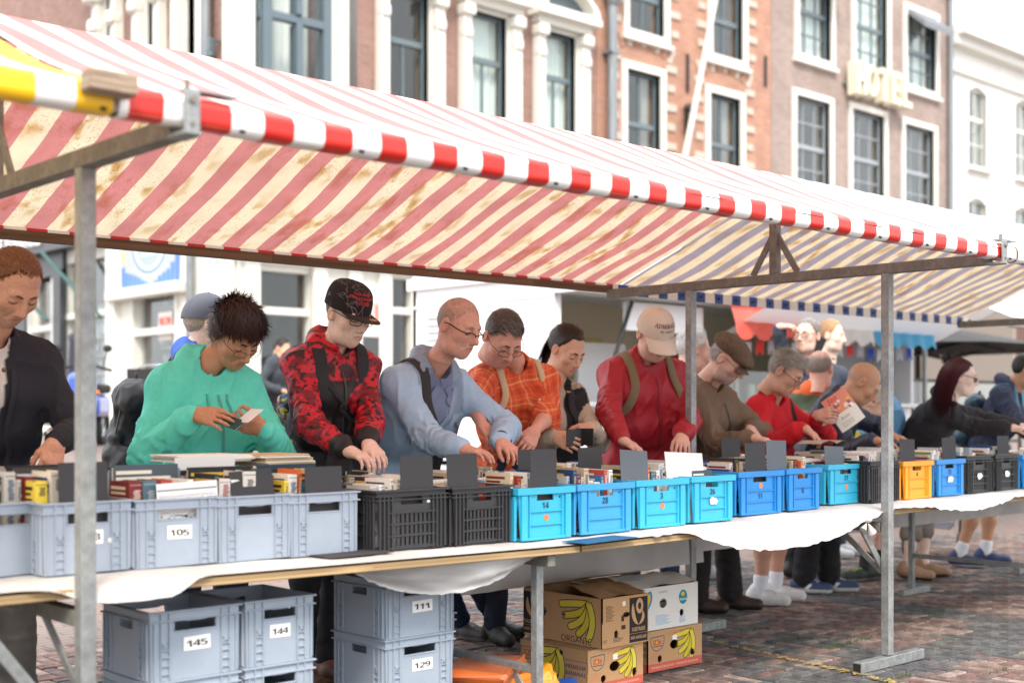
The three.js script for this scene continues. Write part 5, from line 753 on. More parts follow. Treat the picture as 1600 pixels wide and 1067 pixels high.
const skinM = new THREE.MeshPhysicalMaterial({ vertexColors: true, roughness: 0.52, specularIntensity: 0.6 });
const fabric = (o = {}) => new THREE.MeshPhysicalMaterial({ vertexColors: true, roughness: o.rough ?? 0.85, sheen: o.sheen ?? 0.25, sheenRoughness: 0.6, bumpMap: o.bump === false ? null : rep(T.weave, 6), bumpScale: 0.0006, side: THREE.DoubleSide });
const FAB = fabric(), NYLON = fabric({ rough: 0.55, sheen: 0.05 }), DENIM = fabric({ rough: 0.9 }), SHOE = fabric({ rough: 0.6, sheen: 0 });
function uvBy(g, k = 1) { const p = g.attributes.position, n = g.attributes.normal, u = new Float32Array(p.count * 2); for (let i = 0; i < p.count; i++) { u[2 * i] = (p.getX(i) * 0.9 + p.getZ(i) * 0.5) * k; u[2 * i + 1] = (p.getY(i) + p.getZ(i) * 0.2) * k; } g.setAttribute('uv', new THREE.BufferAttribute(u, 2)); return g; }

let nPerson = 0;
function person(o) {
  const seed = 100 + nPerson++ * 17, g = new THREE.Group(); g.name = numbered('person'); tag(g, o.label, 'person', 'people around the book stall'); scene.add(g);
  const girth = o.girth || 1, hs = (o.hs || 1) * 1.12, S = o.scale || 1;
  const Hd = o.head, fd = dirOf(o.hy), pit = (o.hp || 0) * D2R, hf = fd.clone().multiplyScalar(Math.cos(pit)).add(V(0, -Math.sin(pit), 0)), side = V(0, 1, 0).cross(fd).normalize();
  const hm = basis(hf, V(0, 1, 0).addScaledVector(side, Math.tan((o.hr || 0) * D2R)).addScaledVector(fd, Math.sin(pit) * 0.5)); hm.scale(V(hs, hs, hs)); hm.setPosition(Hd);
  const td = dirOf(o.ty ?? o.hy), tl = V(0, 1, 0).cross(td).normalize();             // torso forward and to its left
  const nb = o.neck.clone().add(V(0, o.nup ?? 0.032, 0)), pel = o.pelvis, up = nb.clone().sub(pel).normalize(), tf = td.clone().addScaledVector(up, -td.dot(up)).normalize(), at = (l, u, f) => pel.clone().addScaledVector(tl, l).addScaledVector(up, u).addScaledVector(tf, f), Lt = nb.distanceTo(pel);
  const sw = (o.sw || 0.19) * 0.88, sh = [-1, 1].map(s => nb.clone().addScaledVector(tl, s * sw).addScaledVector(up, -0.085).addScaledVector(tf, o.shf?.[s < 0 ? 0 : 1] ?? 0.0).add(V(0, o.shy?.[s < 0 ? 0 : 1] ?? 0, 0)));   // 0 right, 1 left
  const hips = [-1, 1].map(s => at(s * 0.095, -0.02, 0)), feetDir = dirOf(o.fy ?? o.ty ?? o.hy);
  const arms = [0, 1].map(i => {
    const a = o.arms[i], w = a.h.clone(), s = sh[i], L1 = 0.31 * S, L2 = 0.285 * S; let d = w.distanceTo(s); const D = Math.min(d, L1 + L2 - 0.01); if (d > D) { const out = w.clone().sub(s).normalize(); w.copy(s).addScaledVector(out, D); d = D; }
    const ax = w.clone().sub(s).normalize(), k = (L1 * L1 - L2 * L2 + d * d) / (2 * d), hh = Math.sqrt(Math.max(0.0004, L1 * L1 - k * k)), hint = (a.e ? a.e.clone().sub(s) : V(0, -1, 0).addScaledVector(tl, i ? 0.6 : -0.6).addScaledVector(tf, -0.3)); hint.addScaledVector(ax, -hint.dot(ax)).normalize();
    const el = s.clone().addScaledVector(ax, k).addScaledVector(hint, hh), fw = w.clone().sub(el).normalize(); return { s, el, w, fw, dir: (a.dir || fw).clone().normalize(), n: (a.n || V(0, 1, 0)).clone(), curl: a.curl ?? 0.7 };
  });
  const legs = [0, 1].map(i => { const f = o.feet?.[i] || V(hips[i].x, 0, hips[i].z).addScaledVector(tl, (i ? 1 : -1) * 0.03), fdir = o.footDir?.[i] || feetDir, ank = V(f.x, 0.085, f.z), kn = hips[i].clone().lerp(ank, 0.5).addScaledVector(fdir, 0.03); return { hip: hips[i], kn, ank, fdir, f }; });
  // skin body, one surface
  const bones = [[nb.clone().addScaledVector(up, 0.02), Hd.clone().add(V(0, -0.05, 0).applyMatrix4(new THREE.Matrix4().extractRotation(hm))), 0.06, 0.054], [at(-0.06, 0.05, 0), at(0.06, 0.05, 0), 0.08, 0.08], [at(-0.05, Lt * 0.45, 0), at(0.05, Lt * 0.45, 0), 0.07, 0.07], [at(-0.06, Lt - 0.2, 0), at(0.06, Lt - 0.2, 0), 0.075, 0.075], [at(0, 0, 0), at(0, Lt - 0.08, -0.005), 0.07, 0.066], [sh[0], sh[1], 0.04, 0.04]];
  const bare = o.top && (o.top.sleeve ?? 1) < 0.6, ak = bare ? 1 : 0.66; for (const a of arms) bones.push([a.s, a.el, 0.05 * ak, 0.042 * ak], [a.el, a.w, (bare ? 0.043 : 0.03), 0.028]);
  const lk = (o.legs?.len ?? 1) > 0.8 ? 0.68 : 1; for (const l of legs) bones.push([l.hip, l.kn, 0.07, 0.055 * lk], [l.kn.clone(), l.kn.clone().lerp(l.ank, 0.35), 0.055 * lk, 0.056 * lk], [l.kn.clone().lerp(l.ank, 0.35), l.ank, 0.056 * lk, 0.033], [l.ank, V(l.f.x, 0.035, l.f.z).addScaledVector(l.fdir, 0.11), 0.026, 0.02]);
  const caps = bones.map(b => capsule(...b)), bodyF = union(caps, 0.035), pts = bones.flatMap(b => [b[0], b[1]]), [lo, hi] = bounds(pts, 0.13), sk = lin(o.skin), bodyG = paint(surfaceNets(bodyF, lo, hi, 0.016), (x, y, z) => { const m = 0.95 + 0.07 * n3(x * 25, y * 25, z * 25); return [sk[0] * m, sk[1] * m * 0.97, sk[2] * m * 0.96]; });
  const pieces = [bodyG, headGeo(o.face || {}, o.skin).applyMatrix4(hm)];
  arms.forEach((a, i) => { const y = a.n.clone().addScaledVector(a.dir, -a.n.dot(a.dir)).normalize(), x = y.clone().cross(a.dir), m = new THREE.Matrix4().makeBasis(x, y, a.dir); m.setPosition(a.w); const sd = i === 0 ? 1 : -1; const hg = handGeo(sd, a.curl).applyMatrix4(new THREE.Matrix4().makeScale(0.95 * S, 0.95 * S, 0.95 * S)).applyMatrix4(m); pieces.push(paint(hg, (X, Y, Z) => { const q = 0.93 + 0.1 * n3(X * 70, Y * 70, Z * 70); return [sk[0] * q * 1.02, sk[1] * q * 0.9, sk[2] * q * 0.88]; })); });
  part(g, 'body', merge3(pieces), skinM);
  // head gear
  const hg = sub(g, 'head_details'); hg.name = 'hair'; hg.applyMatrix4(hm); const f = o.face || {};
  if (o.hair) part(hg, 'strands', hairGeo(o.hair, f, seed), hairM);
  if (o.hair && o.hair.shell !== false) { const hc = lin(o.hair.color), th = o.hair.thick ?? 0.006, kx = 0.0755 * (f.w || 1), sg = surfaceNets((x, y, z) => { const m = o.hair.dist ? o.hair.dist(x, y, z) : HAIRD(x, y, z), q = lerp(-0.006, th, sstep(-0.012, 0.022, m + 0.006 * n3(x * 70, y * 70, z * 70))), e = ell(0, 0.032, -0.014, kx + q, 0.09 + q, 0.094 + q); return e(x, y, z) - 0.0015 * n3(x * 110, y * 40, z * 110); }, V(-0.1, -0.1, -0.13), V(0.1, 0.15, 0.1), 0.006); part(hg, 'scalp_hair', paint(sg, (x, y, z) => hc.map(c => c * (0.7 + 0.2 * n3(x * 90, y * 30, z * 90)))), hairM); }
  const fb = sub(g, 'face_details'); fb.name = 'face'; fb.applyMatrix4(hm); faceBits(fb, f, o.browM || M(o.hair ? H(o.hair.color).multiplyScalar(0.7) : C(0.2, 0.15, 0.12), 0.9)); if (o.glasses) { glasses(fb, f, o.glasses); }
  // garments
  const wr = o.wrinkle ?? 1, topB = [], tR = o.top;
  if (tR) {
    const pad = tR.pad ?? 0.018, gi = girth, bellyF = (o.belly || 0);
    const B = [[at(-0.075 * gi, 0.0, 0), at(0.075 * gi, 0.0, 0), 0.112 * gi + pad, 0.112 * gi + pad, 0.05], [at(-0.07 * gi, Lt * 0.4, 0.01 + bellyF), at(0.07 * gi, Lt * 0.4, 0.01 + bellyF), 0.105 * gi + pad, 0.105 * gi + pad, 0.06], [at(-0.075 * gi, Lt - 0.2, 0.012), at(0.075 * gi, Lt - 0.2, 0.012), 0.108 * gi + pad, 0.108 * gi + pad, 0.05], [sh[0], sh[1], 0.06 + pad, 0.06 + pad, 0.045], [sh[0].clone().lerp(nb, 0.2), nb.clone().addScaledVector(up, 0.0).addScaledVector(tf, -0.01), 0.055 + pad, 0.062 + pad * 0.8, 0.03], [sh[1].clone().lerp(nb, 0.2), nb.clone().addScaledVector(up, 0.0).addScaledVector(tf, -0.01), 0.055 + pad, 0.062 + pad * 0.8, 0.03]];
    if (tR.long) B.push([at(-0.08 * gi, -tR.long, 0), at(0.08 * gi, -tR.long, 0), 0.115 * gi + pad, 0.115 * gi + pad, 0.06], [at(0, -tR.long, 0), at(0, 0, 0), 0.15 * gi, 0.15 * gi, 0.06]);
    arms.forEach(a => { const e = tR.sleeve ?? 0.96; if (e <= 0.5) { const q = a.s.clone().lerp(a.el, e * 2); B.push([a.s, q, 0.056 + pad, 0.058 + pad, 0.05]); } else { B.push([a.s, a.el, 0.05 + pad * 0.8, 0.043 + pad * 0.8, 0.045], [a.el, a.el.clone().lerp(a.w, e * 0.86), 0.043 + pad * 0.8, 0.036 + pad * 0.7, 0.03], [a.el.clone().lerp(a.w, e * 0.86), a.el.clone().lerp(a.w, e), 0.036 + pad * 0.6, 0.032 + pad * 0.4, 0.012]); } });
    const nTorso = 6 + (tR.long ? 2 : 0), fs = B.map(b => [capsule(b[0], b[1], b[2], b[3]), b[4]]), fsT = fs.slice(0, nTorso), neckCut = capsule(nb.clone().addScaledVector(up, 0.02).addScaledVector(tf, 0.02), Hd, tR.neckR ?? 0.062, 0.05);
    if (tR.hood) { for (let k = 0; k < 8; k++) { const a0 = Math.PI * (0.12 + k / 8 * 0.95) * 1.0 - Math.PI * 0.05, a1 = Math.PI * (0.12 + (k + 1) / 8 * 0.95) - Math.PI * 0.05, P0 = a => nb.clone().addScaledVector(tl, Math.cos(a) * (0.095)).addScaledVector(tf, -Math.sin(a) * 0.115 + 0.02).addScaledVector(up, 0.01 + 0.035 * Math.sin(a)); fs.push([capsule(P0(a0), P0(a1), 0.032, 0.032), 0.03]); } }
    if (tR.collar) for (let k = 0; k < 12; k++) { const P0 = a => nb.clone().addScaledVector(tl, Math.cos(a) * 0.064).addScaledVector(tf, -Math.sin(a) * 0.064 + 0.012).addScaledVector(up, 0.018 + tR.collar * (0.5 + 0.5 * Math.sin(a) * 0.4)); const a0 = -0.9 + k * 0.413, a1 = a0 + 0.413; if (k < 12) fs.push([capsule(P0(a0), P0(a1), 0.02, 0.02), 0.016]); }
    const fold = (x, y, z) => { let w = 0.004 * n3(x * 5, y * 4, z * 5 + seed); const hx = x * FWD.z - z * FWD.x, hz = x * FWD.x + z * FWD.z; w += 0.011 * Math.pow(1 - Math.abs(n3(hx * 6.5 + y * 1.5, y * 2.6, hz * 6 + seed)), 3) - 0.004 + 0.002 * n3(x * 16, y * 10, z * 16 + seed); for (const a of arms) { const dx = x - a.el.x, dy = y - a.el.y, dz = z - a.el.z, d = Math.sqrt(dx * dx + dy * dy + dz * dz); if (d < 0.2) w += 0.007 * (1 - d / 0.2) * Math.sin((dx * a.fw.x + dy * a.fw.y + dz * a.fw.z) * 95 + 4 * n3(x * 12, y * 12, z * 12)); } return w * wr; };
    const loc = (x, y, z) => { const q = V(x, y, z).sub(pel); return [q.dot(tl), q.dot(up), q.dot(tf)]; };
    const field = (x, y, z) => { let d = 1e9; for (const [q, k] of fs) d = smin(d, q(x, y, z), k); d -= fold(x, y, z); d = smax(d, -neckCut(x, y, z), 0.012); if (tR.cut) { const [l, u, ff] = loc(x, y, z); d = Math.max(d, tR.cut(l, u, ff, Lt)); } return d; };
    const fieldT = (x, y, z) => { let d = 1e9; for (const [q, k] of fsT) d = smin(d, q(x, y, z), k); return d - 0.6 * fold(x, y, z); };
    const [l2, h2] = bounds(B.flatMap(b => [b[0], b[1]]), 0.24); const tg = surfaceNets(field, l2, h2, o.cell || 0.0105), cf = tR.color; const base = Array.isArray(cf) ? cf : null;
    const armI = (x, y, z) => { let best = 9, id = -1; arms.forEach((a, i) => { const d = Math.min(capsule(a.s, a.el, 0.06, 0.06)(x, y, z), capsule(a.el, a.w, 0.06, 0.06)(x, y, z)); if (d < best) { best = d; id = i; } }); const td2 = Math.min(capsule(at(-0.1, 0, 0), at(-0.1, Lt - 0.16, 0), 0.13, 0.13)(x, y, z), capsule(at(0.1, 0, 0), at(0.1, Lt - 0.16, 0), 0.13, 0.13)(x, y, z)); return best < td2 ? id : -1; };
    paint(tg, (x, y, z) => { let c; if (base) c = base; else { const [l, u, ff] = loc(x, y, z); c = cf(l, u, ff, Lt, armI(x, y, z), arms, x, y, z); } const m = 0.96 + 0.05 * n3(x * 40, y * 40, z * 40); return c.map(v => v * m); });
    let geo = uvBy(tg); if (tR.plaid) geo = plaidUV(tg, arms, at, Lt, tl, up, tf, pel);
    const m = part(g, tR.name || 'jacket', geo, tR.mat || FAB);
    // helpers for things lying on the garment
    o.onTop = (pathPts, width, thick, mat, name, push = 0.006) => {
      const proj = p => { const q = p.clone(); for (let k = 0; k < 14; k++) { const d = fieldT(q.x, q.y, q.z), e = 0.004, n = V(fieldT(q.x + e, q.y, q.z) - fieldT(q.x - e, q.y, q.z), fieldT(q.x, q.y + e, q.z) - fieldT(q.x, q.y - e, q.z), fieldT(q.x, q.y, q.z + e) - fieldT(q.x, q.y, q.z - e)).normalize(); q.addScaledVector(n, -d * 0.85); q.n = n; } return q; };
      const cv = new THREE.CatmullRomCurve3(pathPts), n = 26, P = [], N = []; for (let k = 0; k <= n; k++) { const q = proj(cv.getPoint(k / n)); P.push(q); N.push(q.n.clone()); }
      for (let it = 0; it < 3; it++) for (let k = 1; k < n; k++) { N[k].add(N[k - 1]).add(N[k + 1]).normalize(); P[k].lerp(P[k - 1].clone().add(P[k + 1]).multiplyScalar(0.5), 0.3); }
      const pr = [[-1, 0], [-0.96, 1], [0, 1.15], [0.96, 1], [1, 0]];
      const rg = grid(n, 4, (u, v) => { const k = Math.round(u * n), t = P[Math.min(n, k + 1)].clone().sub(P[Math.max(0, k - 1)]).normalize(), s = t.clone().cross(N[k]).normalize(), q = pr[Math.round(v * 4)]; return P[k].clone().addScaledVector(s, q[0] * width / 2).addScaledVector(N[k], push + q[1] * thick); });
      return part(m, name, rg, mat);
    };
    o.at = at; o.Lt = Lt; o.topMesh = m; o.armsOut = arms; o.field = field; o.frame = { tl, up, tf, sh, nb, pel };
  }
  // trousers and shoes
  if (o.legs) {
    const q = o.legs, len = q.len ?? 0.97, B = []; legs.forEach(l => { const kneeR = q.wide ? 0.075 : 0.068; B.push([l.hip, l.kn, 0.1 * girth, kneeR, 0.04]); if (len > 0.5) { const e = l.kn.clone().lerp(l.ank, (len - 0.5) * 2); B.push([l.kn, e, kneeR, q.wide ? 0.078 : 0.056, 0.03]); } }); B.push([hips[0], hips[1], 0.115 * girth, 0.115 * girth, 0.05], [at(-0.06, 0.08, 0), at(0.06, 0.08, 0), 0.108 * girth, 0.108 * girth, 0.04]);
    const fs = B.map(b => [capsule(b[0], b[1], b[2], b[3]), b[4]]), field = (x, y, z) => { let d = 1e9; for (const [p, k] of fs) d = smin(d, p(x, y, z), k); return d - 0.004 * n3(x * 8, y * 6, z * 8) - 0.004 * (1 - 2 * Math.abs(n3(x * 6, y * 13, z * 6 + seed))); };
    const [a, b] = bounds(B.flatMap(t => [t[0], t[1]]), 0.15), tg = surfaceNets(field, a, b, 0.014), c = lin(q.color); paint(tg, (x, y, z) => { const m = 0.9 + 0.12 * n3(x * 9, y * 9, z * 9) + 0.06 * n3(x * 50, y * 50, z * 50); return c.map(v => v * m); }); part(g, q.name || 'trousers', uvBy(tg), DENIM);
  }
  if (o.shoes) legs.forEach((l, i) => {
    const q = o.shoes, d = l.fdir.clone(), s = V(0, 1, 0).cross(d), F = (x, y, z) => V(l.f.x, y, l.f.z).addScaledVector(s, x).addScaledVector(d, z), c = lin(q.color), sole = lin(q.sole || '#2a2624');
    const fs = [[capsule(F(0, 0.055, -0.045), F(0, 0.05, 0.06), 0.045, 0.044), 0.02], [capsule(F(0, 0.045, 0.06), F(0, 0.04, 0.165), 0.046, 0.036), 0.03], [capsule(F(0, 0.07, -0.03), F(0, q.high ? 0.16 : 0.095, -0.025), 0.045, 0.043), 0.03]];
    const field = (x, y, z) => { let v = 1e9; for (const [p, k] of fs) v = smin(v, p(x, y, z), k); return Math.max(v, 0.004 - y); }; const tg = surfaceNets(field, F(0, 0, 0).addScalar(-0.26).setY(-0.01), F(0, 0, 0).addScalar(0.26).setY(0.24), 0.0085);
    paint(tg, (x, y, z) => { const w = V(x - l.f.x, 0, z - l.f.z), zz = w.dot(d); let k = y < (q.soleH || 0.026) ? sole : c; if (q.lace && y > 0.06 && zz > 0.02 && zz < 0.11 && Math.sin(zz * 320) > 0.1 && Math.abs(w.dot(s)) < 0.025) k = lin(q.lace); if (q.stripe && y > 0.03 && y < 0.07 && Math.abs(zz - 0.05 - (y - 0.05) * 0.8) < 0.012) k = lin(q.stripe); if (q.toe && zz > 0.15) k = lin(q.toe); return k.map(v => v * (0.93 + 0.1 * n3(x * 60, y * 60, z * 60))); });
    part(g, 'shoe', uvBy(tg), SHOE); if (q.sock) { const sg = surfaceNets(capsule(l.ank.clone().add(V(0, 0.0, 0)), l.ank.clone().lerp(l.kn, 0.2), 0.044, 0.047), V(l.f.x - 0.1, 0.04, l.f.z - 0.1), V(l.f.x + 0.1, 0.3, l.f.z + 0.1), 0.011), cc = lin(q.sock); part(g, 'sock', uvBy(paint(sg, () => cc)), FAB); }
  });
  o.group = g; o.hm = hm; o.legsOut = legs; return o;
}
function plaidUV(tg, arms, at, Lt, tl, up, tf, pel) {                    // checks run along each sleeve and up the body, seam at the armhole
  const q = tg.toNonIndexed(), p = q.attributes.position, u = new Float32Array(p.count * 2), c = V(0, 0, 0);
  for (let i = 0; i < p.count; i += 3) {
    c.set(0, 0, 0); for (let k = 0; k < 3; k++) c.add(V(p.getX(i + k), p.getY(i + k), p.getZ(i + k)).multiplyScalar(1 / 3)); let bd = 9, id = -1; arms.forEach((a, n) => { const d = capsule(a.s, a.el, 0.075, 0.07)(c.x, c.y, c.z); if (d < bd) { bd = d; id = n; } }); const ch = c.clone().sub(pel), onArm = bd < 0.012 && Math.abs(ch.dot(tl)) > 0.155;
    for (let k = 0; k < 3; k++) { const v = V(p.getX(i + k), p.getY(i + k), p.getZ(i + k)); let a, b; if (onArm) { const A = arms[id], ax = A.el.clone().sub(A.s).normalize(), r = v.clone().sub(A.s), e1 = tf.clone().addScaledVector(ax, -tf.dot(ax)).normalize(), e2 = ax.clone().cross(e1); b = r.dot(ax); a = Math.atan2(r.dot(e2), r.dot(e1)) * 0.075; } else { const r = v.clone().sub(pel); b = r.dot(up); a = r.dot(tl) + 0.3 * r.dot(tf) * Math.sign(r.dot(tl)); } u[2 * (i + k)] = a; u[2 * (i + k) + 1] = b; }
  }
  q.setAttribute('uv', new THREE.BufferAttribute(u, 2)); return q;
}
// ---- caps ----
function capOn(o, opt) {
  const c = sub(o.group, 'cap'); c.applyMatrix4(o.hm); const w = (o.face?.w || 1), rx = 0.0755 * w + 0.013, rz = 0.108, cut = opt.y ?? 0.028, tilt = opt.tilt ?? 0, H0 = opt.high ?? 0.116;
  const dome = (a, e) => { const q = Math.cos(e), fl = Math.pow(Math.sin(e), opt.flat ?? 1); return V(Math.sin(a) * rx * Math.pow(q, opt.sq ?? 1), cut + fl * H0 + 0.0008 * Math.sin(a * 60), -0.012 + Math.cos(a) * rz * Math.pow(q, opt.sq ?? 1)); };
  const crown = part(c, 'crown', grid(36, 12, (u, v) => dome(u * 2 * Math.PI, v * Math.PI / 2), (u, v) => [u * 0.6, v * 0.16]), opt.mat);
  part(crown, 'button', new THREE.SphereGeometry(0.007, 8, 6).scale(1, 0.6, 1).translate(0, cut + H0, -0.012), opt.mat);
  const seams = []; for (let k = 0; k < 6; k++) seams.push(tube([0.02, 0.35, 0.75, 1.2, 1.5].map(e => dome((k + 0.5) * Math.PI / 3, e).multiplyScalar(1.002)), 0.0007, 12, 4)); part(crown, 'seam', mg(seams), opt.mat);
  const bl = opt.bill ?? 0.075, ba = opt.back ? Math.PI : 0, bd = opt.drop ?? 0.02; const bill = grid(20, 8, (u, v) => { const a = lerp(-1.05, 1.05, u) , r = v * bl * Math.pow(Math.cos(a * 1.05), 0.45), x = Math.sin(a) * rx * 1.005, z = -0.012 + Math.cos(a) * rz * 1.005 + r; return V(x * (1 - 0.05 * v), cut + 0.002 - bd * v - (opt.curve ?? 0.022) * (x / rx) ** 2 * (0.3 + 0.7 * v), z); });
  const bg = mg([bill, bill.clone().translate(0, -0.003, 0)]); if (opt.back) bg.rotateY(Math.PI).translate(0, 0, -0.02); part(c, 'bill', bg, opt.billMat || opt.mat);
  if (opt.text) { const [a0, a1, e0, e1] = opt.patch; const pm = part(crown, 'lettering', grid(16, 6, (u, v) => { const p = dome(lerp(a0, a1, u), lerp(e0, e1, v)), ctr = V(0, cut, -0.012); return p.sub(ctr).multiplyScalar(1.012).add(ctr); }), new THREE.MeshStandardMaterial({ map: opt.text, transparent: true, alphaTest: 0.5, roughness: 0.9 })); }
  return c;
}
// ---------- the people ----------
const pv = (px, z, y = 0.93) => atZ(px, HOR, z).setY(y), ft = (px, py) => atY(px, py, 0), RG = k => RGT.clone().multiplyScalar(k), toCam = FWD.clone().multiplyScalar(-1);
const dv = (r, u, c) => RGT.clone().multiplyScalar(r).add(V(0, u, 0)).addScaledVector(FWD, -c);       // right, up, towards the camera
const SK = { ruddy: '#d0a088', fair: '#dfb8a4', tan: '#c49474', pale: '#e8cab8', olive: '#d2ab90', red: '#d8a48f' };
const strapM = M(C(0.02, 0.02, 0.022), 0.8), zipM = M(C(0.04, 0.04, 0.04), 0.5);
function straps(o, mat, w = 0.055, l = 0.105, low = 0.5) { for (const s of [-1, 1]) o.onTop([o.at(s * (l + 0.1), o.Lt * low, 0.03), o.at(s * (l + 0.045), o.Lt * (low + 0.12), 0.13), o.at(s * l, o.Lt * 0.84, 0.15), o.at(s * l * 0.95, o.Lt + 0.03, 0.02), o.at(s * l * 0.9, o.Lt - 0.08, -0.15)], w, 0.008, mat, 'shoulder_strap'); }
function frontZip(o, mat = zipM, w = 0.009) { o.onTop([o.at(0, o.Lt - 0.08, 0.11), o.at(0, o.Lt * 0.6, 0.14), o.at(0, o.Lt * 0.2, 0.14)], w, 0.002, mat, 'zip'); }
function bagSDF(o, u0, u1, w, d, off, name, label, colorFn, mat) {            // a soft rucksack on the back
  const A = o.at, c0 = A(0, u0, off), c1 = A(0, u1, off), fs = [[capsule(A(-w, u0, off), A(w, u0, off), d, d), 0.06], [capsule(A(-w * 0.9, u1, off), A(w * 0.9, u1, off), d * 0.9, d * 0.9), 0.08], [capsule(c0, c1, d * 1.05, d), 0.06], [capsule(A(-w * 0.7, u0 + 0.04, off - d * 0.7), A(w * 0.7, u0 + 0.04, off - d * 0.7), d * 0.62, d * 0.62), 0.02], [capsule(A(-w * 0.6, u0 + 0.12, off - d * 0.7), A(w * 0.6, u0 + 0.12, off - d * 0.7), d * 0.5, d * 0.5), 0.02]];
  const f = (x, y, z) => { let q = 1e9; for (const [s, k] of fs) q = smin(q, s(x, y, z), k); return q - 0.006 * n3(x * 8, y * 8, z * 8) - 0.005 * (1 - 2 * Math.abs(n3(x * 12, y * 7, z * 12))); };
  const [lo, hi] = bounds([A(-w, u0, off), A(w, u0, off), c1, A(0, u0, off - d)], d + 0.12), g = paint(surfaceNets(f, lo, hi, 0.011), colorFn), b = thing('backpack', label, 'backpack'); part(b, 'bag', uvBy(g), mat || NYLON);
  part(b, 'top_handle', tube([A(-0.03, u1 + d * 0.8, off), A(0, u1 + d * 0.8 + 0.05, off), A(0.03, u1 + d * 0.8, off)], 0.008, 10, 6), strapM);
  part(b, 'zip', tube([A(-w, u0 + 0.1, off - d * 0.9), A(-w * 0.5, u1 + d * 0.3, off - d * 0.6), A(w * 0.5, u1 + d * 0.3, off - d * 0.6), A(w, u0 + 0.1, off - d * 0.9)], 0.005, 20, 5), zipM); return b;
}
const shade3 = h => lin(h);
// 1 man in dark jacket at the left edge
{
  const navy = lin('#23232e'), white = lin('#cfcac8');
  const o = person({ label: 'man in dark navy jacket and white shirt bending over crates at the left edge', head: atZ(18, 448, -1.22), hy: 52, hp: 44, neck: atZ(-14, 545, -1.36), ty: 42, pelvis: pv(-28, -1.5), sw: 0.2, skin: SK.ruddy, face: { age: 1, w: 1.02, stubble: 0.2 },
    hair: STYLE.short('#7a4a2a', '#a87a4c', { len: 0.022 }), girth: 1.02,
    top: { color: (l, u, f, L, arm) => arm < 0 && f > 0.03 && Math.abs(l + 0.05) < 0.02 + 0.07 * clamp((u - L * 0.35) / L) + (u < L * 0.14 ? 0.06 : 0) ? white : navy, pad: 0.022, collar: 0.014, long: 0.16, mat: FAB }, arms: [{ h: atZ(-40, 700, -0.95), dir: dv(0.3, -0.8, 0.4) }, { h: atZ(88, 688, -1.0), e: atZ(112, 640, -1.35), dir: dv(-0.12, -0.95, 0.35), n: dv(0.5, 0.2, 0.8), curl: 1.0 }],
    legs: { color: '#8f8a84', wide: 1 }, shoes: { color: '#3a2c26' } });
  const A = o.armsOut[1], wr = A.el.clone().lerp(A.w, 0.985), ax = A.fw;
  const w = thing('wristwatch', 'wristwatch with dark strap on the wrist at the left edge', 'watch', wr.toArray()); w.quaternion.setFromUnitVectors(V(0, 1, 0), ax); part(w, 'strap', plain(new THREE.TorusGeometry(0.036, 0.008, 8, 28).scale(1, 1, 1.4).rotateX(Math.PI / 2)), strapM);
  const nl = toCam.clone().addScaledVector(ax, -toCam.dot(ax)).normalize().applyQuaternion(w.quaternion.clone().invert()); const q = new THREE.Quaternion().setFromUnitVectors(V(0, 1, 0), nl), fc = new THREE.CylinderGeometry(0.019, 0.02, 0.01, 20).applyQuaternion(q).translate(nl.x * 0.042, nl.y * 0.042, nl.z * 0.042); part(w, 'case', fc, M(C(0.4, 0.4, 0.4), 0.3, { metalness: 0.8 })); part(w, 'dial', new THREE.CylinderGeometry(0.016, 0.016, 0.002, 20).applyQuaternion(q).translate(nl.x * 0.0485, nl.y * 0.0485, nl.z * 0.0485), M(C(0.75, 0.75, 0.76), 0.3));
  o.onTop([o.at(0.05, o.Lt * 0.9, 0.15), o.at(0.03, o.Lt * 0.6, 0.2), o.at(0.02, 0.05, 0.2)], 0.02, 0.003, M(C(0.018, 0.018, 0.028), 0.8), 'jacket_edge');
  part(o.topMesh, 'button', new THREE.SphereGeometry(0.009, 8, 6), M(C(0.15, 0.09, 0.05), 0.5)).position.copy(atZ(5, 578, -1.2));
}
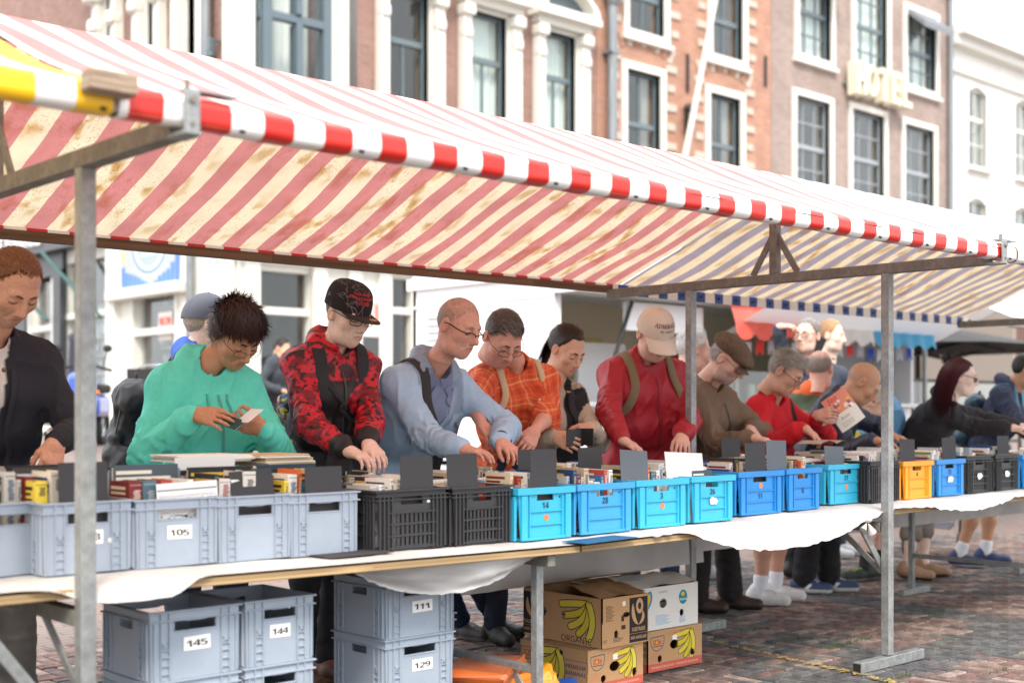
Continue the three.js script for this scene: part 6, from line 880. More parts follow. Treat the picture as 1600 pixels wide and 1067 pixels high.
// 2 person in turquoise hoodie reading
{
  const teal = lin('#62d9c2');
  const o = person({ label: 'person with short dark hair in turquoise hoodie reading a small notebook', head: atZ(368, 524, -1.26), hy: 50, hp: 44, hr: -4, neck: atZ(322, 588, -1.36), ty: 40, pelvis: pv(318, -1.5), sw: 0.195, skin: SK.tan, face: { w: 0.98, fat: 0.004, age: 1, lip: 0.5 }, hair: STYLE.messy('#2a1613', '#4a2a20'), glasses: { r: 0.0011, low: 1, h: 0.014 }, girth: 1.0, belly: 0.02,
    top: { color: teal, name: 'hoodie', hood: 1, pad: 0.026, neckR: 0.06, long: 0.05 }, arms: [{ h: atZ(303, 648, -1.1), e: atZ(232, 680, -1.36), dir: dv(0.9, -0.1, 0.35), n: dv(-0.1, 0.6, 0.75), curl: 0.45 }, { h: atZ(414, 672, -1.06), e: atZ(432, 700, -1.4), dir: dv(-0.85, 0.25, 0.25), n: dv(0.2, -0.5, 0.8), curl: 0.9 }], legs: { color: '#35405a' }, shoes: { color: '#444' } });
  frontZip(o, M(C(0.1, 0.34, 0.28), 0.6)); for (const s of [-1, 1]) o.onTop([o.at(s * 0.04, o.Lt - 0.05, 0.18), o.at(s * 0.05, o.Lt * 0.78, 0.22), o.at(s * 0.045, o.Lt * 0.64, 0.24)], 0.008, 0.004, M(C(0.08, 0.46, 0.36), 0.7), 'drawstring');
  const nbp = atZ(368, 658, -1.0), n = thing('notebook', 'open notebook with dark cover held by the person in turquoise', 'notebook', nbp.toArray()); n.quaternion.setFromRotationMatrix(new THREE.Matrix4().makeBasis(RGT.clone().applyAxisAngle(FWD, 0.28), V(0, 0.75, 0).addScaledVector(FWD, 0.66).normalize(), V(0, 0.66, 0).addScaledVector(FWD, -0.75).normalize()));
  part(n, 'cover', rbox(0.13, 0.085, 0.005, 0.002).rotateX(-0.35).rotateZ(-0.25).translate(-0.035, -0.012, 0.01), M(C(0.012, 0.055, 0.05), 0.6)); part(n, 'page', rbox(0.125, 0.08, 0.004, 0.001).rotateX(-0.35).rotateZ(-0.25).translate(-0.032, -0.005, 0.004), cardWhite); part(n, 'page', rbox(0.075, 0.09, 0.003, 0.001).rotateY(-0.5).rotateZ(-0.45).translate(0.045, 0.035, 0.004), cardWhite);
}
// 3 person with cap and black backpack behind
{
  const blue = lin('#4f74d0');
  const o = person({ label: 'person in blue shirt and grey cap with a black backpack, seen from behind', head: atZ(326, 508, -2.05), hy: 112, hp: 4, neck: atZ(298, 566, -2.1), ty: 112, pelvis: pv(278, -2.15), sw: 0.2, skin: SK.pale, hair: STYLE.under('#b9a894', '#d0c4b4', { len: 0.008 }), girth: 1.05, top: { color: blue, name: 'shirt', pad: 0.02, sleeve: 0.5, collar: 0.01 }, arms: [{ h: atZ(300, 760, -2.0) }, { h: atZ(330, 760, -2.3) }], legs: { color: '#39435a' }, shoes: { color: '#55565a' } });
  const capM = M(C(0.09, 0.1, 0.125), 0.9, { bumpMap: rep(T.weave, 8), bumpScale: 0.0004 }); capOn(o, { mat: capM, y: 0.02, bill: 0.07 });
  straps(o, strapM, 0.06, 0.11);
  bagSDF(o, 0.02, 0.33, 0.1, 0.085, -0.24, 'backpack', 'black nylon backpack with side net worn by the person in blue', (x, y, z) => { const m = 0.75 + 0.35 * n3(x * 9, y * 9, z * 9); return [0.02 * m, 0.021 * m, 0.024 * m]; });
}
// 4 young man in red camouflage jacket
{
  const R1 = lin('#c8152a'), R2 = lin('#7d1220'), R3 = lin('#3c1218'), K = lin('#1c1718');
  const camo = (x, y, z) => { const w = 0.3 * n3(x * 6, y * 6, z * 6), a = n3(x * 11 + w * 2, y * 14, z * 11), b = n3(x * 13 + 7, y * 17 - w * 3, z * 13), c = n3(x * 24 + y * 20, y * 30 - x * 16, z * 24 + 3); return c > 0.52 ? lin('#120c0d') : a > 0.3 ? R2 : b > 0.38 ? R3 : R1; };
  const o = person({ label: 'young man in black patterned cap and red camouflage jacket searching a crate', head: atZ(543, 492, -1.28), hy: 47, hp: 22, neck: atZ(520, 556, -1.38), ty: 38, pelvis: pv(505, -1.52), sw: 0.185, skin: SK.pale, face: { w: 0.95, jaw: 0.9, lip: 0.4 }, hair: STYLE.under('#4a3528', '#5c4536', { len: 0.012 }), glasses: { r: 0.0016, h: 0.013 }, cell: 0.0085,
    top: { color: (l, u, f, L, arm, A, x, y, z) => { if (arm >= 0) { const a = A[arm], t = V(x, y, z).sub(a.el).dot(a.fw) / a.el.distanceTo(a.w); return t > 0.76 ? K : camo(x, y, z); } return u < L * 0.8 && u > -0.2 ? K : camo(x, y, z); }, pad: 0.02, hood: 1, neckR: 0.058, collar: 0.02, long: 0.1, mat: NYLON }, arms: [{ h: atZ(542, 704, -0.98), e: atZ(462, 676, -1.3), dir: dv(0.85, -0.3, 0.5), n: V(0, 1, 0.2), curl: 0.7 }, { h: atZ(574, 692, -1.0), e: atZ(590, 650, -1.45), dir: dv(0.5, -0.5, 0.5), n: V(0, 1, 0.2), curl: 0.7 }], legs: { color: '#2c2c33' }, feet: [ft(470, 1075), ft(508, 1062)], shoes: { color: '#6e4a36', sole: '#c9a06c', lace: '#a83a32', high: 1 } });
  frontZip(o); straps(o, strapM, 0.062, 0.115); o.onTop([o.at(-0.1, o.Lt * 0.9, 0.2), o.at(-0.02, o.Lt * 0.62, 0.25), o.at(0.08, o.Lt * 0.25, 0.25)], 0.02, 0.004, strapM, 'sling_strap');
  const capTex = canvasTex(512, 128, (c, w, h) => { c.fillStyle = '#1d1a1c'; c.fillRect(0, 0, w, h); c.strokeStyle = '#6d6768'; c.lineWidth = 2; const r = mulberry(4); for (let k = 0; k < 60; k++) { let x = r() * w, y = r() * h; c.beginPath(); c.moveTo(x, y); for (let q = 0; q < 4; q++) { x += (r() - 0.5) * 50; y += (r() - 0.5) * 30; c.lineTo(x, y); } c.stroke(); } }, true);
  const txt = canvasTex(256, 128, (c, w, h) => { c.clearRect(0, 0, w, h); c.fillStyle = '#c8323a'; c.textAlign = 'center'; c.font = 'bold 34px sans-serif'; c.fillText('SUPER NINTENDO', w / 2, 36, 190); c.fillText('ENTERTAINMENT', w / 2, 76, 250); c.fillText('SYSTEM', w / 2, 114, 130); });
  capOn(o, { mat: M(0xffffff, 0.9, { map: rep(capTex, 1.6, 6) }), billMat: M(C(0.03, 0.022, 0.022), 0.85), y: 0.024, high: 0.112, flat: 0.62, sq: 0.7, bill: 0.078, drop: 0.004, curve: 0.006, text: txt, patch: [-0.9, 0.55, 0.15, 0.78] });
  const st = new THREE.CylinderGeometry(0.013, 0.013, 0.002, 16).scale(1.4, 1, 1).translate(0.02, 0.0245, 0.13); part(o.group.getObjectByName('cap'), 'gold_sticker', plain(st), M(H('#b98a3c'), 0.35, { metalness: 0.5 }));
  const P4 = ['#1c1d28', '#2f6f9e', '#e0c038', '#d9d0c4', '#3a3f52', '#c8643a'].map(lin); bagSDF(o, -0.12, 0.28, 0.09, 0.075, -0.19, 'backpack', 'backpack with colourful cartoon-like print worn by the young man in red', (x, y, z) => { const a = n3(x * 16, y * 16, z * 16), b = n3(x * 26 + 5, y * 26, z * 26); return b > 0.45 ? P4[2] : a > 0.45 ? P4[1] : a < -0.55 ? P4[3] : b < -0.55 ? P4[5] : a < -0.2 ? P4[4] : P4[0]; });
}
// 5 man in light blue jacket leaning in
{
  const jb = lin('#a3bfd8'), jd = lin('#8598ad'), shirt = lin('#6c7896');
  const o = person({ label: 'balding man with glasses in light blue rain jacket reaching into the black crate', head: atZ(716, 512, -1.14), hy: 54, hp: 22, hr: 3, neck: atZ(676, 588, -1.3), ty: 44, pelvis: pv(618, -1.55), sw: 0.2, shf: [0, 0.02], skin: SK.red, face: { age: 1, jaw: 1.05, nose: 1.1, w: 1.0 }, hair: STYLE.bald('#8f857a', '#bdb4a8', { len: 0.008, top: 0.055, fuzz: 0.35, n: 6500, x: { width: 0.0009 } }), browM: M(C(0.4, 0.34, 0.28), 0.9), glasses: { r: 0.0024, half: 1, low: 1 }, girth: 1.1, belly: 0.02, cell: 0.0095,
    top: { color: (l, u, f, L, arm) => { if (arm < 0 && f > 0.06 && u > L * 0.5 && Math.abs(l) < 0.012 + 0.075 * clamp((u - L * 0.5) / (L * 0.5))) return shirt; return u > L * 0.72 && arm < 0 ? jd : jb; }, hood: 1, pad: 0.026, neckR: 0.066, long: 0.12, mat: NYLON }, arms: [{ h: atZ(722, 702, -0.86), e: atZ(632, 690, -1.35), dir: dv(0.9, -0.12, 0.4), n: V(0, 1, 0.15), curl: 0.55 }, { h: atZ(782, 690, -0.92), e: atZ(790, 640, -1.3), dir: dv(0.5, -0.35, 0.6), n: V(0, 1, 0.2), curl: 0.75 }], legs: { color: '#1c2b4e' }, feet: [ft(722, 998), ft(778, 994)], shoes: { color: '#3c3c3e', sole: '#77757a', lace: '#999' } });
  o.onTop([o.at(-0.115, o.Lt - 0.05, -0.16), o.at(-0.105, o.Lt + 0.02, 0.0), o.at(-0.08, o.Lt * 0.8, 0.18), o.at(0.03, o.Lt * 0.45, 0.25), o.at(0.13, o.Lt * 0.1, 0.2)], 0.05, 0.006, M(C(0.03, 0.024, 0.024), 0.8), 'sling_strap', 0.014);
  for (const s of [-1, 1]) { o.onTop([o.at(s * 0.085, o.Lt - 0.02, 0.16), o.at(s * 0.06, o.Lt * 0.72, 0.23), o.at(s * 0.018, o.Lt * 0.5, 0.25)], 0.035, 0.006, M(C(0.24, 0.32, 0.42), 0.6), 'lapel'); o.onTop([o.at(s * 0.135, o.Lt * 0.66, 0.2), o.at(s * 0.13, o.Lt * 0.45, 0.22)], 0.014, 0.003, M(C(0.16, 0.2, 0.22), 0.5), 'pocket_zip'); o.onTop([o.at(s * 0.02, o.Lt - 0.02, 0.17), o.at(s * 0.045, o.Lt * 0.9, 0.2), o.at(s * 0.07, o.Lt * 0.86, 0.2)], 0.035, 0.004, M(C(0.16, 0.2, 0.32), 0.8), 'shirt_collar'); }
  for (const [i, m] of [[0, strapM], [1, M(C(0.05, 0.06, 0.08), 0.8)]]) { const a = o.armsOut[i], q = a.el.clone().lerp(a.w, 0.93); const c = part(o.topMesh, 'cuff_tab', plain(new THREE.TorusGeometry(0.043, 0.007, 6, 24, i ? 6.28 : 1.6).scale(1, 1, 1.8)), m); c.position.copy(q); c.quaternion.setFromUnitVectors(V(0, 0, 1), a.fw); }
}
// 6 man in orange checked shirt
{
  const plaidTex = dataTex(256, (u, v) => { const band = (t, c, w) => Math.abs(((t - c + 1.5) % 1) - 0.5) < w ? 1 : 0; let c = [0.84, 0.36, 0.2]; const A = band(u, 0.25, 0.12) + band(v, 0.25, 0.12); c = mixc(c, [0.72, 0.24, 0.13], 0.45 * A); const L1 = band(u, 0.62, 0.05) + band(v, 0.62, 0.045) + band(u, 0.9, 0.014) + band(v, 0.9, 0.014); c = mixc(c, [0.95, 0.72, 0.52], Math.min(0.8, 0.5 * L1)); const th = 0.95 + 0.06 * ((u * 256 + v * 256) % 3 > 1 ? 1 : 0); return c.map(x => x * th); });
  plaidTex.repeat.set(11, 11);
  const pm = new THREE.MeshPhysicalMaterial({ map: plaidTex, roughness: 0.9, sheen: 0.15, side: THREE.DoubleSide });
  const o = person({ label: 'man in orange checked short sleeved shirt with glasses looking down', head: atZ(786, 528, -1.34), hy: 30, hp: 46, neck: atZ(803, 580, -1.46), ty: 28, pelvis: pv(805, -1.62), sw: 0.205, skin: SK.red, face: { fat: 0.016, w: 1.04, jaw: 1.15, nose: 1.1, stubble: 0.15 }, hair: STYLE.short('#4a4038', '#8a8178', { len: 0.03, fwdflow: 1 }), glasses: { r: 0.0014, low: 1 }, girth: 1.22, belly: 0.04, cell: 0.009,
    top: { color: [1, 1, 1], name: 'shirt', pad: 0.014, sleeve: 0.48, neckR: 0.06, mat: pm, plaid: 1, collar: 0.008 }, arms: [{ h: atZ(752, 686, -1.0), e: atZ(728, 640, -1.3), dir: dv(0.5, -0.6, 0.5), curl: 0.6 }, { h: atZ(836, 672, -1.1), e: atZ(868, 640, -1.45), dir: dv(-0.35, -0.7, 0.5), n: dv(0.5, 0.6, 0.4), curl: 0.5 }], legs: { color: '#20283a' }, shoes: { color: '#333' } });
  for (let k = 0; k < 4; k++) { const q = o.at(0, o.Lt * (0.82 - k * 0.17), 0.3), d = o.field(q.x, q.y, q.z); part(o.topMesh, 'button', new THREE.SphereGeometry(0.006, 8, 6), cardWhite).position.copy(q.addScaledVector(o.frame.tf, -d + 0.002)); }
  straps(o, M(C(0.55, 0.42, 0.26), 0.9), 0.035, 0.125);
}
// 7 woman with dark tied hair
{
  const black = lin('#1d1a1e'), beige = lin('#b7a794');
  const o = person({ label: 'young woman with tied dark hair in black top and beige cardigan looking at her wallet', head: atZ(886, 548, -1.48), hy: 42, hp: 32, neck: atZ(866, 608, -1.55), ty: 40, pelvis: pv(868, -1.65), sw: 0.155, skin: SK.olive, hs: 0.95, face: { w: 0.93, jaw: 0.8, nose: 0.85, lip: 0.6 }, hair: STYLE.tied('#241812', '#3c281e'), girth: 0.86, cell: 0.009,
    top: { color: (l, u, f, L, arm) => (arm < 0 && f > -0.01 && Math.abs(l) < 0.085) ? black : beige, name: 'cardigan', pad: 0.014, neckR: 0.066, cut: (l, u, f, L) => f > 0.0 && u > L - 0.075 + 9 * l * l ? 0.02 : -1 }, arms: [{ h: atZ(866, 682, -1.2), e: atZ(838, 690, -1.6), dir: dv(0.7, -0.3, 0.5), n: dv(-0.6, 0.3, 0.5), curl: 0.9 }, { h: atZ(926, 668, -1.2), e: atZ(930, 690, -1.7), dir: dv(-0.6, -0.4, 0.4), n: dv(0.7, 0.4, 0.3), curl: 0.9 }], legs: { color: '#26262b' }, shoes: { color: '#222' } });
  part(o.group.getObjectByName('hair'), 'ponytail', hairGeo({ ...STYLE.long('#241812', '#3c281e', { len: 0.2 }), mask: (x, y, z) => z < -0.1 && y < 0.06 && y > 0, n: 500, lift: 0.3, grav: 1.2 }, {}, 5), hairM);
  o.onTop([o.at(0.05, o.Lt - 0.02, 0.14), o.at(0.045, o.Lt * 0.78, 0.2), o.at(0.06, o.Lt * 0.5, 0.22)], 0.05, 0.01, M(C(0.02, 0.018, 0.022), 0.8), 'scarf_end');
  const wp = atZ(905, 684, -1.08), w = thing('wallet', 'black folded wallet held by the woman with tied hair', 'wallet', wp.toArray()); w.quaternion.setFromRotationMatrix(new THREE.Matrix4().makeBasis(RGT, V(0, 1, 0), toCam)); part(w, 'flap', rbox(0.1, 0.085, 0.008, 0.003).rotateY(0.5).translate(-0.02, 0, 0), M(C(0.012, 0.012, 0.014), 0.4)); part(w, 'flap', rbox(0.1, 0.085, 0.008, 0.003).rotateY(-0.6).translate(0.03, 0.005, -0.005), M(C(0.012, 0.012, 0.014), 0.4)); part(w, 'card_slot', rbox(0.08, 0.07, 0.012, 0.002).translate(0.005, 0.006, -0.02), M(C(0.05, 0.08, 0.12), 0.4));
}
// 8 man in red jacket with beige cap
{
  const red = lin('#a51424');
  const o = person({ label: 'man in dark red jacket and beige cap with backpack straps flipping through books', head: atZ(1024, 522, -1.32), hy: 26, hp: 34, hr: -4, neck: atZ(1006, 572, -1.44), ty: 22, pelvis: pv(1004, -1.6), sw: 0.215, skin: SK.fair, face: { fat: 0.016, w: 1.05, jaw: 1.1, age: 1, nose: 1.1 }, hair: STYLE.under('#8d8378', '#a89e94', { len: 0.012 }), girth: 1.26, belly: 0.03, cell: 0.0095,
    top: { color: red, pad: 0.03, collar: 0.022, neckR: 0.064, long: 0.08, mat: NYLON }, arms: [{ h: atZ(972, 700, -1.14), e: atZ(922, 668, -1.45), dir: dv(0.75, -0.42, 0.5), n: V(0, 1, 0.3), curl: 0.5 }, { h: atZ(1066, 680, -1.1), e: atZ(1102, 652, -1.45), dir: dv(-0.05, -0.55, 0.8), n: dv(0.1, 0.8, 0.5), curl: 0.6 }], legs: { color: '#3a4a6c' }, feet: [ft(985, 960), ft(1050, 955)], shoes: { color: '#2a2422' } });
  frontZip(o, M(C(0.2, 0.015, 0.025), 0.6)); straps(o, M(C(0.2, 0.15, 0.085), 0.85), 0.05, 0.13);
  const txt = canvasTex(256, 128, (c, w, h) => { c.clearRect(0, 0, w, h); c.fillStyle = '#6d1f26'; c.textAlign = 'center'; c.font = 'bold 52px serif'; c.fillText('ADMIRALS', w / 2, 60, 250); c.fillStyle = '#7a6f66'; c.font = 'bold 26px sans-serif'; c.fillText('MT. KISCO', w / 2, 96, 150); });
  capOn(o, { mat: M(C(0.68, 0.6, 0.5), 0.95, { bumpMap: rep(T.weave, 10), bumpScale: 0.0006 }), y: 0.018, high: 0.115, bill: 0.085, drop: 0.03, curve: 0.03, flat: 0.85, sq: 0.85, text: txt, patch: [-0.75, 0.8, 0.12, 0.82] });
}
// 9 white haired person half behind the rear post
{
  person({ label: 'white haired person half hidden behind the rear stall post', head: atZ(1084, 548, -1.95), hy: 105, hp: 15, neck: atZ(1066, 604, -2.0), ty: 100, pelvis: pv(1062, -2.05), sw: 0.18, skin: SK.fair, hair: STYLE.short('#f2f0ec', '#d2cdc6', { len: 0.05 }), girth: 1, top: { color: lin('#cfcfd2'), pad: 0.02, name: 'shirt' }, arms: [{ h: atZ(1090, 700, -1.8) }, { h: atZ(1080, 700, -2.2) }], legs: { color: '#c9c5bd' }, shoes: { color: '#c9c9c9', sole: '#e5e5e5' }, feet: [ft(1100, 905), ft(1112, 900)] });
}
// 10 man with flat cap in brown jacket
{
  const br = lin('#75604c');
  const o = person({ label: 'older man in brown tweed flat cap and brown jacket looking down', head: atZ(1138, 562, -1.3), hy: 62, hp: 38, neck: atZ(1108, 612, -1.45), ty: 50, pelvis: pv(1098, -1.6), sw: 0.19, skin: SK.fair, face: { age: 1, nose: 1.2, stubble: 0.5 }, hair: STYLE.under('#a39d95', '#c9c4bc', { len: 0.04 }), glasses: { r: 0.0013, low: 1 }, girth: 1.08, top: { color: br, pad: 0.026, collar: 0.018, long: 0.12 }, arms: [{ h: atZ(1176, 684, -1.02), e: atZ(1100, 690, -1.4), dir: dv(0.85, -0.15, 0.4), curl: 0.6 }, { h: atZ(1172, 668, -1.2), e: atZ(1185, 660, -1.6), dir: dv(0.3, -0.6, 0.5), curl: 0.8 }], legs: { color: '#211c1c', wide: 1 }, feet: [ft(1088, 958), ft(1142, 953)], footDir: [dirOf(70), dirOf(75)], shoes: { color: '#3d2a22', sole: '#221c1a', soleH: 0.03 } });
  frontZip(o); const tw = dataTex(128, (u, v) => { const a = 0.6 + 0.5 * fbm(u, v, 32, 2), k = Math.sin((u + v) * 60) * 0.06; return [0.45 * a + k, 0.36 * a + k, 0.28 * a + k]; });
  const c = sub(o.group, 'cap'); c.name = 'flat_cap'; c.applyMatrix4(o.hm); const tm = M(0xffffff, 0.95, { map: rep(tw, 1.5, 1.5) });
  const e1 = ell(0, 0.068, -0.02, 0.096, 0.06, 0.112), e2 = ell(0, 0.045, 0.075, 0.078, 0.03, 0.055), cutf = (x, y, z) => Math.max(smin(e1(x, y, z), e2(x, y, z), 0.04), (0.026 + (z > 0.03 ? -0.0 : 0.0) - y)); part(c, 'crown', uvBy(surfaceNets(cutf, V(-0.13, 0, -0.15), V(0.13, 0.16, 0.16), 0.006), 8), tm); part(c, 'peak', grid(16, 6, (u, v) => { const a = lerp(-0.95, 0.95, u); return V(Math.sin(a) * 0.082, 0.026 - 0.022 * v - 0.03 * Math.sin(a) ** 2, 0.055 + Math.cos(a) * 0.04 + v * 0.045 * Math.cos(a)); }), tm);
  part(o.topMesh, 'fur_cuff', (() => { const a = o.armsOut[1], q = a.el.clone().lerp(a.w, 0.9), g = hairGeo({ color: '#4a4634', alt: '#2c2a22', mask: () => true, len: () => 0.02, flow: () => down, n: 700, lift: 0.5, width: 0.002 }, {}, 3).scale(0.55, 0.5, 0.5).translate(q.x, q.y, q.z); return g; })(), hairM);
}
// 11 grey haired woman in red fleece
{
  const red = lin('#c8101e'), tee = lin('#b01322'), blk = lin('#1b1719');
  const o = person({ label: 'grey haired woman in bright red jacket holding up a magazine', head: atZ(1228, 582, -1.26), hy: 62, hp: 36, neck: atZ(1206, 632, -1.38), ty: 50, pelvis: pv(1200, -1.55), sw: 0.175, skin: SK.ruddy, hs: 0.98, face: { age: 1, fat: 0.006 }, hair: STYLE.short('#8f8579', '#c4baac', { len: 0.055, fwdflow: 1, x: { lift: 0.25, n: 3000 } }), glasses: { r: 0.0016, dark: 0, low: 1 }, girth: 1.05, top: { color: (l, u, f, L, arm) => arm < 0 && f > 0.07 ? (Math.abs(l) < 0.05 ? tee : Math.abs(l) < 0.075 ? blk : red) : red, pad: 0.024, collar: 0.012 }, arms: [{ h: atZ(1256, 668, -1.0), e: atZ(1186, 694, -1.3), dir: dv(0.6, -0.5, 0.4), curl: 0.7 }, { h: atZ(1274, 650, -1.12), e: atZ(1262, 690, -1.5), dir: dv(0.7, 0.2, 0.3), n: dv(-0.2, 0.4, 0.8), curl: 1.0 }], legs: { color: '#2b2b33', len: 0.55 }, feet: [ft(1188, 945), ft(1212, 938)], footDir: [dirOf(60), dirOf(65)], shoes: { color: '#d9d8d6', sole: '#e8e6e2', lace: '#b5b0a6', sock: '#dfe0e6' } });
  const mp = atZ(1318, 640, -1.02), m = thing('magazine', 'magazine with salmon pink cover held up by the grey haired woman', 'magazine', mp.toArray()); m.quaternion.setFromRotationMatrix(new THREE.Matrix4().makeBasis(RGT, V(0, 1, 0), toCam)); m.rotateZ(0.62);
  const mt = canvasTex(256, 320, (c, w, h) => { c.fillStyle = '#e9e0cf'; c.fillRect(0, 0, w, h); c.fillStyle = '#e2866a'; c.fillRect(0, 0, w, 170); c.fillStyle = '#c23c30'; c.font = 'italic bold 60px serif'; c.fillText('Jan', 40, 56); const r = mulberry(6); for (let k = 0; k < 26; k++) { c.fillStyle = ['#f4d9b8', '#d9663c', '#e9b93c', '#8a5a7a', '#f2f0ea'][k % 5]; c.beginPath(); c.arc(20 + r() * 216, 75 + r() * 90, 6 + r() * 12, 0, 7); c.fill(); } c.fillStyle = '#7a6a58'; c.font = 'italic 40px serif'; c.fillText('bons', 60, 230); for (let k = 0; k < 5; k++) c.fillRect(40, 250 + k * 10, 120, 2); });
  part(m, 'cover', grid(8, 8, (u, v) => V(lerp(-0.085, 0.085, u), lerp(-0.115, 0.115, v), 0.01 * Math.sin(u * 3)), (u, v) => [u, v]), M(0xffffff, 0.45, { map: mt, side: THREE.DoubleSide })); part(m, 'pages', grid(6, 1, (u, v) => V(lerp(-0.084, 0.084, u), lerp(-0.114, 0.114, v), -0.004 + 0.01 * Math.sin(u * 3))), pageWhite); const r2 = part(m, 'loose_sheet', rbox(0.09, 0.05, 0.002, 0.0005).rotateZ(-0.3).translate(-0.11, 0.005, 0.012), cardWhite);
  const ob = atZ(1290, 690, -0.85); single('open_booklet', 'thin open booklet lying on the crates under the red sleeve', 'booklet', grid(12, 1, (u, v) => V(ob.x - 0.16 + 0.32 * u, ob.y - 0.01 + 0.018 * Math.abs(Math.sin(u * Math.PI * 2)), ob.z - 0.08 + 0.16 * v)), M(C(0.45, 0.32, 0.24), 0.7, { side: THREE.DoubleSide }));
}
// 12 man with glasses raising his arm and the face beside him
{
  person({ label: 'man with grey hair and glasses raising one arm, phone at his ear', head: atZ(1262, 526, -2.5), hy: -42, hp: -2, neck: atZ(1274, 578, -2.56), ty: -20, pelvis: pv(1275, -2.6), sw: 0.2, skin: SK.fair, face: { age: 1, w: 1.02 }, hair: STYLE.short('#77716b', '#a8a29b', { fr: 0.085 }), glasses: { r: 0.0024 }, girth: 1.1, top: { color: lin('#3b4250'), name: 'sweater', pad: 0.02, collar: 0.01 }, arms: [{ h: atZ(1208, 480, -2.5), e: atZ(1160, 560, -2.4), dir: dv(0.9, 0.05, 0.3), n: dv(0.1, 0.9, 0.3), curl: 0.7 }, { h: atZ(1296, 580, -2.42), e: atZ(1330, 640, -2.5), dir: dv(-0.35, 0.9, 0.1), n: dv(0.6, 0.2, 0.6), curl: 0.9 }], legs: { color: '#3a5a86' }, feet: [ft(1228, 886), ft(1240, 893)], shoes: { color: '#5a6a55', sole: '#e2e6d8', lace: '#b9d24a' } });
  const ph = atZ(1281, 540, -2.42), p = thing('phone', 'black mobile phone held to the ear of the man raising his arm', 'phone', ph.toArray()); p.rotation.set(0.1, -0.6, -0.35); part(p, 'case', rbox(0.07, 0.14, 0.009, 0.004, 0, 0, 0, 2), M(C(0.012, 0.012, 0.014), 0.3)); part(p, 'screen', box(0.062, 0.13, 0.001, 0, 0, 0.0055), M(C(0.02, 0.02, 0.025), 0.1));
  person({ label: 'fair haired person in profile behind the man with the phone', head: atZ(1300, 525, -3.0), hy: 60, hp: 8, neck: atZ(1296, 580, -3.05), ty: 60, pelvis: pv(1296, -3.1), skin: SK.pale, hair: STYLE.short('#b98a5c', '#d6b088'), top: { color: lin('#2c2e36') }, arms: [{ h: atZ(1285, 700, -2.9) }, { h: atZ(1310, 700, -3.2) }], legs: { color: '#33384a' }, shoes: { color: '#d0d0d0', sole: '#e8e8e8' }, feet: [ft(1298, 872), ft(1312, 868)] });
}
// 13 man in green and orange jacket
{
  const gr = lin('#55604a'), og = lin('#d9602a'), yl = lin('#c9b43a');
  const o = person({ label: 'man with sunglasses on his head in green and orange jacket, seen from behind', head: atZ(1282, 578, -1.95), hy: 150, hp: 10, neck: atZ(1270, 618, -2.0), ty: 150, pelvis: pv(1262, -2.05), sw: 0.19, skin: SK.red, hair: STYLE.bald('#8f877d', '#b0a89e', { top: 0.07, len: 0.012, fuzz: 0.15 }), top: { color: (l, u, f, L, arm) => u > L - 0.02 ? og : u > L - 0.14 ? gr : u > L - 0.19 ? og : yl, pad: 0.026, collar: 0.02 }, arms: [{ h: atZ(1310, 720, -1.9) }, { h: atZ(1240, 720, -1.95) }], legs: { color: '#2b2b30' }, shoes: { color: '#2a2a2a' } });
  const sgl = sub(o.group, 'sunglasses'); sgl.applyMatrix4(o.hm); part(sgl, 'frame', mg([tube([V(0.082, 0.07, -0.02), V(0.083, 0.075, 0.03), V(0.06, 0.085, 0.06)], 0.004, 10, 6), tube([V(-0.082, 0.07, -0.02), V(-0.083, 0.075, 0.03), V(-0.06, 0.085, 0.06)], 0.004, 10, 6)]), wireM);
}
// 14 bald man in navy jacket
{
  const o = person({ label: 'bald man in navy jacket bent low over the crates beside the post', head: atZ(1348, 600, -1.2), hy: 78, hp: 42, neck: atZ(1312, 630, -1.35), ty: 62, pelvis: pv(1276, -1.6), sw: 0.19, skin: SK.tan, face: { age: 1, nose: 1.25, jaw: 1.1 }, hair: STYLE.bald('#9a938a', '#b5aea6', { top: 0.02, len: 0.006, n: 900, x: { shell: false } }), girth: 1.1, top: { color: lin('#2b3144'), pad: 0.026, collar: 0.014, mat: NYLON }, arms: [{ h: atZ(1366, 688, -0.95), e: atZ(1310, 692, -1.3), dir: dv(0.9, -0.15, 0.35), curl: 0.5 }, { h: atZ(1390, 680, -1.1), e: atZ(1370, 660, -1.5), dir: dv(0.8, -0.2, 0.3), curl: 0.6 }], legs: { color: '#1c1a1e', wide: 1 }, feet: [ft(1256, 926), ft(1296, 924)], footDir: [dirOf(60), dirOf(75)], shoes: { color: '#38456a', sole: '#dfdedc', lace: '#d9d9dc', soleH: 0.034, stripe: '#e4e4e6' } });
  o.onTop([o.at(-0.09, o.Lt - 0.1, 0.16), o.at(-0.07, o.Lt + 0.01, 0.03)], 0.02, 0.004, M(C(0.3, 0.3, 0.3), 0.8), 'collar_trim');
}
// 15 person in light blue behind the right post
person({ label: 'person in light blue top stooping behind the right post', head: atZ(1366, 632, -1.75), hy: 80, hp: 50, neck: atZ(1372, 622, -1.85), ty: 70, pelvis: pv(1384, -1.95), sw: 0.19, skin: SK.fair, hair: STYLE.short('#c8c0b4', '#a89f94'), girth: 1.15, top: { color: lin('#6fa9d6'), pad: 0.03, name: 'shirt', sleeve: 0.5 }, arms: [{ h: atZ(1392, 700, -1.5) }, { h: atZ(1410, 700, -1.9) }], legs: { color: '#8fb2d2', len: 0.62 }, feet: [ft(1352, 908), ft(1372, 905)], footDir: [dirOf(-70), dirOf(-60)], shoes: { color: '#28302a', sole: '#8a8a88', lace: '#9ab83a', sock: '#16181a' } });
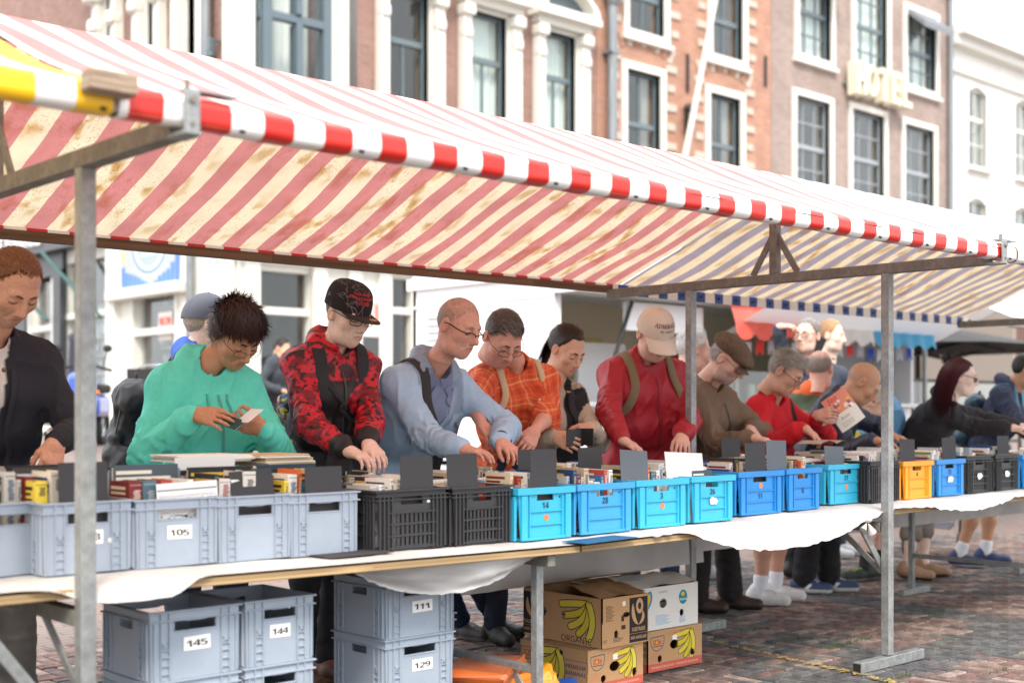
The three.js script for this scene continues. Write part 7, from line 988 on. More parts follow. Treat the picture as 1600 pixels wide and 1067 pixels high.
// 16 red haired woman in black hoodie
{
  const o = person({ label: 'woman with long dark red hair and sunglasses in black hoodie reaching across the crates', head: atZ(1502, 590, -1.22), hy: 76, hp: 10, neck: atZ(1478, 634, -1.4), ty: 60, pelvis: pv(1428, -1.75), sw: 0.18, skin: SK.pale, hs: 0.97, face: { w: 0.95, jaw: 0.9 }, hair: STYLE.long('#3c1218', '#5c1c24', { len: 0.26 }), glasses: { r: 0.002, dark: 1 }, girth: 1.12, top: { color: lin('#262124'), name: 'hoodie', hood: 1, pad: 0.026 }, arms: [{ h: atZ(1580, 668, -0.95), e: atZ(1520, 680, -1.3), dir: dv(0.9, -0.1, 0.3), curl: 0.5 }, { h: atZ(1592, 666, -1.1), e: atZ(1560, 660, -1.5), dir: dv(0.9, -0.1, 0.2), curl: 0.6 }], legs: { color: '#8d8378', len: 0.72, wide: 1 }, feet: [ft(1420, 905), ft(1444, 900)], footDir: [dirOf(50), dirOf(60)], shoes: { color: '#a88468', sole: '#4a3a30' } });
}
// 17 man in navy hoodie at the right edge
{
  const o = person({ label: 'person in navy hoodie with teal backpack straps at the right edge', head: atZ(1606, 580, -1.3), hy: 70, hp: 20, neck: atZ(1578, 612, -1.42), ty: 58, pelvis: pv(1545, -1.6), sw: 0.19, skin: SK.tan, hair: STYLE.short('#1d1613', '#2c221c', { len: 0.02 }), girth: 1.05, top: { color: lin('#262d44'), name: 'hoodie', hood: 1, pad: 0.024 }, arms: [{ h: atZ(1625, 680, -0.95), e: atZ(1580, 690, -1.3), dir: dv(0.9, -0.1, 0.3) }, { h: atZ(1640, 670, -1.1), dir: dv(0.9, -0.1, 0.2) }], legs: { color: '#3c4254', len: 0.5 }, feet: [ft(1500, 886), ft(1540, 882)], footDir: [dirOf(60), dirOf(70)], shoes: { color: '#2c3c66', sole: '#c9ccd2', sock: '#d9dade', lace: '#3a4a78' } });
  const teal = M(C(0.03, 0.18, 0.28), 0.7); straps(o, teal, 0.05, 0.11);
  bagSDF(o, 0.02, 0.3, 0.09, 0.07, -0.2, 'backpack', 'dark backpack with teal straps at the right edge', (x, y, z) => { const m = 0.8 + 0.3 * n3(x * 9, y * 9, z * 9); return [0.02 * m, 0.07 * m, 0.11 * m]; });
}
// 18 man in the shop doorway far behind
person({ label: 'bearded man in dark grey sweater far behind at the shop window', head: atZ(440, 545, -10.5), hy: 70, hp: 25, neck: atZ(436, 562, -10.55), ty: 70, pelvis: atZ(434, 612, -10.6), sw: 0.2, skin: SK.olive, hair: STYLE.short('#1c1614', '#2a211d'), top: { color: lin('#3a4048'), name: 'sweater' }, arms: [{ h: atZ(440, 610, -10.3) }, { h: atZ(445, 610, -10.8) }], legs: { color: '#2c2c30' }, cell: 0.016 });
// ---------- banana boxes ----------
const cardTex = dataTex(256, (u, v) => { const a = 0.86 + 0.14 * fbm(u, v, 20, 4), k = 0.98 + 0.02 * Math.sin(v * 400); return [0.78 * a * k, 0.6 * a * k, 0.43 * a * k]; });
const cardIn = M(H('#bd9469'), 0.95, { map: T.mottle });
function bunch(c, x, y, s, flip = 1) {                      // a printed bunch of bananas, stem at top right, tips fanned to the lower left
  c.save(); c.translate(x, y); c.scale(s * flip, s); c.lineCap = 'round'; const cols = ['#dcc83e', '#d2bd34', '#d9c43c', '#cfba32', '#decb48'];
  [[-168, 26, -60, 10], [-150, 84, -40, 70], [-112, 136, -14, 96], [-62, 168, 14, 110], [0, 184, 44, 100]].forEach(([tx, ty, qx, qy], k) => { for (const [w, col] of [[42, '#2c2a28'], [33, cols[k]]]) { c.lineWidth = w; c.strokeStyle = col; c.beginPath(); c.moveTo(0, 12); c.quadraticCurveTo(qx, qy, tx, ty); c.stroke(); } });
  c.fillStyle = '#a8963a'; c.fillRect(-8, -22, 18, 30); c.restore();
}
const fair = (c, x, y, w, h) => { c.fillStyle = '#2a2624'; c.fillRect(x, y, w, h); c.fillStyle = '#c39a72'; c.beginPath(); c.arc(x + w * 0.56, y + h * 0.2, w * 0.2, 0, 7); c.fill(); c.fillStyle = '#2a2624'; c.beginPath(); c.arc(x + w * 0.56, y + h * 0.2, w * 0.09, 0, 7); c.fill(); c.fillStyle = '#c39a72'; c.beginPath(); c.moveTo(x + w * 0.2, y + h * 0.12); c.bezierCurveTo(x, y + h * 0.35, x + w * 0.2, y + h * 0.6, x + w * 0.5, y + h * 0.62); c.bezierCurveTo(x + w * 0.3, y + h * 0.45, x + w * 0.3, y + h * 0.3, x + w * 0.2, y + h * 0.12); c.fill(); c.beginPath(); c.moveTo(x + w * 0.72, y + h * 0.3); c.bezierCurveTo(x + w * 0.95, y + h * 0.45, x + w * 0.8, y + h * 0.6, x + w * 0.5, y + h * 0.62); c.bezierCurveTo(x + w * 0.7, y + h * 0.5, x + w * 0.7, y + h * 0.4, x + w * 0.72, y + h * 0.3); c.fill(); c.font = `bold ${h * 0.12}px sans-serif`; c.textAlign = 'center'; c.fillText('FAIRTRADE', x + w / 2, y + h * 0.76, w * 0.94); c.fillRect(x, y + h * 0.8, w, 2); c.font = `bold ${h * 0.1}px sans-serif`; c.fillText('MAX HAVELAAR', x + w / 2, y + h * 0.93, w * 0.94); };
const dole = (c, x, y, s) => { c.save(); c.translate(x, y); c.scale(s, s); c.strokeStyle = '#2a3f6e'; c.lineWidth = 4; c.beginPath(); c.moveTo(-50, -30); c.lineTo(50, -34); c.bezierCurveTo(60, 30, 20, 44, -12, 42); c.bezierCurveTo(-40, 36, -52, 10, -50, -30); c.stroke(); c.fillStyle = '#c03a2a'; c.font = 'bold 36px sans-serif'; c.textAlign = 'center'; c.fillText('D le', 0, 10); c.fillStyle = '#e0a83a'; c.beginPath(); c.arc(-5, -2, 11, 0, 7); c.fill(); c.strokeStyle = '#c03a2a'; c.lineWidth = 4; c.stroke(); c.fillStyle = '#2a3f6e'; c.fillRect(-34, 16, 70, 4); c.restore(); };
const tan = (c, w, h, b = '#bd9469') => { c.fillStyle = b; c.fillRect(0, 0, w, h); const r = mulberry(w); for (let k = 0; k < 900; k++) { c.fillStyle = r() < 0.5 ? 'rgba(90,60,35,0.06)' : 'rgba(255,230,200,0.05)'; c.fillRect(r() * w, r() * h, 2 + r() * 26, 1); } };
const small = (c, x, y, n, w, col) => { c.fillStyle = col; for (let k = 0; k < n; k++) c.fillRect(x, y + k * 7, w * (0.6 + 0.4 * ((k * 37 % 10) / 10)), 3); };
const redBand = (c, w, h, t) => { c.fillStyle = '#c8604e'; c.fillRect(0, h * 0.8, w, h * 0.2); c.fillStyle = '#dca48e'; c.font = `bold ${h * 0.085}px sans-serif`; c.textAlign = 'center'; c.fillText(t, w / 2, h * 0.93, w * 0.9); };
const faces = {
  organicL: c => { tan(c, 512, 256); fair(c, 0, 14, 140, 228); bunch(c, 430, 26, 1.02, 1); c.fillStyle = '#2c2826'; c.font = '46px sans-serif'; c.textAlign = 'center'; c.fillText('ORGANIC', 350, 248, 280); },
  organicR: c => { tan(c, 512, 256); fair(c, 300, 14, 205, 236); small(c, 40, 40, 12, 100, '#5a4632'); c.fillStyle = '#3a2f26'; c.fillRect(210, 150, 46, 22); c.fillRect(210, 100, 30, 30); c.font = '26px sans-serif'; c.fillText('PORT', 24, 232); small(c, 120, 208, 4, 130, '#5a4632'); c.fillStyle = '#eeeae2'; c.fillRect(224, 26, 34, 24); },
  doleL: c => { tan(c, 512, 256); dole(c, 60, 70, 1.0); bunch(c, 300, 20, 1.15, 1); c.fillStyle = '#2a3f6e'; c.font = 'bold 34px sans-serif'; c.textAlign = 'right'; c.fillText('PREMIUM', 500, 120, 150); c.fillText('BANANAS', 500, 160, 150); c.fillRect(340, 70, 170, 3); redBand(c, 512, 256, ''); },
  doleR: c => { tan(c, 512, 256); dole(c, 90, 76, 1.2); bunch(c, 410, 26, 0.95, 1); small(c, 180, 20, 3, 180, '#c07a5c'); small(c, 24, 140, 8, 120, '#c07a5c'); c.fillStyle = '#f1eee8'; c.fillRect(230, 46, 42, 34); redBand(c, 512, 256, 'PREMIUM BANANAS • PREMIUM BANANAS'); },
  whiteR: c => { tan(c, 512, 256, '#e2e0da'); c.save(); c.strokeStyle = '#2f93b8'; c.lineWidth = 14; c.fillStyle = '#e3b62c'; c.beginPath(); c.moveTo(-20, 150); c.bezierCurveTo(40, 60, 90, 40, 130, 26); c.bezierCurveTo(170, 90, 60, 190, -20, 220); c.closePath(); c.fill(); c.stroke(); c.restore(); c.fillStyle = '#2a8a9a'; c.beginPath(); c.ellipse(390, 80, 34, 44, 0, 0, 7); c.fill(); c.fillStyle = '#e3c23c'; c.beginPath(); c.arc(390, 62, 14, 0, 7); c.fill(); c.fillStyle = '#f4f2ea'; c.font = 'bold 18px sans-serif'; c.textAlign = 'center'; c.fillText('Chiquita', 390, 100, 60); small(c, 170, 170, 9, 130, '#8ab4d4'); small(c, 360, 190, 7, 60, '#7aa6cc'); c.fillStyle = '#8a8a84'; c.font = '20px sans-serif'; c.fillText('BANAN', 230, 40); },
  whiteL: c => { tan(c, 512, 256, '#dedbd4'); small(c, 40, 60, 10, 200, '#8ab4d4'); },
};
const faceM = {}; for (const k in faces) faceM[k] = M(0xffffff, 0.9, { map: canvasTex(512, 256, faces[k]), bumpMap: rep(T.fine, 2), bumpScale: 0.0006 });
function bananaBox(label, corner, w, d, h, y0, turn, left, right, open) {    // corner: near vertical edge; w along the right hand face, d along the left hand face
  const b = thing('banana_box', label, 'cardboard box', [corner.x, y0, corner.z], turn, 'banana boxes under the table'), t = 0.006;
  const wall = (L, H, hs, mat, name, place) => { const s = rectShape(0, 0, L, H); for (const [x, y, rx, ry] of hs) { const p = new THREE.Path(); p.absellipse(x * L, y * H, rx, ry, 0, Math.PI * 2, false); s.holes.push(p); } const g = extr(s, t, 0, 10), P = g.attributes.position, U = g.attributes.uv; for (let i = 0; i < P.count; i++) U.setXY(i, P.getX(i) / L, P.getY(i) / H); place(g); part(b, name, g, mat); };
  wall(w, h, right[1], faceM[right[0]], 'side_panel', g => g.translate(0, 0, -t));                                  // faces +z
  wall(d, h, left[1], faceM[left[0]], 'side_panel', g => g.translate(0, 0, -t).rotateY(-Math.PI / 2).translate(0, 0, -d)); // faces -x
  wall(w, h, [], cardIn, 'back_panel', g => g.translate(0, 0, -d)); wall(d - 2 * t, h, [], cardIn, 'back_panel', g => g.rotateY(-Math.PI / 2).translate(w, 0, -d + t));
  part(b, 'bottom', boxAt(t, w - t, 0.001, 0.006, -d + t, -t), cardIn);
  if (open) { const fl = M(H('#bd9469'), 0.95, { map: T.mottle, side: THREE.DoubleSide }); part(b, 'flap', grid(8, 4, (u, v) => V(w * u, h + 0.002 + 0.035 * Math.sin(v * 1.5) + 0.008 * n3(u * 3, v * 3, 1), -d * 0.03 - d * 0.42 * v)), open === 2 ? faceM.whiteL : fl); part(b, 'flap', grid(8, 4, (u, v) => V(w * u, h + 0.002 + 0.03 * Math.sin(v * 1.5), -d + d * 0.34 * v)), open === 2 ? faceM.whiteL : fl); part(b, 'contents', mg([0, 1, 2, 3, 4, 5].map(k => rbox(w * 0.8, 0.02, d * 0.7, 0.004, w / 2 + rr(-0.01, 0.01), 0.03 + k * 0.024, -d / 2))), pageWhite); }
  else part(b, 'lid', boxAt(0.002, w - 0.002, h - 0.004, h + 0.001, -d + 0.002, -0.002), cardIn);
  return b;
}
{
  const turn = 0.02, c1 = atY(918, 1085, 0.004), c2 = atY(1010, 1040, 0.004);
  const zc = c1.z, X = px => atZ(px, HOR, zc).x - c1.x;
  const w1 = atZ(1007, HOR, zc).x - c1.x, w2 = 0.4, h = 0.185;
  bananaBox('cardboard banana box printed PREMIUM BANANAS under the organic box', V(c1.x, 0, zc), w1, 0.42, h, 0.004, turn, ['doleL', [[0.62, 0.86, 0.013, 0.011]]], ['doleR', [[0.48, 0.53, 0.034, 0.022], [0.28, 0.28, 0.017, 0.017], [0.84, 0.3, 0.016, 0.02]]], 0);
  const c3 = V(c1.x + 0.07, 0, zc + 0.02);
  bananaBox('open cardboard banana box printed ORGANIC with black fair trade panels', c3, 0.3, 0.5, 0.215, h + 0.008, turn - 0.02, ['organicL', [[0.52, 0.56, 0.014, 0.017], [0.28, 0.58, 0.014, 0.017]]], ['organicR', [[0.52, 0.62, 0.022, 0.012], [0.3, 0.25, 0.013, 0.018]]], 1);
  const zd = zc - 0.12, xd = atZ(1012, HOR, zd).x; bananaBox('cardboard banana box with red bananas logo at the right of the pile', V(xd, 0, zd), atZ(1097, HOR, zd).x - xd, 0.4, 0.19, 0.004, 0, ['doleL', []], ['doleR', [[0.48, 0.6, 0.03, 0.022], [0.22, 0.3, 0.015, 0.017], [0.82, 0.32, 0.014, 0.017]]], 0);
  const xe = atZ(990, HOR, zd).x; bananaBox('open white banana box with blue rimmed banana print on top right', V(xe, 0, zd), atZ(1089, HOR, zd).x - xe, 0.42, 0.2, 0.2, -0.015, ['whiteL', []], ['whiteR', [[0.45, 0.6, 0.026, 0.022], [0.14, 0.3, 0.018, 0.02], [0.74, 0.32, 0.015, 0.017]]], 2);
}
// ---------- folded orange tarpaulins in plastic and a blue bag ----------
function crumple(px, py, y, w, hgt, d, label, color, seed, wrap) {
  const p = atZ(px, py, -0.3), g = new RoundedBoxGeometry(w, hgt, d, 8, hgt * 0.48), q = g.attributes.position; for (let i = 0; i < q.count; i++) { const x = q.getX(i), yy = q.getY(i), z = q.getZ(i), a = 0.018 * n3(x * 9, yy * 9 + seed, z * 9) + 0.008 * (1 - 2 * Math.abs(n3(x * 22, yy * 22, z * 22 + seed))); q.setXYZ(i, x + a * 0.8, yy + a * (yy > 0 ? 0.9 : 0.1), z + a * 0.8); } g.computeVertexNormals();
  const b = thing('plastic_bag', label, 'bag', [p.x, y + hgt / 2, -0.32], seed * 0.3, 'folded plastic under the table'); part(b, 'folded_sheet', g, P(color, 0.35, { clearcoat: 0.6, clearcoatRoughness: 0.2 })); if (wrap) part(b, 'clear_wrap', g.clone().scale(1.03, 1.08, 1.03), P(0xffffff, 0.12, { transmission: 0.9, thickness: 0, ior: 1.45 }));
}
crumple(765, 1040, 0.004, 0.34, 0.12, 0.26, 'dark blue folded sheet at the bottom of the plastic pile', C(0.015, 0.06, 0.28), 5, 0); crumple(770, 1040, 0.125, 0.36, 0.08, 0.26, 'orange folded plastic sheet in the middle of the pile', C(0.85, 0.27, 0.02), 1, 0); crumple(760, 1030, 0.2, 0.34, 0.05, 0.26, 'brown orange sheet in clear wrapping on top of the pile', C(0.55, 0.13, 0.03), 2, 0); crumple(842, 1050, 0.006, 0.17, 0.2, 0.18, 'bright orange crumpled bag beside the trestle leg', C(0.9, 0.32, 0.02), 3, 0); crumple(885, 1064, 0.004, 0.18, 0.1, 0.18, 'blue plastic bag before the banana boxes', C(0.02, 0.08, 0.4), 4, 0);
// ---------- fish trailer ----------
{
  const x0 = 7.0, x1 = 13.4, z0 = -5.3, z1 = -7.5, g0 = gy(-6.4), t = thing('fish_trailer', 'white fish trailer with red white and blue scalloped awnings', 'trailer', [0, 0, 0]);
  const wh = M(C(0.8, 0.81, 0.82), 0.35), wg = M(C(0.6, 0.62, 0.64), 0.4), beige = M(C(0.78, 0.7, 0.5), 0.6);
  part(t, 'end_wall', uvm(boxAt(x0, x0 + 0.06, g0 + 0.45, 2.5, z1, z0)), wh); part(t, 'end_wall', boxAt(x1 - 0.06, x1, g0 + 0.45, 2.6, z1, z0), wh); part(t, 'back_panel', boxAt(x0, x1, g0 + 0.45, 2.6, z1, z1 + 0.05), beige); part(t, 'roof', boxAt(x0 - 0.05, x1 + 0.05, 2.5, 2.62, z1 - 0.05, z0 + 0.02), wh); part(t, 'floor', boxAt(x0, x1, g0 + 0.4, g0 + 0.5, z1, z0), wg);
  part(t, 'counter_front', boxAt(x0, x1, g0 + 0.45, 1.25, z0 - 0.05, z0), wh); part(t, 'counter_top', rbox(x1 - x0 - 0.2, 0.05, 0.5, 0.01, (x0 + x1) / 2, 1.28, z0 - 0.1), M(C(0.5, 0.52, 0.53), 0.25, { metalness: 0.7 })); part(t, 'display_glass', boxAt(x0 + 1.6, x1 - 1, 1.31, 1.65, z0 + 0.02, z0 + 0.03), MB.glass);
  const fb = part(t, 'fascia', uvm(boxAt(8.2, x1 + 0.1, 2.36, 2.86, z0, z0 + 0.3)), wh);
  part(fb, 'lettering', grid(1, 1, (u, v) => V(lerp(9.15, 13.2, u), lerp(2.46, 2.8, v), z0 + 0.303)), M(0xffffff, 0.4, { map: canvasTex(1024, 96, (c, w, h) => { c.fillStyle = '#f3f5f6'; c.fillRect(0, 0, w, h); c.fillStyle = '#e8826e'; c.font = '54px sans-serif'; c.fillText('JOS LIJNZAAT', 20, 66, 300); c.font = 'italic 46px sans-serif'; c.fillText('en dochter', 340, 66, 200); c.fillStyle = '#7fb2d6'; c.font = '44px sans-serif'; c.fillText('ONZE HARING IS TOP', 590, 66, 400); }) }));
  part(t, 'gutter', mg([boxAt(x0 - 0.05, x1 + 0.1, 2.33, 2.37, z0, z0 + 0.34), boxAt(x0, 8.2, 2.42, 2.5, z0, z0 + 0.1)]), wg);
  const ed = []; for (let k = 0; k < 40; k++) ed.push(box(0.03, 0.05, 0.03, x0, 2.645, lerp(z1, z0, (k + 0.5) / 40))); part(t, 'roof_edge_teeth', mg(ed), wg).userData.kind = 'stuff';
  for (let k = 0; k < 9; k++) part(t, 'louvre', rbox(0.03, 0.025, 0.5, 0.004, x0 - 0.02, 1.6 + k * 0.075, z1 + 0.5), wg);
  part(t, 'wall_seam', mg([boxAt(x0 - 0.012, x0, 2.3, 2.33, z1, z0), boxAt(x0 - 0.02, x0, g0 + 0.45, 2.5, z0 - 0.06, z0)]), wg);
  part(t, 'hatch', boxAt(7.9, 9.1, 2.02, 2.3, z0 + 0.02, z0 + 0.06), wh); part(t, 'hatch_strut', rod(V(7.75, 1.75, z0 + 0.05), V(7.95, 2.3, z0 + 0.1), 0.02), MB.dark);
  for (const [wx] of [[9.4], [10.3]]) part(t, 'wheel', new THREE.CylinderGeometry(0.3, 0.3, 0.2, 20).rotateX(Math.PI / 2).translate(wx, g0 + 0.3, z0 - 0.3), MB.dark);
  const aw = (a, b, col, nm) => { const n = 60; part(t, nm, grid(n, 6, (u, v) => { const x = lerp(a, b, u), sc = 0.3 + 0.07 * Math.abs(Math.sin((x - a) / 0.32 * Math.PI)); return V(x, 2.335 - sc * v, z0 + 0.3 + 0.08 * Math.sin(v * 1.4) + 0.012 * Math.sin(x * 22) * v); }), P(col, 0.7, { side: THREE.DoubleSide, transmission: 0.25, thickness: 0 })); };
  aw(9.25, 10.5, C(0.8, 0.12, 0.08), 'red_awning'); aw(10.51, 11.9, C(0.8, 0.79, 0.77), 'white_awning'); aw(11.91, 13.3, C(0.06, 0.4, 0.68), 'blue_awning');
  const fl = [C(0.45, 0.45, 0.5), C(0.02, 0.06, 0.4), C(0.6, 0.6, 0.62), C(0.65, 0.04, 0.03)].map(c => M(c, 0.8, { side: THREE.DoubleSide })); for (let k = 0; k < 18; k++) { const x = 9.3 + k * 0.22; part(t, 'bunting_flag', plain(new THREE.ShapeGeometry(shapeOf([[-0.07, 0], [0.07, 0], [0.07, -0.16], [0, -0.11], [-0.07, -0.16]]))).translate(x, 1.98 - 0.02 * Math.sin(k), z0 + 0.15), fl[k % 4]); }
  const jars = []; for (let k = 0; k < 14; k++) jars.push(new THREE.CylinderGeometry(0.05, 0.05, rr(0.12, 0.22), 8).translate(9 + k * 0.3, 1.42, z0 - 0.15)); part(t, 'counter_goods', mg(jars), M(C(0.4, 0.42, 0.3), 0.5)).userData.kind = 'stuff';
  [[7.9, 1.5, 0.5, 0.6, 0.75, 0.74, 0.7], [8.7, 1.7, 0.7, 0.4, 0.3, 0.36, 0.4], [9.6, 1.75, 0.5, 0.5, 0.7, 0.6, 0.25], [10.4, 1.6, 0.6, 0.6, 0.75, 0.74, 0.72], [11.2, 1.75, 0.6, 0.4, 0.5, 0.2, 0.15], [12.0, 1.6, 0.5, 0.5, 0.6, 0.62, 0.6]].forEach(([x, y, w, h2, r, g, b2]) => part(t, 'price_board', rbox(w, h2, 0.03, 0.004, x, y + 0.1, z1 + 0.08), M(C(r, g, b2), 0.6)));
  part(t, 'white_side_panel', boxAt(8.25, 9.0, 0.9, 1.95, z0 - 1.0, z0 - 0.95), wh);
  part(t, 'menu_panel', boxAt(12, 13.2, 1.3, 2.1, z0 - 0.6, z0 - 0.58), M(C(0.4, 0.4, 0.38), 0.6));
}
// ---------- far right: white tent, black parasols, terrace ----------
{
  const cx = 15.2, cz = -6.6, g0 = gy(cz), t = thing('parasol', 'large black parasol over a cafe terrace at the right', 'parasol', [cx, g0, cz], 0, 'black parasols');
  part(t, 'pole', rod(V(0, 0, 0), V(0, 2.3, 0), 0.04), MB.dark); const cv = []; for (let k = 0; k < 8; k++) { const a0 = k / 8 * 2 * Math.PI + 0.39, a1 = a0 + Math.PI / 4, R = 2.0; part(t, 'canopy_panel', grid(4, 4, (u, v) => { const r = R * v, a = lerp(a0, a1, u), rad = r * Math.cos(Math.PI / 8) / Math.cos(lerp(-1, 1, u) * Math.PI / 8); return V(Math.cos(a) * rad, 2.32 - 0.42 * v, Math.sin(a) * rad); }), M(C(0.035, 0.035, 0.038), 0.9, { side: THREE.DoubleSide })); part(t, 'rib', rod(V(0, 1.75, 0), V(Math.cos(a0) * 1.15, 2.03, Math.sin(a0) * 1.15), 0.022), MB.dark); part(t, 'rib', rod(V(0, 2.27, 0), V(Math.cos(a0) * 1.95, 1.87, Math.sin(a0) * 1.95), 0.018), MB.dark); }
  part(t, 'hub', new THREE.CylinderGeometry(0.09, 0.09, 0.14, 12).translate(0, 1.75, 0), MB.dark); part(t, 'foot', rbox(0.7, 0.08, 0.7, 0.02, 0, 0.04, 0), MB.dark);
  const p2 = t.clone(); p2.name = numbered('parasol'); p2.position.set(19.5, gy(-8), -8.2); p2.userData = { ...t.userData, label: 'second black parasol further back beside the first' }; scene.add(p2);
  const tn2 = thing('market_tent', 'white tent roof beyond the blue striped stall at the right', 'tent', [9.6, 0, -2.0]); const wt = P(C(0.8, 0.82, 0.85), 0.9, { transmission: 0.2, thickness: 0, side: THREE.DoubleSide });
  part(tn2, 'roof', grid(10, 6, (u, v) => V(lerp(-0.2, 4, u), lerp(2.05, 2.75, v), lerp(0, -1.6, v))), wt); part(tn2, 'roof', grid(10, 6, (u, v) => V(lerp(-0.2, 4, u), lerp(2.75, 2.05, v), lerp(-1.6, -3.2, v))), wt); part(tn2, 'front_rail', bar(V(-0.25, 1.98, 0), V(4.1, 1.98, 0), 0.05), steelDull); for (const [x, z] of [[1.2, 0], [3.9, 0], [0, -3.2], [3.9, -3.2]]) part(tn2, 'post', bar(V(x, gy(-2 + z), z), V(x, 2, z), 0.05), steel);
  const tf = thing('cafe', 'dark cafe front with white columns beyond the parasols', 'shopfront', [fx(1420), GROUND, ZF + 0.35]); const cr = M(C(0.7, 0.7, 0.66), 0.6);
  part(tf, 'room_shell', mg([boxAt(0, 8.6, 0, 3.6, 0.02, 0.08), boxAt(0, 0.12, 0, 3.6, 0.08, 2.6), boxAt(8.48, 8.6, 0, 3.6, 0.08, 2.6), boxAt(0, 8.6, 3.6, 3.7, 0.02, 2.6), boxAt(0, 8.6, -0.1, 0.01, 0.02, 2.6)]), M(C(0.3, 0.27, 0.24), 0.8)); for (const [x, w] of [[2.0, 0.5], [3.0, 0.5], [4.1, 0.7], [5.6, 0.4], [7.2, 0.5]]) part(tf, 'column', rbox(w, 3.6, 0.3, 0.03, x, 1.8, 2.4), cr); part(tf, 'door', boxAt(0.5, 1.4, 0, 3.0, 2.3, 2.36), M(C(0.12, 0.05, 0.03), 0.5)); part(tf, 'fascia', boxAt(0, 8.6, 3.7, 4.4, 2.3, 2.62), MB.shop); part(tf, 'lettering', textGeo('APPARTEMENTEN', 0.22).translate(6.4, 4.0, 2.625), cardWhite);
  const sc = thing('terrace_screen', 'black steel and glass terrace screen behind the red haired woman', 'screen', [13.7, gy(-6.6), -5.6]); part(sc, 'frame', mg([bar(V(0, 0, 0), V(0, 1.4, 0), 0.04), bar(V(3.2, 0, 0), V(3.2, 1.4, 0), 0.04), bar(V(0, 1.4, 0), V(3.2, 1.4, 0), 0.04), bar(V(0, 0.55, 0), V(3.2, 0.55, 0), 0.04)]), MB.dark); part(sc, 'pane', boxAt(0.02, 3.18, 0.57, 1.38, -0.004, 0.004), MB.glass); part(sc, 'planter', rbox(3.1, 0.5, 0.3, 0.02, 1.6, 0.25, -0.25), MB.dark);
}
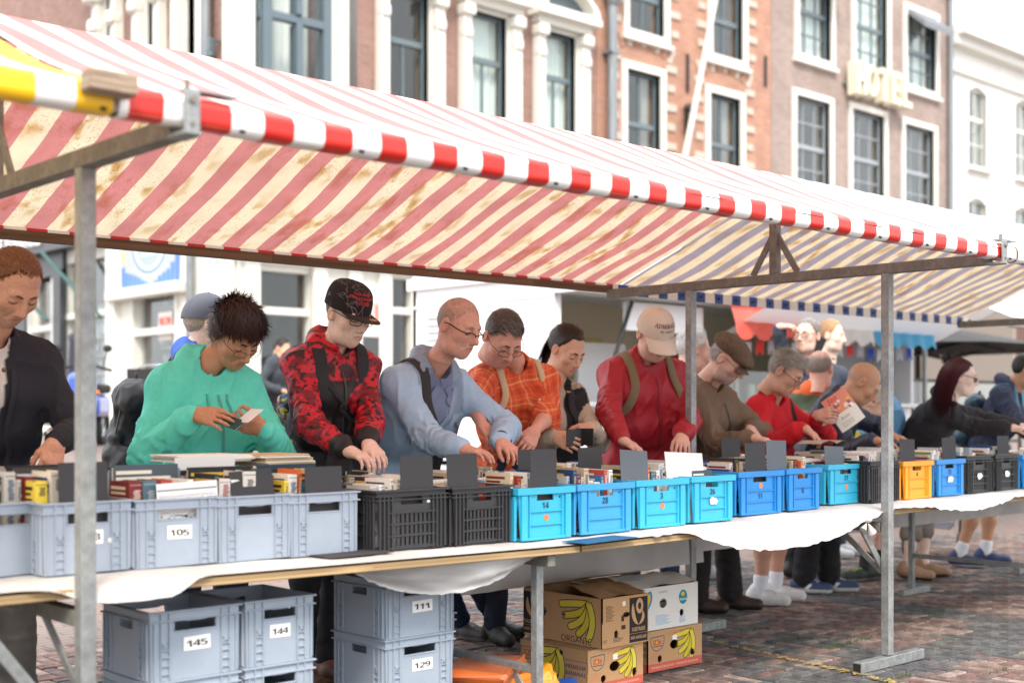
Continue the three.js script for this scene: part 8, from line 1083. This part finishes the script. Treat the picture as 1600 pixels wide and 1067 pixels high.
// ---------- motor scooter, bicycle, hanging clothes at the left ----------
{
  const zz = -12.2, wp = px => atZ(px, HOR, zz).x, g0 = gy(zz), tyre = M(C(0.02, 0.02, 0.02), 0.8), chrome = M(C(0.55, 0.56, 0.58), 0.25, { metalness: 0.9 });
  const wheel = (o, x, y, r, name, w = 0.03) => { const g = sub(o, name); part(g, 'tyre', plain(new THREE.TorusGeometry(r - w, w, 8, 32).translate(x, y, 0)), tyre); part(g, 'rim', mg([plain(new THREE.TorusGeometry(r - 2 * w, 0.012, 6, 32).translate(x, y, 0)), ...[0, 1, 2, 3, 4, 5, 6, 7].map(k => rod(V(x, y, 0), V(x + Math.cos(k * 0.785) * (r - 2 * w), y + Math.sin(k * 0.785) * (r - 2 * w), 0), 0.006))]), chrome); };
  const m = thing('motor_scooter', 'blue motor scooter parked behind the left post', 'scooter', [wp(122), g0, zz], 0.9); wheel(m, 0, 0.28, 0.28, 'wheel', 0.06); wheel(m, 1.15, 0.28, 0.28, 'wheel', 0.06); part(m, 'fork', mg([rod(V(0, 0.28, 0.07), V(0.22, 0.95, 0.07), 0.025), rod(V(0, 0.28, -0.07), V(0.22, 0.95, -0.07), 0.025)]), chrome); part(m, 'fairing', mg([rbox(0.22, 0.5, 0.34, 0.09, 0.2, 0.72, 0, 3).rotateZ(0.05), rbox(0.7, 0.3, 0.3, 0.1, 0.75, 0.55, 0, 3)]), P(C(0.04, 0.12, 0.55), 0.25, { clearcoat: 1 })); part(m, 'seat', rbox(0.6, 0.12, 0.28, 0.05, 0.85, 0.78, 0, 2), tyre); part(m, 'handlebar', tube([V(0.3, 1.0, 0.34), V(0.22, 1.06, 0.12), V(0.22, 1.06, -0.12), V(0.3, 1.0, -0.34)], 0.018, 16, 6), tyre); part(m, 'headlight', new THREE.SphereGeometry(0.09, 12, 8).scale(0.6, 1, 1).translate(0.1, 0.9, 0), chrome); part(m, 'indicator', new THREE.SphereGeometry(0.03, 8, 6).translate(0.12, 0.72, 0.2), M(C(0.8, 0.2, 0.02), 0.3)); for (const s of [-1, 1]) part(m, 'mirror', mg([rod(V(0.24, 1.05, s * 0.25), V(0.2, 1.25, s * 0.3), 0.008), new THREE.SphereGeometry(0.06, 8, 6).scale(0.4, 0.8, 1).translate(0.2, 1.28, s * 0.31)]), tyre);
  const b = thing('bicycle', 'bicycle with black basket behind the black backpack', 'bicycle', [wp(183), g0, zz + 0.9], 0.75); wheel(b, 0, 0.35, 0.35, 'wheel', 0.02); wheel(b, 1.05, 0.35, 0.35, 'wheel', 0.02); part(b, 'frame', mg([rod(V(0, 0.35, 0), V(0.16, 0.95, 0), 0.018), rod(V(0.14, 0.85, 0), V(0.55, 0.32, 0), 0.018), rod(V(0.55, 0.32, 0), V(0.72, 0.85, 0), 0.018), rod(V(0.55, 0.32, 0), V(1.05, 0.35, 0), 0.014), rod(V(0.7, 0.78, 0), V(1.05, 0.35, 0), 0.012)]), tyre); part(b, 'handlebar', tube([V(0.3, 1.02, 0.28), V(0.16, 1.05, 0.1), V(0.16, 1.05, -0.1), V(0.3, 1.02, -0.28)], 0.012, 16, 6), chrome); part(b, 'saddle', rbox(0.26, 0.06, 0.18, 0.03, 0.74, 0.9, 0, 2), tyre); part(b, 'basket', mg([box(0.34, 0.02, 0.4, -0.06, 0.72, 0), box(0.02, 0.28, 0.4, -0.23, 0.86, 0), box(0.02, 0.28, 0.4, 0.1, 0.86, 0), box(0.34, 0.28, 0.02, -0.06, 0.86, 0.2), box(0.34, 0.28, 0.02, -0.06, 0.86, -0.2)]), tyre);
  const cl = thing('hanging_jacket', 'dark jacket hanging on a stand by the shop window', 'jacket', atX(122, 560, fx(368) - 0.5).toArray()); part(cl, 'garment', surfaceNets(union([capsule(V(0, 0.4, -0.2), V(0, 0.4, 0.2), 0.09, 0.09), capsule(V(0, 0.3, 0), V(0, -0.4, 0), 0.17, 0.2), capsule(V(0, 0.38, 0.22), V(0.05, -0.2, 0.3), 0.08, 0.06), capsule(V(0, 0.38, -0.22), V(0.05, -0.2, -0.3), 0.08, 0.06)], 0.08), V(-0.4, -0.8, -0.5), V(0.4, 0.7, 0.5), 0.03), M(C(0.035, 0.037, 0.06), 0.9)); part(cl, 'stand', mg([rod(V(0, -1.6, 0), V(0, 0.6, 0), 0.02), rbox(0.5, 0.04, 0.5, 0.01, 0, -1.6, 0)]), tyre);
}
// ---------- walking frame and brown sandals row behind the tables ----------
{
  const p = ft(1457, 868), w = thing('walker', 'folding walker with silver seat behind the legs at the right', 'walker', [p.x, 0, p.z], 0.4), k = M(C(0.03, 0.03, 0.03), 0.6);
  for (const [x, z] of [[0, 0.22], [0, -0.22], [0.42, 0.22], [0.42, -0.22]]) { const g = sub(w, 'wheel'); part(g, 'tyre', plain(new THREE.TorusGeometry(0.085, 0.016, 8, 24).translate(x, 0.1, z)), k); part(g, 'spokes', mg([0, 1, 2, 3, 4].map(q => rod(V(x, 0.1, z), V(x + Math.cos(q * 1.257) * 0.08, 0.1 + Math.sin(q * 1.257) * 0.08, z), 0.01))), k); }
  part(w, 'frame', mg([rod(V(0, 0.1, 0.22), V(0.2, 0.85, 0.24), 0.014), rod(V(0, 0.1, -0.22), V(0.2, 0.85, -0.24), 0.014), rod(V(0.42, 0.1, 0.22), V(0.2, 0.5, 0.22), 0.014), rod(V(0.42, 0.1, -0.22), V(0.2, 0.5, -0.22), 0.014), rod(V(0.2, 0.5, 0.22), V(0.2, 0.5, -0.22), 0.014)]), k);
  const g = new RoundedBoxGeometry(0.3, 0.26, 0.36, 6, 0.05), q = g.attributes.position; for (let i = 0; i < q.count; i++) { const a = 0.02 * n3(q.getX(i) * 14, q.getY(i) * 14, q.getZ(i) * 14); q.setXYZ(i, q.getX(i) + a, q.getY(i) + a, q.getZ(i) + a); } g.computeVertexNormals(); part(w, 'silver_bag', g.translate(0.18, 0.36, 0), M(C(0.5, 0.5, 0.55), 0.4, { metalness: 0.3 }));
}
renderer.render(scene, camera);
